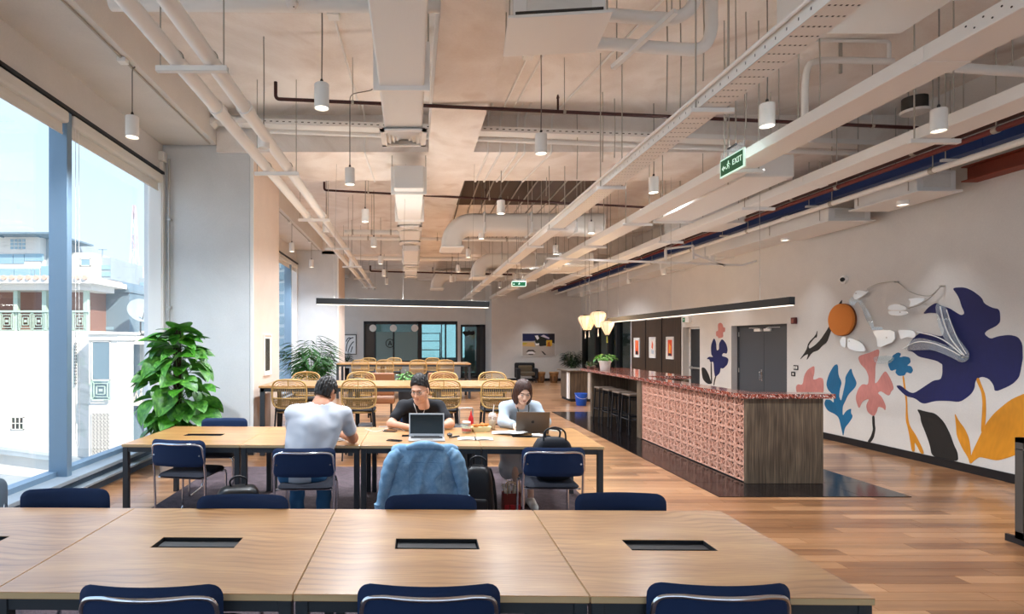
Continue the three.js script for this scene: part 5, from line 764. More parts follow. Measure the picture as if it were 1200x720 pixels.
{ // small fittings
  let p = onWall(990, 328); let t = thing('security_camera', 'small dome camera above the orange disc', 'camera', [X_WALL, p[1], p[2]]);
  mesh('mount', G.cyl([0, 0, 0], [-0.03, 0, 0], 0.07, 0.07, 20), M.white, t); mesh('body', G.sphere(0.05, -0.035, 0, 0), M.white, t); mesh('lens', G.sphere(0.036, -0.055, 0, 0.02), M.black, t);
  p = onWall(932, 376); t = thing('fire_alarm', 'small dark red fire alarm box beside the double door', 'alarm', [X_WALL, p[1], p[2]]); mesh('box', G.rbox(0.05, 0.12, 0.12, 0.01, -0.025, 0, 0), std(0x5c1d1a, 0.5), t); mesh('grille', G.rbox(0.01, 0.07, 0.07, 0.004, -0.052, -0.01, 0), std(0x8c4a40, 0.5), t);
  p = onWall(933, 431); t = thing('light_switch', 'black two gang switch plate below the alarm box', 'switch', [X_WALL, p[1], p[2]]); mesh('plate', G.rbox(0.012, 0.09, 0.12, 0.004, -0.006, 0, 0), M.black, t); for (const s of [-1, 1]) mesh('rocker', G.rbox(0.008, 0.05, 0.035, 0.002, -0.014, 0, s * 0.026), M.whiteMatt, t);
  p = onWall(930, 438.5); t = thing('card_reader', 'black card reader under the switch plate', 'switch', [X_WALL, p[1], p[2]]); mesh('plate', G.rbox(0.014, 0.085, 0.1, 0.004, -0.007, 0, 0), M.black, t); mesh('key_pad', G.rbox(0.006, 0.04, 0.04, 0.002, -0.016, 0, 0.01), M.whiteMatt, t);
  p = onWall(806, 375); t = thing('exit_light', 'small green lit box above the single dark door', 'exit sign', [X_WALL, p[1], p[2] + 0.05]); mesh('housing', G.rbox(0.09, 0.16, 0.34, 0.01, -0.045, 0, 0.0), M.white, t); mesh('green_face', G.rbox(0.006, 0.11, 0.13, 0.002, -0.092, 0, -0.08), signGreen, t); mesh('figure', runner(0.075).map((g) => g.rotateY(-Math.PI / 2).translate(-0.096, 0, -0.08)), signWhite, t);
}
// three framed prints on the walnut panels
function canvasTex(w, h, draw) { const c = document.createElement('canvas'); c.width = w; c.height = h; draw(c.getContext('2d'), w, h); const t = new THREE.CanvasTexture(c); t.colorSpace = THREE.SRGBColorSpace; return t; }
function framed(name, label, w, h, pos, turn, tx, fw = 0.02, frameMat = M.white, border = 0.06) {
  const t = thing(name, label, 'picture', pos, turn);
  mesh('picture_frame', [G.box(w, fw, 0.03, 0, h / 2 - fw / 2, 0.015), G.box(w, fw, 0.03, 0, -h / 2 + fw / 2, 0.015), G.box(fw, h - 2 * fw, 0.03, -w / 2 + fw / 2, 0, 0.015), G.box(fw, h - 2 * fw, 0.03, w / 2 - fw / 2, 0, 0.015)], frameMat, t);
  if (border) mesh('mount_board', G.box(w - 2 * fw, h - 2 * fw, 0.01, 0, 0, 0.008), M.whiteMatt, t);
  mesh('print', new THREE.PlaneGeometry(w - 2 * (fw + border), h - 2 * (fw + border)).translate(0, 0, border ? 0.0145 : 0.024), std(0xffffff, 0.6, { map: tx }), t);
  if (!border) mesh('stretcher', G.box(w - 2 * fw, h - 2 * fw, 0.018, 0, 0, 0.013), M.whiteMatt, t);
  return t;
}
{
  const blob = (g, w, h, c, q) => { g.fillStyle = c; g.beginPath(); q.forEach(([x, y], i) => (i ? g.lineTo(x * w, y * h) : g.moveTo(x * w, y * h))); g.closePath(); g.fill(); };
  const pr = [
    (g, w, h) => { blob(g, w, h, '#e2562a', [[0, 0], [1, 0], [1, 1], [0, 1]]); blob(g, w, h, '#f07a48', [[0.2, 0], [0.8, 0], [0.6, 0.6], [0.25, 0.5]]); blob(g, w, h, '#201a1c', [[0.2, 0.75], [0.8, 0.75], [0.9, 1], [0.1, 1]]); },
    (g, w, h) => { blob(g, w, h, '#e8dcd2', [[0, 0], [1, 0], [1, 1], [0, 1]]); blob(g, w, h, '#e0663a', [[0.35, 0.05], [0.7, 0.3], [0.55, 0.65], [0.2, 0.5]]); blob(g, w, h, '#b5bdc4', [[0.1, 0.6], [0.9, 0.7], [0.8, 0.95], [0.2, 0.9]]); },
    (g, w, h) => { blob(g, w, h, '#e0501f', [[0, 0], [1, 0], [1, 1], [0, 1]]); blob(g, w, h, '#f3a23c', [[0.3, 0.2], [0.75, 0.4], [0.6, 0.9], [0.25, 0.8]]); blob(g, w, h, '#3a2430', [[0.1, 0.82], [0.9, 0.86], [0.9, 1], [0.1, 1]]); },
  ];
  const lab = ['red and black print on the walnut panel by the glass partition', 'grey and orange print on the middle walnut panel', 'orange and amber print on the walnut panel beside the door'];
  [[748, 407.5], [766.5, 407.5], [787, 408]].forEach(([u, v], k) => { const p = onWall(u, v); framed('framed_print', lab[k], 0.42, 0.62, [X_WALL - 0.033, p[1], p[2]], -Math.PI / 2, canvasTex(96, 160, pr[k]), 0.015, M.white, 0.07); });
  const p = at(631, 404, D_FAR);
  framed('painting', 'wide blue yellow and white abstract canvas on the far wall', 1.4, 0.96, [p[0], p[1], -D_FAR], 0, canvasTex(320, 210, (g, w, h) => {
    blob(g, w, h, '#b9ada2', [[0, 0], [1, 0], [1, 1], [0, 1]]); blob(g, w, h, '#101c4e', [[0, 0], [1, 0], [1, 0.45], [0.6, 0.3], [0.3, 0.34], [0, 0.34]]); blob(g, w, h, '#1b0f22', [[0.78, 0], [1, 0], [1, 0.45], [0.9, 0.4]]);
    blob(g, w, h, '#1c1f14', [[0.38, 0.12], [0.5, 0.08], [0.72, 0.2], [0.74, 0.55], [0.55, 0.58], [0.4, 0.4]]); blob(g, w, h, '#efe9ef', [[0.38, 0.1], [0.48, 0.08], [0.52, 0.22], [0.46, 0.3], [0.42, 0.2]]); blob(g, w, h, '#d9cfe0', [[0.56, 0.12], [0.66, 0.05], [0.84, 0.2], [0.82, 0.25], [0.68, 0.18]]);
    blob(g, w, h, '#e0b32c', [[0.74, 0.3], [0.92, 0.3], [0.92, 0.56], [0.74, 0.6]]); blob(g, w, h, '#b5641c', [[0.78, 0.42], [0.84, 0.36], [0.88, 0.6], [0.77, 0.58]]); blob(g, w, h, '#dcb271', [[0, 0.4], [0.36, 0.4], [0.4, 0.6], [0, 0.58]]); blob(g, w, h, '#c9b030', [[0, 0.42], [0.16, 0.42], [0.1, 0.5], [0, 0.5]]); blob(g, w, h, '#f4efe8', [[0.4, 0.46], [0.52, 0.44], [0.52, 0.52], [0.42, 0.54]]);
    blob(g, w, h, '#3c332e', [[0.1, 0.86], [0.18, 0.74], [0.34, 0.74], [0.42, 0.86], [0.3, 0.8], [0.18, 0.82]]); blob(g, w, h, '#f0ebe6', [[0.12, 0.92], [0.2, 0.82], [0.32, 0.82], [0.4, 0.92]]); blob(g, w, h, '#3c332e', [[0.18, 0.93], [0.34, 0.93], [0.33, 0.97], [0.2, 0.97]]); blob(g, w, h, '#2e2824', [[0.58, 0.8], [0.64, 0.82], [0.74, 0.97], [0.68, 0.97]]);
  }), 0.012, M.white, 0);
  const k = at(410, 404, 25.5);
  framed('ink_drawing', 'black and white line drawing beside the meeting room window', 0.62, 0.94, [k[0], k[1], -25.5], 0, canvasTex(120, 180, (g, w, h) => { g.fillStyle = '#f1f0ee'; g.fillRect(0, 0, w, h); g.strokeStyle = '#16161a'; g.lineWidth = 9; g.beginPath(); g.moveTo(20, 160); g.bezierCurveTo(20, 60, 60, 20, 100, 20); g.moveTo(40, 170); g.bezierCurveTo(60, 90, 90, 70, 104, 60); g.moveTo(20, 60); g.bezierCurveTo(40, 10, 60, 20, 70, 30); g.moveTo(70, 170); g.lineTo(90, 110); g.stroke(); }), 0.03, M.black, 0.03);
  const q = [-2.365, 1.48, -8.95]; // print on the side of the near pillar
  framed('pillar_print', 'narrow dark framed print on the peach side of near pillar', 0.42, 0.66, q, Math.PI / 2, canvasTex(120, 200, (g, w, h) => { g.fillStyle = '#23241f'; g.fillRect(0, 0, w, h); let s = 7; for (let i = 0; i < 260; i++) { s = (s * 73 + 41) % 9973; const x = s % w; s = (s * 57 + 13) % 9973; const y = s % h; g.fillStyle = i % 3 ? '#4a4c42' : '#121310'; g.fillRect(x, y, 6, 10); } }), 0.02, M.white, 0.05);
}
{ // round letter mark on the meeting room glass
  const c = at(457, 402.5, 25.45), t = thing('glass_decal', 'round black letter mark on the meeting room glass', 'decal', [c[0], c[1], -25.474]);
  mesh('ring', new THREE.TorusGeometry(0.19, 0.016, 6, 36).scale(1, 1, 0.15), M.blackMatt, t); mesh('letter', text('A', 0.2, 0.002), M.blackMatt, t);
  const q = thing('door_decal', 'dark torn leaf mark on the glass door', 'decal', [2.62, 2.08, -25.53]); mesh('mark', G.shape(chaikin([[-0.3, 0.02], [-0.2, 0.1], [-0.05, 0.06], [0.0, 0.14], [0.1, 0.05], [0.25, 0.12], [0.3, -0.02], [0.18, -0.12], [0.05, -0.08], [-0.12, -0.16], [-0.22, -0.08]]), 0.002), M.blackMatt, q);
}
// ================================================================ FAR SEATING AND LANTERNS
{
  const p = onY(613, 447, 0), t = thing('armchair', 'black armchair with a tan cushion at the far wall', 'armchair', [p[0], 0, -22.7]);
  mesh('shell', [G.rbox(0.84, 0.5, 0.16, 0.06, 0, 0.55, -0.32), G.rbox(0.14, 0.42, 0.7, 0.05, -0.36, 0.38, 0), G.rbox(0.14, 0.42, 0.7, 0.05, 0.36, 0.38, 0)], M.blackMatt, t); mesh('seat', G.rbox(0.6, 0.16, 0.62, 0.05, 0, 0.36, 0.02), std(0x5a4d3c, 0.8), t); mesh('cushion', G.rbox(0.58, 0.3, 0.12, 0.05, 0, 0.54, -0.18), std(0x6c5c46, 0.85), t); for (const a of [-1, 1]) for (const b of [-1, 1]) mesh('leg', G.cyl([a * 0.34, 0, b * 0.28], [a * 0.34, 0.2, b * 0.28], 0.02), M.black, t);
  for (const [u, l] of [[633.5, 'carved wooden drum stool next to the armchair'], [649, 'carved wooden drum stool next to the far palm']]) { const s = onY(u, 448.5, 0), d = thing('drum_stool', l, 'stool', [s[0], 0, -22.6]); mesh('body', G.lathe([[0, 0], [0.14, 0], [0.13, 0.08], [0.15, 0.2], [0.19, 0.36], [0.2, 0.42], [0.17, 0.44], [0, 0.44]], 18), std(0x8a6038, 0.6), d); mesh('carved_facets', [0, 1, 2, 3, 4, 5].map((k) => G.box(0.1, 0.26, 0.02, 0, 0.2, 0.152, 0).rotateY(k * Math.PI / 3)), std(0x5e3d20, 0.7), d); mesh('rim', G.tube(Array.from({ length: 16 }, (_, i) => [0.195 * Math.cos(i / 8 * Math.PI), 0.41, 0.195 * Math.sin(i / 8 * Math.PI)]), 0.012, { closed: true, n: 6 }), std(0xb98f5c, 0.6), d); }
  const glow = new THREE.MeshPhysicalMaterial({ color: 0xf7e6c4, emissive: 0xffdcaa, emissiveIntensity: 0.34, roughness: 0.8, side: THREE.DoubleSide });
  [[686, 378, 13.0, 1.0], [690.5, 379, 13.5, 0.92], [701, 374, 12.6, 1.06], [711.5, 384, 12.2, 0.9]].forEach(([u, v, d, k], i) => {
    const c = at(u, v, d), l = thing('silk_lantern', ['cream silk lantern hanging lowest at the bar end', 'cream silk lantern half hidden behind another', 'largest cream silk lantern hung highest at the bar end', 'small cream silk lantern below the linear lamp'][[0, 1, 2, 3][i]], 'lantern', c, 0, 'silk lanterns at the bar end');
    const prof = [[0.05, 0.16], [0.125, 0.15], [0.165, 0.11], [0.16, 0.05], [0.11, -0.06], [0.055, -0.17], [0.035, -0.185]].map(([r, y]) => [r * k, y * k]);
    mesh('shade', G.lathe(prof, 20), glow, l);
    for (let q = 0; q < 10; q++) mesh('rib', G.tube(prof.map(([r, y]) => [r * Math.cos(q * 0.628) * 1.01, y, r * Math.sin(q * 0.628) * 1.01]), 0.0028, { n: 4 }), std(0xb8935c, 0.6), l);
    mesh('cap', [G.cyl([0, 0.155 * k, 0], [0, 0.18 * k, 0], 0.05 * k), G.cyl([0, -0.21 * k, 0], [0, -0.18 * k, 0], 0.038 * k)], std(0x2c2118, 0.6), l);
    mesh('tassel', [G.cyl([0, -0.38 * k, 0], [0, -0.24 * k, 0], 0.016, 0.01, 8), G.cyl([0, -0.25 * k, 0], [0, -0.2 * k, 0], 0.008)], i === 3 ? std(0xb5b04a, 0.8) : M.whiteMatt, l); mesh('cord', G.cyl([0, 0.17 * k, 0], [0, TOP - c[1], 0], 0.004, 0.004, 5), M.cable, l);
    const b = new THREE.PointLight(0xffd6a4, 0.9 * LAMP_GAIN, 0, 2); b.name = 'lamp_light'; b.castShadow = true; b.shadow.radius = 3; l.add(b);
  });
}

// ================================================================ PLANTS
function leafGeo(len, wid, { fold = 0.12, droop = 0.25, heart = 0.0, nu = 4, nv = 8 } = {}) { // blade from the stalk at the origin along +z, surface up
  return G.grid(nu, nv, (s, t) => { const q = s * 2 - 1, prof = heart ? Math.pow(Math.sin(Math.PI * Math.pow(t, 0.62)), 0.8) : Math.pow(Math.sin(Math.PI * Math.pow(t, 0.8)), 0.9); const back = heart * Math.abs(q) * (1 - t) * (1 - t) * len; return [q * wid / 2 * Math.max(prof, 0.001), fold * wid * Math.abs(q) * prof - droop * len * t * t, len * t - back * 1.2]; });
}
function place(m, p, yaw, pitch, roll = 0, s = 1) { m.position.set(...p); m.rotation.set(pitch, yaw, roll, 'YXZ'); m.scale.setScalar(s); return m; }
{ // pothos climbing a pole
  const t = thing('pothos_plant', 'tall pothos with heart shaped leaves climbing a pole by the window', 'plant', [-3.05, 0, -7.15]);
  mesh('pot', G.lathe([[0, 0.0], [0.2, 0.0], [0.25, 0.42], [0.27, 0.44], [0.24, 0.44], [0.22, 0.4], [0, 0.4]], 28), M.porcelain, t); mesh('soil', G.cyl([0, 0.385, 0], [0, 0.405, 0], 0.225, 0.225, 20), M.soil, t);
  mesh('moss_pole', G.cyl([0, 0.4, 0], [0, 1.86, 0], 0.05, 0.05, 12), M.moss, t);
  const geos = [leafGeo(0.25, 0.25, { heart: 0.25, droop: 0.3 }), leafGeo(0.29, 0.3, { heart: 0.3, droop: 0.22, fold: 0.2 }), leafGeo(0.22, 0.2, { heart: 0.2, droop: 0.45 })];
  const stems = [];
  for (let k = 0; k < 140; k++) {
    const f = (k + 0.5) / 140, y = 0.5 + 1.36 * f, a = k * 2.399963, R = 0.12 + 0.22 * Math.sin(Math.PI * Math.pow(f, 0.75)) * rr(0.35, 1.3), p = [Math.sin(a) * R, y + rr(-0.04, 0.04), Math.cos(a) * R];
    stems.push(G.tube([[Math.sin(a) * 0.05, p[1] - 0.12, Math.cos(a) * 0.05], [Math.sin(a) * R * 0.6, p[1] + 0.02, Math.cos(a) * R * 0.6], p], 0.004, { n: 4 }));
    place(mesh('leaf', geos[k % 3], k % 7 === 0 ? M.leafPale : M.leaf, t), p, a + rr(-0.7, 0.7), rr(0.1, 1.15) - f * 0.55, rr(-0.6, 0.6), rr(0.6, 1.1));
  }
  mesh('leaf_stalks', stems, M.stem, t).userData.kind = 'stuff';
}
function palmPlant(label, pos, n, L, pot, mat, spread = 1, upright = 0.0) {
  const t = thing('potted_palm', label, 'plant', pos);
  if (pot) { mesh('pot', pot, pot.userData.mat, t); }
  const y0 = pot ? pot.userData.top : 0.4, blade = leafGeo(0.3, 0.028, { fold: 0.3, droop: 0.25, nu: 2, nv: 5 });
  for (let k = 0; k < n; k++) {
    const a = k * 2.4 + rr(-0.2, 0.2), lean = (0.15 + 0.75 * (k / n)) * spread, len = L * rr(0.75, 1.05), pts = [];
    for (let i = 0; i <= 7; i++) { const q = i / 7, out = len * (lean * q * 0.9), up = len * (q * (1 - 0.25 * lean) - 0.55 * lean * q * q * q); pts.push([Math.sin(a) * out, y0 + up, Math.cos(a) * out]); }
    const fr = new THREE.Group(); fr.name = 'frond'; t.add(fr);
    mesh('rib', G.tube(pts, (q) => 0.008 * (1 - q) + 0.002, { n: 5 }), M.stem, fr);
    const bl = []; for (let i = 2; i <= 14; i++) for (const s of [-1, 1]) { const q = 0.28 + 0.72 * i / 14, j = Math.min(6.999, q * 7), A = V(...pts[Math.floor(j)]).lerp(V(...pts[Math.floor(j) + 1]), j % 1), g = blade.clone(), sc = (0.55 + 0.6 * Math.sin(Math.PI * q * 0.92)) * len / 1.0; g.scale(sc, sc, sc); g.applyMatrix4(new THREE.Matrix4().makeRotationFromEuler(new THREE.Euler(rr(-0.1, 0.35), a + s * (1.15 - 0.65 * q), s * 0.3, 'YXZ'))); bl.push(g.translate(A.x, A.y, A.z)); }
    mesh('leaflets', bl, mat, fr).userData.kind = 'stuff';
  }
  return t;
}
const potOf = (prof, mat, top) => Object.assign(G.lathe(prof, 24), { userData: { mat, top } });
palmPlant('green areca palm behind the near high table by the window', [-2.05, 0, -11.2], 18, 1.36, potOf([[0, 0], [0.18, 0], [0.24, 0.66], [0.26, 0.68], [0.22, 0.68], [0.2, 0.62], [0, 0.62]], M.porcelain, 0.6), M.palm, 0.55);
palmPlant('dark palm in a terracotta pot in the far corner', [6.55, 0, -22.5], 15, 1.15, potOf([[0, 0], [0.15, 0], [0.21, 0.38], [0.23, 0.38], [0.23, 0.44], [0.19, 0.44], [0.18, 0.4], [0, 0.4]], M.terracotta, 0.4), M.palmDark, 0.6);
palmPlant('dark green palm against the pale wall beside the ink drawing', [-3.0, 0, -24.4], 9, 0.9, potOf([[0, 0], [0.18, 0], [0.22, 0.5], [0.2, 0.5], [0, 0.46]], M.blackMatt, 0.46), M.palmDark, 0.9);
function bushy(name, label, pos, pot, potMat, top, n, R, h, mat, ls) {
  const t = thing(name, label, 'plant', pos); mesh('pot', pot, potMat, t); mesh('soil', G.cyl([0, top - 0.02, 0], [0, top, 0], 0.6 * ls, 0.6 * ls, 14), M.soil, t);
  const g = leafGeo(ls, ls * 0.6, { droop: 0.35 }); const st = [];
  for (let k = 0; k < n; k++) { const a = k * 2.4, f = Math.sqrt((k + 0.5) / n), r = R * f, y = top + h * (1 - 0.6 * f * f) * rr(0.6, 1.05), p = [Math.sin(a) * r, y, Math.cos(a) * r]; st.push(G.tube([[Math.sin(a) * 0.02, top, Math.cos(a) * 0.02], [p[0] * 0.6, top + (y - top) * 0.8, p[2] * 0.6], p], 0.003, { n: 4 })); place(mesh('leaf', g, mat, t), p, a + rr(-0.5, 0.5), rr(-0.3, 0.7), rr(-0.4, 0.4), rr(0.7, 1.15)); }
  mesh('leaf_stalks', st, M.stem, t).userData.kind = 'stuff'; return t;
}
bushy('potted_plant', 'leafy plant in a white pot on the bar', at(709, 432, 11.9).map((v, i) => (i === 1 ? 1.077 : v)), G.lathe([[0, 0], [0.1, 0], [0.12, 0.16], [0.135, 0.165], [0.135, 0.2], [0.12, 0.2], [0.115, 0.17], [0, 0.17]], 24), M.porcelain, 0.18, 46, 0.22, 0.17, M.leafPale, 0.1);
bushy('small_plant', 'small bright green plant between the tan benches', [-0.14, 0, -12.3], G.lathe([[0, 0], [0.14, 0], [0.18, 0.76], [0.15, 0.76], [0, 0.72]], 20), M.blackMatt, 0.74, 50, 0.19, 0.3, M.leaf, 0.09);
bushy('bowl_plant', 'small dried plant in a grey bowl at the bar end', [4.05, 1.077, -12.5], G.lathe([[0, 0], [0.06, 0], [0.12, 0.06], [0.11, 0.06], [0.06, 0.012], [0, 0.012]], 20), M.steel, 0.05, 22, 0.12, 0.12, M.palmDark, 0.08);

// ================================================================ THINGS ON AND AROUND THE SECOND ROW
const TT = TH + 0.0005;
function laptop(label, c, turn, w, dp, lidAngle, shell, screenMat, logo) {
  const t = thing('laptop', label, 'laptop', [c[0], TT, c[2]], turn); // keyboard towards +z, hinge at -z
  mesh('base', G.rbox(w, 0.014, dp, 0.005, 0, 0.007, 0), shell, t);
  mesh('keyboard', G.rbox(w * 0.88, 0.002, dp * 0.46, 0.0008, 0, 0.0145, -dp * 0.18, 1), M.blackMatt, t); mesh('trackpad', G.rbox(w * 0.34, 0.0015, dp * 0.3, 0.0006, 0, 0.0142, dp * 0.28, 1), M.steel, t);
  const lid = new THREE.Group(); lid.name = 'lid'; lid.position.set(0, 0.013, -dp / 2 + 0.006); lid.rotation.x = -lidAngle; t.add(lid); const lh = dp * 0.98;
  mesh('lid_shell', G.rbox(w, lh, 0.007, 0.0033, 0, lh / 2, 0), shell, lid); mesh('screen', G.rbox(w - 0.024, lh - 0.04, 0.0012, 0.0004, 0, lh / 2 + 0.006, 0.0036, 1), screenMat, lid);
  mesh('hinge', G.cyl([-w * 0.36, 0, 0], [w * 0.36, 0, 0], 0.006), M.black, lid);
  if (logo) mesh('emblem', [G.shape(chaikin([[0, 0.012], [0.008, 0.014], [0.016, 0.006], [0.013, 0.0], [0.015, -0.008], [0.008, -0.018], [0, -0.015], [-0.008, -0.018], [-0.016, -0.008], [-0.017, 0.004], [-0.008, 0.014]]), 0.0008).rotateY(Math.PI).translate(0, lh * 0.52, -0.0036), G.shape([[0.0, 0.016], [0.006, 0.026], [0.002, 0.017]], 0.0008).rotateY(Math.PI).translate(0, lh * 0.52, -0.0036)], M.black, lid);
  return t;
}
const darkScreen = phys(0x0c120f, 0.12, {}), alu = std(0xc9cbcc, 0.35, { metalness: 0.6 }), spaceGrey = std(0x6a625a, 0.4, { metalness: 0.5 });
laptop('open silver laptop with a dark screen on the second row', onY(500, 515.5, TH), -0.02, 0.355, 0.235, 0.2, alu, darkScreen, false);
laptop('open grey laptop seen from behind in front of the woman', [1.27, 0, -5.9], Math.PI - 0.06, 0.345, 0.235, 0.3, spaceGrey, darkScreen, true);
{ const p = onY(557, 515, TH), t = thing('notebook', 'open white notebook with a dark centre band', 'notebook', [p[0], TT, p[2]], -0.05); for (const s of [-1, 1]) mesh('page_block', G.grid(8, 4, (a, b) => [s * (0.004 + a * 0.165), 0.006 + 0.008 * Math.sin(Math.PI * Math.min(1, a * 1.1)), (b - 0.5) * 0.13]), std(0xf2efea, 0.8, { side: THREE.DoubleSide }), t); mesh('cover', G.rbox(0.35, 0.004, 0.14, 0.001, 0, 0.002, 0, 1), std(0xd6cfc6, 0.7), t); mesh('elastic_band', G.rbox(0.014, 0.016, 0.15, 0.003, 0.0, 0.009, 0, 1), M.black, t); mesh('printed_lines', [0, 1, 2, 3, 4].flatMap((k) => [G.box(0.12, 0.0006, 0.003, -0.09, 0.0152, -0.045 + k * 0.02), G.box(0.12, 0.0006, 0.003, 0.09, 0.0152, -0.045 + k * 0.02)]), M.cable, t); }
function phone(label, u, v, turn) { const p = onY(u, v, TH), t = thing('mobile_phone', label, 'phone', [p[0], TT, p[2]], turn); mesh('body', G.rbox(0.072, 0.008, 0.145, 0.004, 0, 0.004, 0), M.black, t); mesh('glass', G.rbox(0.066, 0.0012, 0.138, 0.0005, 0, 0.0083, 0, 1), phys(0x101214, 0.08, {}), t); return t; }
phone('black phone beside the silver laptop near table edge', 462, 517, 1.2); phone('black phone farther back left of the silver laptop', 457, 506, 1.35); { const p = phone('dark phone lying on a white wallet by the backpack', 650, 503.5, 0.9); const q = onY(650, 505, TH), w = mesh('wallet', G.rbox(0.1, 0.012, 0.17, 0.004, 0, 0.006, 0), M.whiteMatt); w.position.set(q[0], TT, q[2]); w.rotation.y = 0.9; tag(w, 'white wallet under the dark phone', 'wallet'); p.position.y += 0.0125; p.position.z = q[2]; p.position.x = q[0]; }
{ const p = onY(533, 513, TH), t = thing('marker_pen', 'black marker pen lying left of the notebook', 'pen', [p[0], TT, p[2]], -0.9); mesh('barrel', G.cyl([0, 0.008, -0.06], [0, 0.008, 0.04], 0.008), M.black, t); mesh('cap', G.cyl([0, 0.008, 0.04], [0, 0.008, 0.075], 0.0085, 0.006), std(0x33302e, 0.4), t); }
{ const p = onY(527, 511, TH), t = thing('mouse', 'small black mouse right of the silver laptop', 'mouse', [p[0], TT, p[2]]); mesh('shell', G.sphere(0.03, 0, 0.012, 0, 1, 0.55, 1.6), M.black, t); mesh('wheel', G.cyl([-0.004, 0.029, -0.02], [0.004, 0.029, -0.02], 0.006), M.cable, t); }
{ const p = onY(577, 503.5, TH), t = thing('iced_coffee', 'plastic cup of iced coffee with straw', 'cup', [p[0], TT, p[2]]); mesh('cup', G.lathe([[0, 0.001], [0.03, 0.001], [0.044, 0.14], [0.0455, 0.14], [0.0455, 0.143]], 20), phys(0xf0f0ee, 0.1, { transmission: 0.85, thickness: 0, side: THREE.DoubleSide }), t); mesh('coffee', G.lathe([[0, 0.004], [0.029, 0.004], [0.039, 0.1], [0, 0.1]], 20), std(0xc9b394, 0.4), t); mesh('dome_lid', G.lathe([[0.047, 0.14], [0.046, 0.155], [0.035, 0.178], [0.014, 0.188]], 20), phys(0xffffff, 0.1, { transmission: 0.7, thickness: 0, side: THREE.DoubleSide }), t); mesh('straw', G.cyl([-0.01, 0.03, 0], [0.018, 0.27, 0.0], 0.0055), M.white, t); }
{ const p = onY(546.5, 507.5, TH), t = thing('glass_jar', 'squat glass jar with a pale lid beside the snack', 'jar', [p[0], TT, p[2]]); mesh('glass', G.lathe([[0, 0.002], [0.045, 0.002], [0.05, 0.01], [0.05, 0.085], [0.042, 0.098]], 20), phys(0xeaf0ee, 0.05, { transmission: 0.85, thickness: 0, side: THREE.DoubleSide }), t); mesh('pudding', G.lathe([[0, 0.006], [0.044, 0.006], [0.046, 0.06], [0, 0.06]], 20), std(0xe6d8b4, 0.5), t); mesh('lid', G.lathe([[0, 0.118], [0.042, 0.118], [0.045, 0.114], [0.045, 0.098], [0, 0.098]], 20), M.white, t); mesh('label', G.lathe([[0.0505, 0.02], [0.0505, 0.05]], 12), std(0xc9442c, 0.6, { side: THREE.DoubleSide }), t); }
{ const p = onY(563, 505.5, TH), t = thing('snack_box', 'open paper box of fried snack', 'food', [p[0], TT, p[2]], 0.2); mesh('box', G.shape([[-0.085, 0], [0.085, 0], [0.11, 0.05], [-0.11, 0.05]], 0.1).translate(0, 0, -0.05), std(0xe4d9a2, 0.7), t); mesh('open_flap', G.box(0.16, 0.003, 0.08, -0.13, 0.03, 0, 0, 0, 0.5), std(0xe8dfb2, 0.7), t); const sn = std(0xc87a34, 0.7); for (let k = 0; k < 9; k++) mesh('snack_piece', G.sphere(0.024, -0.07 + (k % 4) * 0.045 + rr(-0.01, 0.01), 0.056 + rr(0, 0.014), -0.025 + Math.floor(k / 4) * 0.028, 1.2, 0.8, 1, 8), sn, t); }
{ const p = onY(552, 503, TH), t = thing('sauce_bottle', 'red squeeze bottle behind the glass jar', 'bottle', [p[0], TT, p[2]], 0); mesh('body', G.lathe([[0, 0.001], [0.026, 0.001], [0.028, 0.01], [0.028, 0.12], [0.014, 0.15]], 18), std(0xc71f26, 0.4), t); mesh('cap', G.cyl([0, 0.148, 0], [0, 0.2, 0], 0.013, 0.005), std(0xd9322f, 0.4), t); }
{ const p = onY(596, 508.5, TH); for (let k = 0; k < 3; k++) { const s = mesh('paper_sheet', G.shell(8, 6, (a, b) => [(a - 0.5) * 0.24, 0.002 + 0.006 * Math.sin(a * 5 + k) * b, (b - 0.5) * 0.17], 0.0008), std([0xf3f1ee, 0xe4e9f2, 0xf0ece6][k], 0.8)); s.position.set(p[0] + (k - 1) * 0.05, TT + 0.003 + k * 0.008, p[2] + (k - 1) * 0.02); s.rotation.y = -0.15 + k * 0.22; tag(s, ['white paper sheet under two others beside the grey laptop', 'pale blue paper sheet lying on another beside the grey laptop', 'cream paper sheet on top beside the grey laptop'][k], 'paper', 'papers beside the grey laptop'); } }
{ const p = onY(631, 512, TH), t = mesh('crumpled_tissue', G.grid(12, 10, (a, b) => { const q = a * 6.28, r = b * 3.14; const n = 0.75 + 0.5 * noise.noise(Math.cos(q) * 2, r * 1.5, Math.sin(q) * 2); return [Math.cos(q) * Math.sin(r) * 0.09 * n, Math.max(0, 0.012 + Math.cos(r) * 0.02 * n), Math.sin(q) * Math.sin(r) * 0.05 * n]; }), std(0xf2f0ec, 0.9, { side: THREE.DoubleSide })); t.position.set(p[0], TT, p[2]); tag(t, 'crumpled white tissue beside the backpack', 'tissue'); }
tag(mesh('charger_cable', G.tube([onY(428, 503, TH + 0.004), onY(440, 506, TH + 0.004), onY(452, 503, TH + 0.004), onY(466, 501.5, TH + 0.004), onY(474, 505, TH + 0.004)], 0.0028, { smooth: true, n: 6 }), M.white), 'white charging cable loosely laid on the second row', 'cable');
{ const p = [-0.75, TT, -5.43], t = thing('tablet_computer', 'small white tablet under the hand of the man in white', 'tablet', p, 0.3); mesh('body', G.rbox(0.14, 0.007, 0.2, 0.003, 0, 0.0035, 0), M.white, t); mesh('glass', G.rbox(0.125, 0.001, 0.18, 0.0004, 0, 0.0074, 0, 1), phys(0xb9c0c2, 0.1, {}), t); }
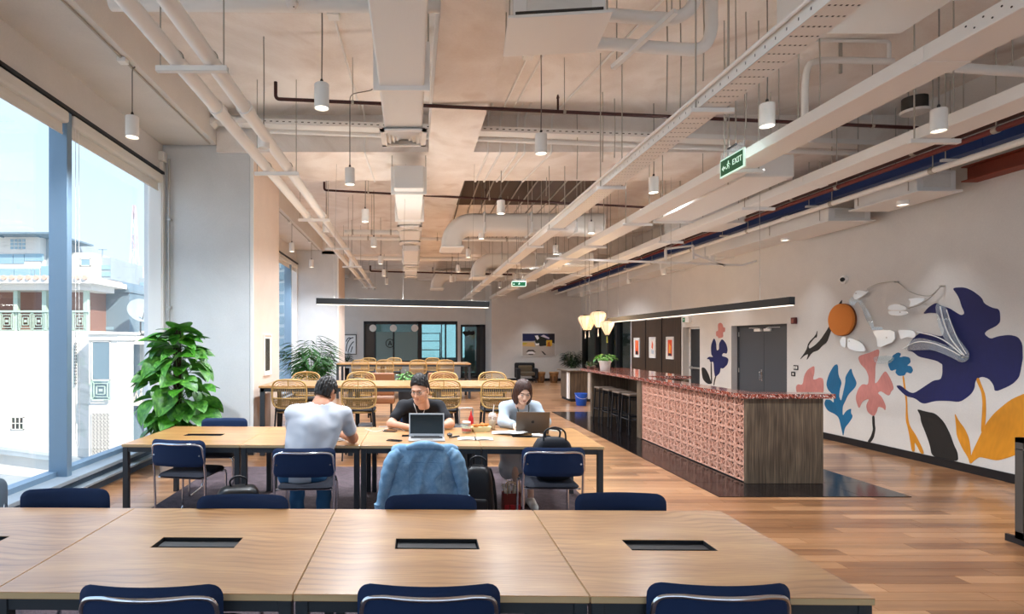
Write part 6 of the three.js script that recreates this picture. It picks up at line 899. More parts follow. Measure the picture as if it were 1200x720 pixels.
// ---- denim jacket over the chair back
{
  const t = thing('denim_jacket', 'light blue denim jacket draped over the back of a chair', 'jacket', [0.107, 0, -4.62]);
  const ridge = (a) => 1 - 2 * Math.abs(Math.sin(a)), fold = (x, y) => 0.02 * ridge(x * 8 + y * 3.5 + 2.2 * noise.noise(x * 3, y * 4, 1)) + 0.012 * ridge(x * 13 - y * 9 + 3 * noise.noise(x * 4, y * 3, 6)) + 0.03 * noise.noise(x * 7, y * 5, 2);
  const body = (s, q) => { // q = 0 inside the sitter's side, over the top at q ~ 0.2, then down behind
    const x0 = (s * 2 - 1), w = 0.275 + 0.075 * Math.max(0, q - 0.2), x = x0 * w, bow = 0.05 * (1 - x0 * x0); let y, zz;
    if (q < 0.16) { y = 0.66 + q / 0.16 * 0.15; zz = -0.035; } else if (q < 0.26) { const a = (q - 0.16) / 0.1 * Math.PI; y = 0.81 + 0.03 * Math.sin(a); zz = -0.035 * Math.cos(a) + 0.015; } else { y = 0.81 - (q - 0.26) / 0.74 * 0.5; zz = 0.055 + 0.03 * Math.sin((q - 0.26) * 2.2); }
    const e = Math.max(0, Math.abs(x0) - 0.72) / 0.28; y -= e * e * 0.035; const f = q > 0.2 ? fold(x, y) * Math.min(1, (q - 0.2) * 6) : 0; return [x, y, zz + bow + f - e * e * 0.03];
  };
  mesh('body_panel', G.shell(64, 64, body, 0.005), M.denim, t);
  for (const s of [-1, 1]) { const path = s < 0 ? [[-0.2, 0.775, 0.05], [-0.262, 0.72, 0.06], [-0.305, 0.6, 0.075], [-0.34, 0.46, 0.08], [-0.37, 0.31, 0.08]] : [[0.19, 0.78, 0.05], [0.25, 0.73, 0.06], [0.285, 0.62, 0.075], [0.31, 0.5, 0.085], [0.32, 0.38, 0.08]]; const g = G.tube(path, (q) => (0.052 + 0.016 * Math.sin(Math.PI * Math.min(1, q * 1.3)) - 0.008 * q + 0.0025 * Math.sin(q * 41)), { smooth: true, n: 16, seg: 40 }); g.computeVertexNormals(); const sl = mesh('sleeve', g, M.denim, t); const e = path[path.length - 1]; mesh('cuff', G.tube([[e[0] - s * -0.004, e[1] + 0.05, e[2]], e], 0.047, { n: 16 }), M.denim, sl); }
  mesh('collar', G.tube([[-0.15, 0.82, 0.09], [-0.07, 0.845, 0.115], [0, 0.848, 0.12], [0.07, 0.842, 0.115], [0.15, 0.82, 0.09]], (q) => 0.02 + 0.016 * Math.sin(Math.PI * q), { smooth: true, n: 10, seg: 24 }).scale(1, 1, 1), M.denim, t);
  mesh('yoke_seam', [G.tube(Array.from({ length: 15 }, (_, i) => { const p = body(0.06 + 0.88 * i / 14, 0.42); return [p[0], p[1], p[2] + 0.004]; }), 0.0022, { n: 5 }), ...[0.3, 0.7].map((s) => G.tube(Array.from({ length: 15 }, (_, i) => { const p = body(s + (s - 0.5) * 0.12 * (1 - i / 14), 0.43 + 0.55 * i / 14); return [p[0], p[1], p[2] + 0.004]; }), 0.002, { n: 5 }))], std(0x5f8db4, 0.9), t);
}
// ---- bags
function backpack(name, label, pos, turn, w, h, dp, mat, extra) { const t = thing(name, label, 'bag', pos, turn); const g = new THREE.SphereGeometry(0.5, 24, 18); const p = g.attributes.position; for (let i = 0; i < p.count; i++) { const v = [p.getX(i) * 2, p.getY(i) * 2, p.getZ(i) * 2].map((c) => Math.sign(c) * Math.pow(Math.abs(c), 0.5)); p.setXYZ(i, v[0] * w / 2 * (1 - 0.1 * v[1]), (v[1] + 1) * h / 2, v[2] * dp / 2); } g.computeVertexNormals(); mesh('body', g, mat, t); mesh('front_pocket', G.rbox(w * 0.72, h * 0.42, dp * 0.3, 0.03, 0, h * 0.3, dp * 0.42), mat, t); mesh('zip', G.tube(Array.from({ length: 11 }, (_, i) => { const a = Math.PI * i / 10; return [Math.cos(a) * w * 0.44, h * 0.5 + Math.sin(a) * h * 0.44, dp * 0.36]; }), 0.004, { n: 5 }), M.cable, t); mesh('handle', G.tube([[-0.06, h * 0.97, 0], [-0.065, h + 0.05, 0], [0, h + 0.08, 0], [0.065, h + 0.05, 0], [0.06, h * 0.97, 0]], 0.009, { smooth: true }), M.black, t); for (const s of [-1, 1]) mesh('shoulder_strap', G.tube([[s * 0.1, h * 0.92, -dp * 0.4], [s * 0.13, h * 0.7, -dp * 0.62], [s * 0.15, h * 0.35, -dp * 0.62], [s * 0.16, h * 0.06, -dp * 0.42]], 0.014, { smooth: true }), M.blackMatt, t); if (extra) extra(t); return t; }
backpack('backpack', 'dark navy backpack standing on a chair seat', [1.24, 0.482, -4.86], 0.05, 0.34, 0.37, 0.2, std(0x10141f, 0.8), (t) => { mesh('top_loop', G.tube([[-0.1, 0.35, 0.06], [-0.085, 0.43, 0.06], [0, 0.465, 0.06], [0.085, 0.43, 0.06], [0.1, 0.35, 0.06]], 0.008, { smooth: true }), M.black, t); });
backpack('floor_backpack', 'black backpack on the floor left of the man in white', [-1.5, 0.013, -4.75], 0.3, 0.4, 0.44, 0.24, std(0x0b0b0d, 0.4), (t) => mesh('white_patch', G.rbox(0.03, 0.1, 0.004, 0.001, 0.02, 0.3, 0.145, 1), M.whiteMatt, t));
backpack('hanging_bag', 'black rucksack on the floor under the table right of the jacket', [0.6, 0.013, -5.0], -0.2, 0.27, 0.56, 0.2, M.black);
{ const t = thing('paper_bag', 'small paper gift bag with red boxes under the table', 'bag', [0.98, 0.013, -5.45], 0.05); mesh('bag_body', [G.box(0.17, 0.19, 0.003, 0, 0.095, 0.05), G.box(0.17, 0.19, 0.003, 0, 0.095, -0.05), G.box(0.003, 0.19, 0.1, 0.085, 0.095, 0), G.box(0.003, 0.19, 0.1, -0.085, 0.095, 0), G.box(0.17, 0.003, 0.1, 0, 0.0015, 0)], std(0x8c2f22, 0.7), t); for (let k = 0; k < 3; k++) mesh('red_box', G.rbox(0.045, 0.075, 0.02, 0.003, -0.054 + k * 0.054, 0.045, 0.063), std(0xd8262a, 0.5), t); for (const s of [-1, 1]) mesh('handle', G.tube([[-0.05, 0.18, s * 0.05], [-0.035, 0.28, s * 0.03], [0.035, 0.28, s * 0.03], [0.05, 0.18, s * 0.05]], 0.005, { smooth: true }), std(0xd7b98c, 0.8), t); mesh('tissue_paper', [G.box(0.02, 0.14, 0.08, -0.06, 0.2, 0, 0, 0, 0.3), G.box(0.02, 0.13, 0.07, -0.02, 0.2, 0, 0, 0, 0.1), G.box(0.02, 0.12, 0.07, 0.03, 0.2, 0, 0, 0, -0.15)], std(0xe7d6c2, 0.8), t); }
{ const t = thing('power_brick', 'black power brick with cable on the carpet under the table', 'charger', [1.52, 0.013, -5.25], 0.4); mesh('brick', G.rbox(0.07, 0.03, 0.13, 0.008, 0, 0.015, 0), M.black, t); mesh('lead', G.tube([[0, 0.015, 0.06], [0.05, 0.01, 0.16], [-0.06, 0.01, 0.24], [-0.1, 0.01, 0.12]], 0.005, { smooth: true, n: 6 }), M.black, t); }

// ================================================================ PEOPLE
function surfaceNets(f, lo, hi, cell) {
  const n = [0, 1, 2].map((k) => Math.ceil((hi[k] - lo[k]) / cell) + 1), [nx, ny, nz] = n, val = new Float32Array(nx * ny * nz), at3 = (i, j, k) => (k * ny + j) * nx + i;
  for (let k = 0; k < nz; k++) for (let j = 0; j < ny; j++) for (let i = 0; i < nx; i++) val[at3(i, j, k)] = f(lo[0] + i * cell, lo[1] + j * cell, lo[2] + k * cell);
  const vid = new Int32Array(nx * ny * nz).fill(-1), pos = [], idx = [], E = [[0, 1], [2, 3], [4, 5], [6, 7], [0, 2], [1, 3], [4, 6], [5, 7], [0, 4], [1, 5], [2, 6], [3, 7]];
  for (let k = 0; k < nz - 1; k++) for (let j = 0; j < ny - 1; j++) for (let i = 0; i < nx - 1; i++) {
    const c = []; let m = 0; for (let q = 0; q < 8; q++) { const w = val[at3(i + (q & 1), j + ((q >> 1) & 1), k + (q >> 2))]; c.push(w); if (w < 0) m |= 1 << q; }
    if (m === 0 || m === 255) continue; let x = 0, y = 0, zz = 0, e = 0;
    for (const [a, b] of E) if ((c[a] < 0) !== (c[b] < 0)) { const t = c[a] / (c[a] - c[b]); x += (a & 1) + t * ((b & 1) - (a & 1)); y += ((a >> 1) & 1) + t * (((b >> 1) & 1) - ((a >> 1) & 1)); zz += (a >> 2) + t * ((b >> 2) - (a >> 2)); e++; }
    vid[at3(i, j, k)] = pos.length / 3; pos.push(lo[0] + (i + x / e) * cell, lo[1] + (j + y / e) * cell, lo[2] + (k + zz / e) * cell);
  }
  const quad = (a, b, c, d, flip) => { if (a < 0 || b < 0 || c < 0 || d < 0) return; flip ? idx.push(a, c, b, a, d, c) : idx.push(a, b, c, a, c, d); };
  for (let k = 1; k < nz - 1; k++) for (let j = 1; j < ny - 1; j++) for (let i = 1; i < nx - 1; i++) {
    const s = val[at3(i, j, k)] < 0;
    if (s !== (val[at3(i + 1, j, k)] < 0)) quad(vid[at3(i, j - 1, k - 1)], vid[at3(i, j, k - 1)], vid[at3(i, j, k)], vid[at3(i, j - 1, k)], !s);
    if (s !== (val[at3(i, j + 1, k)] < 0)) quad(vid[at3(i - 1, j, k - 1)], vid[at3(i, j, k - 1)], vid[at3(i, j, k)], vid[at3(i - 1, j, k)], s);
    if (s !== (val[at3(i, j, k + 1)] < 0)) quad(vid[at3(i - 1, j - 1, k)], vid[at3(i, j - 1, k)], vid[at3(i, j, k)], vid[at3(i - 1, j, k)], !s);
  }
  const g = new THREE.BufferGeometry(); g.setAttribute('position', new THREE.Float32BufferAttribute(pos, 3)); g.setIndex(idx);
  const nor = new Float32Array(pos.length), h = cell * 0.6;
  for (let q = 0; q < pos.length; q += 3) { const [x, y, w] = [pos[q], pos[q + 1], pos[q + 2]]; const a = f(x + h, y, w) - f(x - h, y, w), b = f(x, y + h, w) - f(x, y - h, w), c = f(x, y, w + h) - f(x, y, w - h), l = Math.hypot(a, b, c) || 1; nor[q] = a / l; nor[q + 1] = b / l; nor[q + 2] = c / l; }
  g.setAttribute('normal', new THREE.BufferAttribute(nor, 3)); g.setAttribute('uv', new THREE.Float32BufferAttribute(new Float32Array(pos.length / 3 * 2), 2)); return g;
}
const cone = (x, y, w, a, b, ra, rb) => { const dx = b[0] - a[0], dy = b[1] - a[1], dz = b[2] - a[2], l = dx * dx + dy * dy + dz * dz || 1e-9; let t = ((x - a[0]) * dx + (y - a[1]) * dy + (w - a[2]) * dz) / l; t = t < 0 ? 0 : t > 1 ? 1 : t; return Math.hypot(x - a[0] - dx * t, y - a[1] - dy * t, w - a[2] - dz * t) - (ra + (rb - ra) * t); };
const smin = (a, b, k) => { const h = Math.max(k - Math.abs(a - b), 0) / k; return Math.min(a, b) - h * h * k * 0.25; };
const smax = (a, b, k) => -smin(-a, -b, k);
const ell = (x, y, w, c, r) => { const a = (x - c[0]) / r[0], b = (y - c[1]) / r[1], e = (w - c[2]) / r[2], k0 = Math.hypot(a, b, e), k1 = Math.hypot(a / r[0], b / r[1], e / r[2]); return k1 < 1e-6 ? -Math.min(...r) : k0 * (k0 - 1) / k1; };
const bonesField = (bones, k, grow = 0) => (x, y, w) => { let d = 1e3; for (const [a, b, ra, rb] of bones) d = smin(d, cone(x, y, w, a, b, ra + grow, rb + grow), k); return d; };
function boundsOf(bones, m) { const lo = [1e9, 1e9, 1e9], hi = [-1e9, -1e9, -1e9]; for (const [a, b, ra, rb] of bones) for (const [p, r] of [[a, ra], [b, rb]]) for (let k = 0; k < 3; k++) { lo[k] = Math.min(lo[k], p[k] - r - m); hi[k] = Math.max(hi[k], p[k] + r + m); } return [lo, hi]; }
function headField(x, y, w) { // face looks to +z, eyes at y = 0
  const ax = Math.abs(x);
  let d = smin(ell(x, y, w, [0, 0.022, -0.012], [0.074, 0.095, 0.094]), ell(x, y, w, [0, -0.05, 0.022], [0.055, 0.062, 0.062]), 0.04);
  d = smin(d, ell(ax, y, w, [0.035, -0.028, 0.06], [0.024, 0.022, 0.02]), 0.025);
  d = smin(d, cone(x, y, w, [0, 0.002, 0.079], [0, -0.034, 0.1], 0.009, 0.012), 0.014); d = smin(d, ell(ax, y, w, [0.011, -0.038, 0.09], [0.008, 0.007, 0.009]), 0.008);
  d = smin(d, ell(x, y, w, [0, 0.022, 0.078], [0.045, 0.01, 0.012]), 0.015);
  d = smax(d, -ell(ax, y, w, [0.031, 0.0, 0.092], [0.017, 0.011, 0.014]), 0.012);
  d = smin(d, ell(x, y, w, [0, -0.057, 0.083], [0.021, 0.0055, 0.008]), 0.006); d = smin(d, ell(x, y, w, [0, -0.068, 0.081], [0.018, 0.0065, 0.009]), 0.006);
  d = smin(d, ell(x, y, w, [0, -0.1, 0.06], [0.022, 0.016, 0.02]), 0.02);
  d = smin(d, ell(ax, y, w, [0.076, -0.012, -0.012], [0.009, 0.031, 0.019]), 0.008);
  return smin(d, cone(x, y, w, [0, -0.06, -0.03], [0, -0.17, -0.05], 0.05, 0.055), 0.03);
}
const headGeo = surfaceNets(headField, [-0.11, -0.2, -0.14], [0.11, 0.14, 0.14], 0.0055);
function handBones(wrist, dir, palmN, s, curl, thumbSide) { // palm along dir, fingers curl towards palmN
  const D = V(...dir).normalize(), N = V(...palmN).addScaledVector(D, -V(...palmN).dot(D)).normalize(), S = D.clone().cross(N).multiplyScalar(thumbSide), W = V(...wrist), P = (a, b, c) => W.clone().addScaledVector(D, a * s).addScaledVector(S, b * s).addScaledVector(N, c * s).toArray(), out = [];
  for (const b of [-0.028, -0.01, 0.009, 0.027]) out.push([P(0.0, b * 0.6, 0), P(0.085, b, 0.002), 0.016 * s, 0.013 * s]);
  [[0.027, 0.075, 0.0085], [0.009, 0.084, 0.009], [-0.01, 0.078, 0.0087], [-0.028, 0.06, 0.0078]].forEach(([b, l, r], k) => { let a = 0.088, c = 0.0, ang = curl * (0.7 + 0.1 * k), p = P(a, b, c); for (const f of [0.45, 0.32, 0.23]) { a += Math.cos(ang) * l * f; c += Math.sin(ang) * l * f; const q = P(a, b * (1 + 0.12 * f), c); out.push([p, q, r * s, r * s * 0.92]); p = q; ang += curl * 0.9; } });
  out.push([P(0.018, 0.026, 0.004), P(0.05, 0.05, 0.014), 0.014 * s, 0.011 * s], [P(0.05, 0.05, 0.014), P(0.078, 0.056, 0.024), 0.011 * s, 0.0095 * s], [P(0.078, 0.056, 0.024), P(0.1, 0.052, 0.032), 0.0095 * s, 0.008 * s]); return out;
}
// a person: joints are [x, y, distance]; everything is built in world metres round the base point under the hips
function person(label, J, { skin, head, build = 1, shirt, shirtMat, trousers, trouserMat, hair, hairMat, shoesMat, hands, sleeve = 0.62, extra }) {
  const base = [J.hip[0], 0, -J.hip[2]], L = (j) => [j[0] - base[0], j[1], -j[2] - base[2]], t = thing('person', label, 'person', base), b = build;
  const q = {}; for (const k of Object.keys(J)) q[k] = L(J[k]); const mid = (a, c, f) => a.map((v, i) => v + (c[i] - v) * f);
  const torso = [[q.hip, q.chest, 0.125 * b, 0.135 * b], [mid(q.hipL, q.hip, 0.2), mid(q.shL, q.chest, 0.35), 0.092 * b, 0.088 * b], [mid(q.hipR, q.hip, 0.2), mid(q.shR, q.chest, 0.35), 0.092 * b, 0.088 * b], [q.chest, q.neck, 0.125 * b, 0.075 * b], [q.shL, q.neck, 0.05 * b, 0.05 * b], [q.shR, q.neck, 0.05 * b, 0.05 * b]];
  const arms = [[q.shL, q.elL, 0.046 * b, 0.039 * b], [q.elL, q.wrL, 0.043 * b, 0.03 * b], [q.shR, q.elR, 0.046 * b, 0.039 * b], [q.elR, q.wrR, 0.043 * b, 0.03 * b]];
  const legs = [[q.hipL, q.knL, 0.09 * b, 0.066 * b], [q.knL, q.anL, 0.06 * b, 0.038 * b], [q.hipR, q.knR, 0.09 * b, 0.066 * b], [q.knR, q.anR, 0.06 * b, 0.038 * b], [q.hipL, q.hipR, 0.1 * b, 0.1 * b]];
  const neck = [[q.neck, q.head.map((v, i) => v - (i === 1 ? 0.06 : 0)), 0.058 * b, 0.055 * b]];
  const all = [...torso, ...arms, ...legs, ...neck], [lo, hi] = boundsOf(all, 0.03), parts = [surfaceNets(bonesField(all, 0.05, -0.004), lo, hi, 0.014)];
  const HM = new THREE.Matrix4().compose(V(...q.head), new THREE.Quaternion().setFromEuler(new THREE.Euler(head.pitch, head.yaw, head.roll || 0, 'YXZ')), V(head.s, head.s, head.s)); parts.push(headGeo.clone().applyMatrix4(HM));
  for (const [w, d, n, c, side] of hands) { const hb = handBones(q[w], d, n, 1, c, side), [a, e] = boundsOf(hb, 0.012); parts.push(surfaceNets(bonesField(hb, 0.008), a, e, 0.0045)); }
  mesh('body', parts, skin, t);
  const hd = (name, g, m, p = t) => mesh(name, merge([].concat(g)).applyMatrix4(HM), m, p);
  hd('eyes', [-1, 1].map((s) => G.sphere(0.0115, s * 0.031, -0.001, 0.078, 1.2, 0.5, 0.7)), std(0xf1ede8, 0.3)); hd('irises', [-1, 1].map((s) => G.sphere(0.0055, s * 0.031, -0.001, 0.0835, 1, 0.9, 0.6)), std(0x1d1410, 0.2));
  hd('eyelids', [-1, 1].map((s) => G.tube([[s * 0.031 - 0.016, 0.001, 0.083], [s * 0.031, 0.0055, 0.0885], [s * 0.031 + 0.016, 0.001, 0.083]], 0.0011, { smooth: true, n: 5 })), std(0x2a1c16, 0.6)); hd('eyebrows', [-1, 1].map((s) => G.tube([[s * 0.014, 0.019, 0.093], [s * 0.032, 0.024, 0.09], [s * 0.05, 0.018, 0.078]], 0.0024, { smooth: true, n: 5 })), std(0x1c1411, 0.8)); hd('lips', [G.sphere(0.0195, 0, -0.058, 0.0845, 1, 0.24, 0.36), G.sphere(0.017, 0, -0.067, 0.083, 1, 0.3, 0.4)], std(head.lip || 0xa8695c, 0.5));
  mesh('hair', hair.geo.clone().applyMatrix4(HM), hairMat, t);
  // clothes
  const up = (s, f, r0, r1) => [q['sh' + s], mid(q['sh' + s], q['el' + s], f), r0 * b, r1 * b], sb = [...torso, up('L', Math.min(1, sleeve), 0.05, 0.05), up('R', Math.min(1, sleeve), 0.05, 0.05)];
  if (sleeve > 1) for (const s of ['L', 'R']) sb.push([q['el' + s], mid(q['el' + s], q['wr' + s], sleeve - 1), 0.046 * b, 0.038 * b]);
  const sf = bonesField(sb, 0.05, 0.011), wr = (x, y, w) => 0.006 * noise.noise(x * 7, y * 9, w * 7) + 0.0018 * Math.sin((x + w) * 24 + y * 34 + 5 * noise.noise(x * 5, y * 5, w * 5)), headC = q.neck;
  const shirtF = (x, y, w) => smax(sf(x, y, w) + wr(x, y, w), -(Math.hypot(x - headC[0], y - headC[1] - 0.055 * b, w - headC[2]) - 0.078 * b), 0.006), [sl, sh] = boundsOf(sb, 0.05); mesh(shirt, surfaceNets(shirtF, sl, sh, 0.0125), shirtMat, t);
  const lb = trousers.bones ? trousers.bones(q, b) : legs.map(([a, c, r, s], i) => [a, i % 2 ? mid(a, c, 0.94) : c, r, s * (i % 2 ? 1.25 : 1)]), lf = bonesField(lb, 0.05, 0.013), [ll, lh] = boundsOf(lb, 0.04); mesh(trousers.name, surfaceNets((x, y, w) => lf(x, y, w) + 0.004 * Math.sin(y * 50 + x * 30), ll, lh, 0.013), trouserMat, t);
  for (const s of ['L', 'R']) { const a = q['an' + s], f = q['toe' + s], sbn = [[[a[0], a[1] - 0.045, a[2]], [f[0], 0.045, f[2]], 0.045, 0.036], [[a[0], 0.04, a[2]], [f[0], 0.036, f[2]], 0.038, 0.034]], [x0, x1] = boundsOf(sbn, 0.02); const ff = bonesField(sbn, 0.02); mesh('shoe', surfaceNets((x, y, w) => smax(ff(x, y, w), 0.014 - y, 0.004), x0, x1, 0.008), shoesMat, t); }
  if (extra) extra(t, hd, q); return t;
}
const hairCap = (drop, front, puff, face = 0.062) => ({ geo: surfaceNets((x, y, w) => { const n = 0.009 * noise.noise(x * 55, y * 30, w * 55) + 0.003 * Math.sin(Math.atan2(x, w) * 26); let d = smin(ell(x, y, w, [0, 0.032 + puff * 0.5, -0.014], [0.082, 0.096 + puff, 0.1]), ell(x, y, w, [0, -0.02, -0.035], [0.078, 0.09, 0.075]), 0.03) + n; d = smax(d, (w - face) * 0.7 + (front - y + 0.02 * noise.noise(x * 35, 3, w * 20)) * 0.9, 0.012); d = smax(d, drop - y, 0.01); return smax(d, -(Math.max(Math.abs(Math.abs(x) - 0.08) - 0.03, Math.abs(y + 0.012) - 0.03, Math.abs(w + 0.002) - 0.02)), 0.008); }, [-0.12, -0.14, -0.15], [0.12, 0.2, 0.13], 0.0055) });
const hairBob = { geo: surfaceNets((x, y, w) => { const n = 0.003 * Math.sin(Math.atan2(x, w + 0.02) * 34 + y * 20) + 0.003 * noise.noise(x * 40, y * 20, w * 40); let d = smin(ell(x, y, w, [0, 0.03, -0.015], [0.088, 0.105, 0.106]), ell(x, y, w, [0, -0.065, -0.025], [0.1, 0.1, 0.085]), 0.05) + n; const faceHole = ell(x, y, w, [0, -0.035, 0.09], [0.056, 0.095, 0.09]); d = smax(d, -faceHole, 0.012); d = smax(d, -0.15 - y, 0.012); return smax(d, -ell(x, y, w, [0, -0.08, 0.0], [0.058, 0.11, 0.07]), 0.01); }, [-0.13, -0.18, -0.15], [0.13, 0.16, 0.13], 0.006) };
const skinA = std(0xb57f62, 0.55), skinB = std(0xd3a184, 0.5), skinC = std(0xe6bda4, 0.5), darkHair = std(0x17120f, 0.5), brownHair = std(0x3d2218, 0.45);
const jeans = std(0x2f5f86, 0.9), shirtWhite = std(0xbfc3cb, 0.9), tee = std(0x14161c, 0.85), paleShirt = std(0xb4c3cf, 0.9);
person('man in a white T-shirt and jeans bent over the table with his back turned', {
  hip: [-0.97, 0.55, 4.86], hipL: [-1.06, 0.54, 4.87], hipR: [-0.88, 0.54, 4.87], chest: [-0.9, 0.9, 4.99], neck: [-0.845, 1.08, 5.1], head: [-0.815, 1.225, 5.24], shL: [-1.085, 1.04, 5.03], shR: [-0.63, 1.02, 5.1], elL: [-1.16, 0.8, 5.3], wrL: [-0.95, 0.785, 5.5], elR: [-0.56, 0.785, 5.2], wrR: [-0.72, 0.79, 5.4],
  knL: [-1.1, 0.52, 5.27], knR: [-0.83, 0.52, 5.28], anL: [-1.08, 0.1, 5.16], anR: [-0.84, 0.1, 5.18], toeL: [-1.1, 0.05, 5.33], toeR: [-0.83, 0.05, 5.35],
}, { skin: skinA, head: { pitch: 0.5, yaw: Math.PI - 0.5, roll: 0.05, s: 1.12 }, build: 1.12, shirt: 't_shirt', shirtMat: shirtWhite, trousers: { name: 'jeans' }, trouserMat: jeans, hair: hairCap(-0.07, -0.1, 0.0, 0.052), hairMat: darkHair, shoesMat: std(0x3a6a8c, 0.8), hands: [['wrL', [0.6, -0.1, -0.8], [0, -1, 0], 0.3, -1], ['wrR', [-0.6, -0.15, -0.75], [0, -1, 0], 0.45, 1]], extra: (t, hd, q) => { mesh('leather_patch', G.rbox(0.06, 0.03, 0.004, 0.001, q.hip[0] + 0.06, 0.6, q.hip[2] + 0.165, 1), M.leather, t); } });
person('man in a black T-shirt and glasses looking aside behind the silver laptop', {
  hip: [0.12, 0.55, 6.62], hipL: [0.03, 0.54, 6.61], hipR: [0.21, 0.54, 6.61], chest: [0.1, 0.84, 6.4], neck: [0.09, 1.0, 6.2], head: [0.083, 1.165, 6.03], shL: [-0.11, 0.955, 6.25], shR: [0.3, 0.955, 6.25], elL: [-0.235, 0.785, 6.1], wrL: [-0.02, 0.775, 5.92], elR: [0.42, 0.785, 6.08], wrR: [0.24, 0.775, 5.9],
  knL: [0.0, 0.52, 6.2], knR: [0.25, 0.52, 6.2], anL: [0.0, 0.1, 6.25], anR: [0.26, 0.1, 6.27], toeL: [-0.02, 0.05, 6.1], toeR: [0.28, 0.05, 6.1],
}, { skin: skinB, head: { pitch: 0.22, yaw: -0.4, roll: 0.04, s: 1.18 }, build: 1.06, shirt: 't_shirt', shirtMat: tee, trousers: { name: 'trousers' }, trouserMat: std(0x2a2c33, 0.9), hair: hairCap(-0.03, 0.05, 0.02, 0.05), hairMat: darkHair, shoesMat: M.black, hands: [['wrL', [0.75, 0, 0.65], [0, -1, 0], 0.35, -1], ['wrR', [-0.75, 0, 0.65], [0, -1, 0], 0.35, 1]],
  extra: (t, hd, q) => { hd('glasses', [-1, 1].flatMap((s) => [G.tube(Array.from({ length: 16 }, (_, i) => { const a = i / 16 * Math.PI * 2; return [s * 0.033 + 0.024 * Math.cos(a), 0.0 + 0.017 * Math.sin(a), 0.099 - 0.12 * 0.0]; }), 0.0016, { closed: true, n: 5 }), G.cyl([s * 0.057, 0.004, 0.098], [s * 0.08, 0.006, 0.0], 0.0016)]).concat([G.cyl([-0.01, 0.004, 0.1], [0.01, 0.004, 0.1], 0.0016)]), std(0x2a2a2c, 0.3, { metalness: 0.4 })); mesh('lanyard', G.tube([[q.neck[0] - 0.075, 1.01, q.neck[2] + 0.06], [q.neck[0] - 0.045, 0.93, q.neck[2] + 0.105], [q.neck[0] - 0.01, 0.82, q.neck[2] + 0.085], [q.neck[0] + 0.045, 0.93, q.neck[2] + 0.105], [q.neck[0] + 0.075, 1.01, q.neck[2] + 0.06]], 0.005, { smooth: true, n: 6 }), M.steel, t); } });
person('woman in a pale blue shirt with a brown bob looking down at her laptop', {
  hip: [1.36, 0.55, 6.66], hipL: [1.28, 0.54, 6.65], hipR: [1.44, 0.54, 6.65], chest: [1.3, 0.82, 6.47], neck: [1.255, 0.985, 6.3], head: [1.24, 1.13, 6.15], shL: [1.07, 0.94, 6.34], shR: [1.42, 0.94, 6.34], elL: [1.03, 0.785, 6.22], wrL: [1.13, 0.775, 6.03], elR: [1.5, 0.79, 6.2], wrR: [1.38, 0.78, 6.05],
  knL: [1.08, 0.5, 6.08], knR: [1.3, 0.5, 6.12], anL: [1.12, 0.11, 5.78], anR: [1.22, 0.1, 5.66], toeL: [1.1, 0.05, 5.62], toeR: [1.22, 0.05, 5.48],
}, { skin: skinC, head: { pitch: 0.32, yaw: 0.06, roll: -0.02, s: 1.1, lip: 0x8e3a3c }, build: 0.94, shirt: 'blouse', shirtMat: paleShirt, trousers: { name: 'skirt', bones: (q, b) => [[q.hipL, q.knL, 0.1 * b, 0.085 * b], [q.hipR, q.knR, 0.1 * b, 0.085 * b], [q.hipL, q.hipR, 0.11 * b, 0.11 * b], [q.knL, [q.knL[0] - 0.03, 0.3, q.knL[2] + 0.08], 0.1 * b, 0.09 * b], [q.knR, [q.knR[0] - 0.03, 0.3, q.knR[2] + 0.08], 0.1 * b, 0.09 * b], [[q.knL[0] - 0.03, 0.3, q.knL[2] + 0.08], [q.knR[0] - 0.03, 0.3, q.knR[2] + 0.08], 0.08, 0.08]] }, trouserMat: std(0xc3c3c4, 0.9), hair: hairBob, hairMat: brownHair, shoesMat: std(0xe4e0d8, 0.6), hands: [['wrL', [0.4, -0.05, 0.9], [0, -1, 0], 0.4, -1], ['wrR', [-0.4, -0.05, 0.9], [0, -1, 0], 0.4, 1]], sleeve: 1.75,
  extra: (t, hd, q) => { mesh('lanyard', G.tube([[q.neck[0] - 0.07, 0.99, q.neck[2] + 0.05], [q.neck[0] - 0.055, 0.9, q.neck[2] + 0.105], [q.neck[0] - 0.02, 0.8, q.neck[2] + 0.07], [q.neck[0] + 0.02, 0.8, q.neck[2] + 0.07], [q.neck[0] + 0.055, 0.9, q.neck[2] + 0.105], [q.neck[0] + 0.07, 0.99, q.neck[2] + 0.05]], 0.007, { smooth: true, n: 6 }), M.blackMatt, t); } });

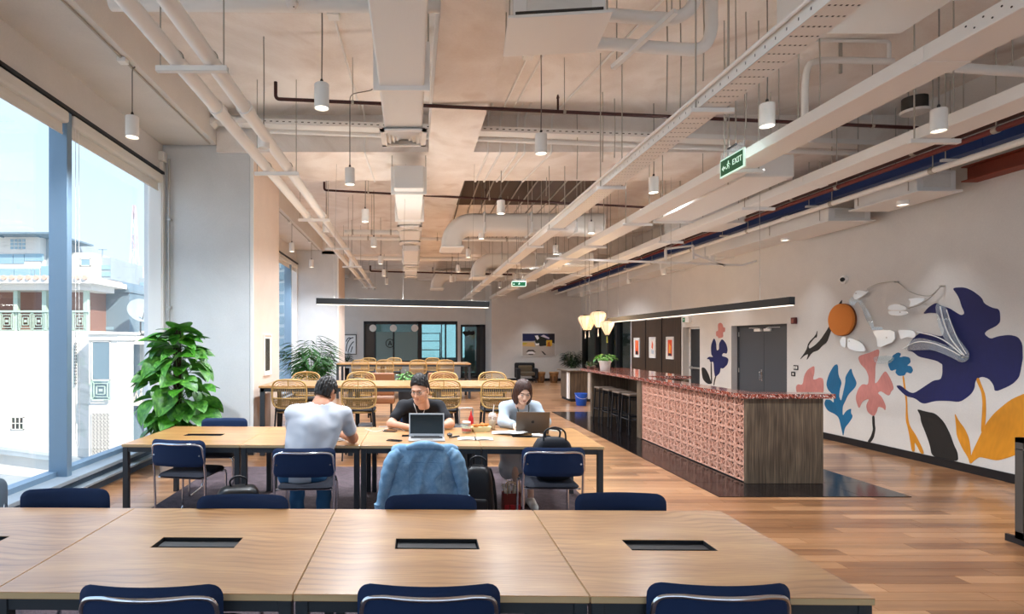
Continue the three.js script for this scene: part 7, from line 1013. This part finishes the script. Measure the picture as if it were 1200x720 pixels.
// ================================================================ OUTSIDE
{
  const O = {
    white: std(0xf4f2ee, 0.85, { map: rep(T.plaster, 0.2) }), grey: std(0xb0bec8, 0.85, { map: rep(T.plaster, 0.2) }), red: std(0x9c7468, 0.85, { map: rep(T.plaster, 0.4) }), blueGrey: std(0x768c9a, 0.8), glass: std(0x93b4c4, 0.2), glassDark: std(0x6e8794, 0.25), rail: std(0xb8ccbe, 0.6), tile: std(0xd8b8a6, 0.8), hole: std(0x3a3e42, 0.9), street: std(0xbdbab2, 0.9), mast: std(0xdde4ea, 0.7), mastHazeRed: std(0xcdbfc2, 0.7),  // mast red is paled, distance haze put into its colour
  };
  const px = (u, d) => (u - CX) * d / F, py = (v, d) => EYE - (v - CY) * d / F;
  const slab = (u0, u1, v0, v1, d, th) => uvBox(G.span(px(u0, d), px(u1, d), py(v0, d), py(v1, d), -d, -d - th));
  const win = (p, u0, u1, v0, v1, d, m = O.glass) => { const f = mesh('window', [slab(u0, u1, v0, v0 + 1, d, 0.1), slab(u0, u1, v1 - 1, v1, d, 0.1), slab(u0, u0 + 1, v0, v1, d, 0.1), slab(u1 - 1, u1, v0, v1, d, 0.1)], O.white, p); mesh('pane', slab(u0 + 0.6, u1 - 0.6, v0 + 0.6, v1 - 0.6, d + 0.04, 0.03), m, f); return f; };
  struct('ground', uvBox(G.span(-220, -6, -10.4, -10, 60, -260)), O.street, 'pale street level far below the windows').name = 'ground_street';
  // old white house opposite
  const h = thing('villa', 'old white house opposite with patterned balcony railings', 'building', [0, 0, 0]), d = 26;
  mesh('lower_wall', slab(-120, 106, 388, 690, d, 4), O.white, h);
  mesh('balcony_wall', slab(-120, 103, 338, 390, d + 0.9, 3), O.red, h);
  mesh('eave', [slab(-120, 109, 326, 332, d - 0.7, 3), slab(-120, 107, 332, 340, d - 0.3, 2)], O.white, h);
  for (let k = 0; k < 24; k++) mesh('roof_tile', new THREE.CylinderGeometry(0.11, 0.11, 3.2, 8, 1, false).rotateX(Math.PI / 2).translate(px(-118 + k * 9.5, d - 0.7), py(325.5, d - 0.7), -d - 0.8), O.tile, h);
  for (const u of [-40, 18, 51.5, 100]) mesh('post', slab(u - 2.5, u + 2.5, 339, 388, d + 0.1, 0.2), O.rail, h);
  const pw = 15.5 * d / F, ph = 21.5 * d / F, sq = (r, t) => [G.box(r * pw, t, t, 0, r * ph / 2, 0), G.box(r * pw, t, t, 0, -r * ph / 2, 0), G.box(t, r * ph, t, r * pw / 2, 0, 0), G.box(t, r * ph, t, -r * pw / 2, 0, 0)];
  const panel = merge([...sq(0.98, 0.045), ...sq(0.7, 0.035), ...sq(0.42, 0.035), G.bar([-pw * 0.49, -ph * 0.49, 0], [-pw * 0.35, -ph * 0.35, 0], 0.03, 0.03), G.bar([pw * 0.49, ph * 0.49, 0], [pw * 0.35, ph * 0.35, 0], 0.03, 0.03), G.bar([-pw * 0.49, ph * 0.49, 0], [-pw * 0.35, ph * 0.35, 0], 0.03, 0.03), G.bar([pw * 0.49, -ph * 0.49, 0], [pw * 0.35, -ph * 0.35, 0], 0.03, 0.03), G.box(0.12, 0.12, 0.03, 0, 0, 0)]);
  for (const u of [-60, -44, -28, -10, 7, 29, 44.5, 61, 77, 93]) mesh('railing_panel', panel, O.rail, h).position.set(px(u, d), py(376.5, d), -d - 0.05);
  mesh('handrail', slab(-120, 104, 364, 366, d - 0.02, 0.1), O.rail, h);
  mesh('ledge', [uvBox(G.bar([px(-40, d), py(521, d), -d + 0.2], [px(112, d), py(541, d), -d + 0.2], 0.5, 0.22)), uvBox(G.bar([px(-40, d), py(556, d), -d + 0.9], [px(60, d), py(566, d), -d + 0.9], 1.6, 0.4))], O.grey, h);
  { const w = win(h, 12.5, 27.5, 489, 504, d - 0.06, O.hole); mesh('glazing_bar', [slab(17.2, 18, 490, 503, d - 0.06, 0.05), slab(22, 22.8, 490, 503, d - 0.06, 0.05), slab(13, 27, 496, 497, d - 0.06, 0.05)], O.white, w); }
  // bay at its right corner
  mesh('bay_wall', slab(104, 137, 399, 690, d - 0.8, 1.5), O.white, h); mesh('bay_cornice', [slab(102, 139, 389, 392, d - 1.0, 2), slab(103, 138, 392, 399, d - 0.9, 1.8)], O.white, h);
  win(h, 107, 129, 400, 446, d - 0.85, O.glassDark);
  { const g2 = panel.clone(); g2.scale(1.4, 1, 1); const m = mesh('railing_panel', g2, O.rail, h); m.position.set(px(118, d - 1), py(457.5, d - 1), -d + 1); mesh('balcony_recess', slab(107, 129, 447, 468, d - 0.83, 0.05), O.glassDark, h); }
  { const v = mesh('vent_panel', slab(107, 127.5, 485, 534, d - 0.82, 0.05), O.hole, h), bars = []; for (let i = 0; i <= 5; i++) bars.push(slab(107.0 + i * 4.1, 107.5 + i * 4.1, 485, 534, d - 0.86, 0.06)); for (let j = 0; j <= 11; j++) bars.push(slab(107, 127.5, 484.8 + j * 4.4, 485.3 + j * 4.4, d - 0.86, 0.06)); for (let i = 0; i < 5; i++) for (let j = 0; j < 11; j++) { const uu = 109.3 + i * 4.1, vv = 487.3 + j * 4.4, q = d - 0.83; bars.push(G.bar([px(uu - 1.6, q), py(vv - 1.8, q), -q], [px(uu + 1.6, q), py(vv + 1.8, q), -q], 0.05, 0.02), G.bar([px(uu + 1.6, q), py(vv - 1.8, q), -q], [px(uu - 1.6, q), py(vv + 1.8, q), -q], 0.05, 0.02)); } const b = mesh('vent_lattice', bars, O.white, v); b.userData.kind = 'stuff'; }
  mesh('drain_chain', Array.from({ length: 14 }, (_, i) => G.sphere(0.05, px(88.5, d - 0.1), py(403 + i * 3.6, d - 0.1), -d + 0.1, 1, 1.2, 1, 6)), O.hole, h).userData.kind = 'stuff';
  // round topped roof hut with a dish
  const hut = thing('roof_hut', 'blue grey roof hut with a barrel top beside the house', 'building', [px(128.5, 28.5), py(389, 28.5), -28.5]), hw = 46 * 28.5 / F, hh = 46 * 28.5 / F; mesh('wall', uvBox(G.span(-hw / 2, hw / 2, -6, hh, -3, 0)), O.blueGrey, hut); mesh('barrel_roof', new THREE.CylinderGeometry(hw / 2 + 0.06, hw / 2 + 0.06, 3.3, 24, 1, false, -Math.PI / 2, Math.PI).rotateX(-Math.PI / 2).scale(1, 0.62, 1).translate(0, hh, -1.5), O.blueGrey, hut); mesh('low_window', [G.span(-0.9, 0.2, 0.1, 0.25, 0, 0.03)], O.glass, hut);
  const dish = thing('satellite_dish', 'white satellite dish on a roof outside', 'antenna', [px(165, 27.5), py(366, 27.5), -27.5], 0.7); mesh('reflector', G.lathe([[0, 0], [0.3, 0.03], [0.55, 0.11], [0.68, 0.19], [0.66, 0.2], [0.53, 0.125], [0.3, 0.045], [0, 0.015]], 24).rotateX(Math.PI / 2 - 0.5), O.grey, dish); mesh('feed_arm', [G.cyl([0, -0.5, 0.2], [0, 0.1, 0.75], 0.02), G.cyl([0, 0.1, 0.72], [0, 0.14, 0.8], 0.05)], O.hole, dish); mesh('mast', G.cyl([0, -1.2, -0.05], [0, 0, -0.05], 0.04), O.hole, dish); mesh('roof_deck', G.span(-1.0, 1.2, -1.6, -1.2, -2, 0.6), O.white, dish);
  // pale house with balustrade right of it
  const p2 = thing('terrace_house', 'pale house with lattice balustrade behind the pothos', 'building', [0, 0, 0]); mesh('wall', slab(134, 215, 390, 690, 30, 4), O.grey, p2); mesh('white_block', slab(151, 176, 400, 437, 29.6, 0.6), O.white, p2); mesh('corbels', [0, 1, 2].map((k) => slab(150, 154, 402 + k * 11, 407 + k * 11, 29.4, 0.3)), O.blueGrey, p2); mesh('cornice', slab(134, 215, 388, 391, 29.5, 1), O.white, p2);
  mesh('balcony_slab', slab(134, 215, 470, 476, 28.6, 1.6), O.white, p2); { const b = []; for (let i = 0; i < 14; i++) { const u = 135 + i * 5.5; b.push(G.bar([px(u, 28.6), py(470, 28.6), -28.6], [px(u + 5.5, 28.6), py(449, 28.6), -28.6], 0.05, 0.05), G.bar([px(u + 5.5, 28.6), py(470, 28.6), -28.6], [px(u, 28.6), py(449, 28.6), -28.6], 0.05, 0.05)); } mesh('balustrade', b, O.white, p2).userData.kind = 'stuff'; mesh('handrail', slab(134, 215, 446, 449, 28.6, 0.15), O.white, p2); }
  win(p2, 142, 149, 407, 427, 29.95, O.glassDark); { const w = win(p2, 158, 173, 492, 513, 29.9, O.glassDark); mesh('window_arch', new THREE.CylinderGeometry(0.36, 0.36, 0.1, 16, 1, false, 0, Math.PI).rotateX(Math.PI / 2).rotateZ(Math.PI / 2).translate(px(165.5, 29.9), py(492, 29.9), -29.9), O.white, w); }
  // modern block behind
  const mb = thing('apartment_block', 'white modern apartment block with glass bands outside', 'building', [0, 0, 0]), q = 62; mesh('wall', slab(-120, 47, 277, 345, q, 10), O.white, mb); mesh('side_wall', slab(47, 62, 278, 345, q + 1, 9), O.grey, mb); mesh('roof_canopy', [slab(-60, 60, 272, 274, q - 2, 8), slab(0, 1, 274, 278, q - 1, 0.5), slab(44, 45, 274, 278, q - 1, 0.5)], O.blueGrey, mb);
  for (let i = 0; i < 4; i++) for (let j = 0; j < 3; j++) mesh('window', slab(12.2 + i * 4.6, 15.6 + i * 4.6, 280.5 + j * 4.2, 283.6 + j * 4.2, q - 0.05, 0.1), O.glass, mb);
  for (const [u0, u1, v0, v1] of [[-60, 15, 298, 309], [15.6, 28, 298, 309], [28.6, 50, 297.5, 306], [-60, 16, 315, 324], [16.6, 36, 315, 324], [37, 40, 315, 324], [41, 46, 315, 324], [48, 58, 312, 324]]) mesh('glass_band', slab(u0, u1, v0, v1, q - 0.08, 0.2), O.glass, mb);
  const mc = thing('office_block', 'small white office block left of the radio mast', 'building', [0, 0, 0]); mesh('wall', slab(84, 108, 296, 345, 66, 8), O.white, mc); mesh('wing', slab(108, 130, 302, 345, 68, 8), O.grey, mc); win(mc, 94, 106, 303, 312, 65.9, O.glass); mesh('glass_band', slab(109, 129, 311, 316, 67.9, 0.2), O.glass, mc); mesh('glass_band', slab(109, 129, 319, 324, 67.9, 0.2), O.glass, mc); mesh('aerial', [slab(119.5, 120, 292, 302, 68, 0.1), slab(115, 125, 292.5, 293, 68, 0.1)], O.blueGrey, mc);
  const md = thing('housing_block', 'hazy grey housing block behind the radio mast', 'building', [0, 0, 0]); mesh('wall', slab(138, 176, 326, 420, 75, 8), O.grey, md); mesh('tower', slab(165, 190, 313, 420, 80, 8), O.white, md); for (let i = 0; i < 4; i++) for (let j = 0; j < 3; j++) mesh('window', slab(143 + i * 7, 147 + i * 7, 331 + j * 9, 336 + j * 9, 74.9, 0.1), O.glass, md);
  // radio mast
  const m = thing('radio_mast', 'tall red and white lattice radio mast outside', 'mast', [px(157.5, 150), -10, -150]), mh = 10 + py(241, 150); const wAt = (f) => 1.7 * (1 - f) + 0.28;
  for (let k = 0; k < 12; k++) { const f0 = k / 12, f1 = (k + 1) / 12, a = wAt(f0), b = wAt(f1), y0 = f0 * mh, y1 = f1 * mh, g = []; for (const [sx, sz] of [[-1, -1], [1, -1], [1, 1], [-1, 1]]) { g.push(G.bar([sx * a, y0, sz * a], [sx * b, y1, sz * b], 0.2, 0.2)); const [nx2, nz2] = [sz, -sx].map((c, i) => (i ? c : c)); g.push(G.bar([sx * a, y0, sz * a], [-sz * b, y1, sx * b], 0.12, 0.12), G.bar([sx * b, y1, sz * b], [-sz * b, y1, sx * b], 0.12, 0.12)); } mesh('mast_section', g, k % 2 ? O.mastHazeRed : O.mast, m); }
  // towers seen through the second bay
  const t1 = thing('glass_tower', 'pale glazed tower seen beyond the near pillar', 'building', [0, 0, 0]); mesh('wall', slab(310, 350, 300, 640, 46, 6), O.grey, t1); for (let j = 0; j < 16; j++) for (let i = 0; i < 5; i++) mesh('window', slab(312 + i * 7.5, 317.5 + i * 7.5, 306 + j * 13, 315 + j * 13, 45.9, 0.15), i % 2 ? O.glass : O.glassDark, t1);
}

scene.traverse((o) => { if (o.isMesh) { o.castShadow = o.receiveShadow = true; } });
renderer.render(scene, camera);
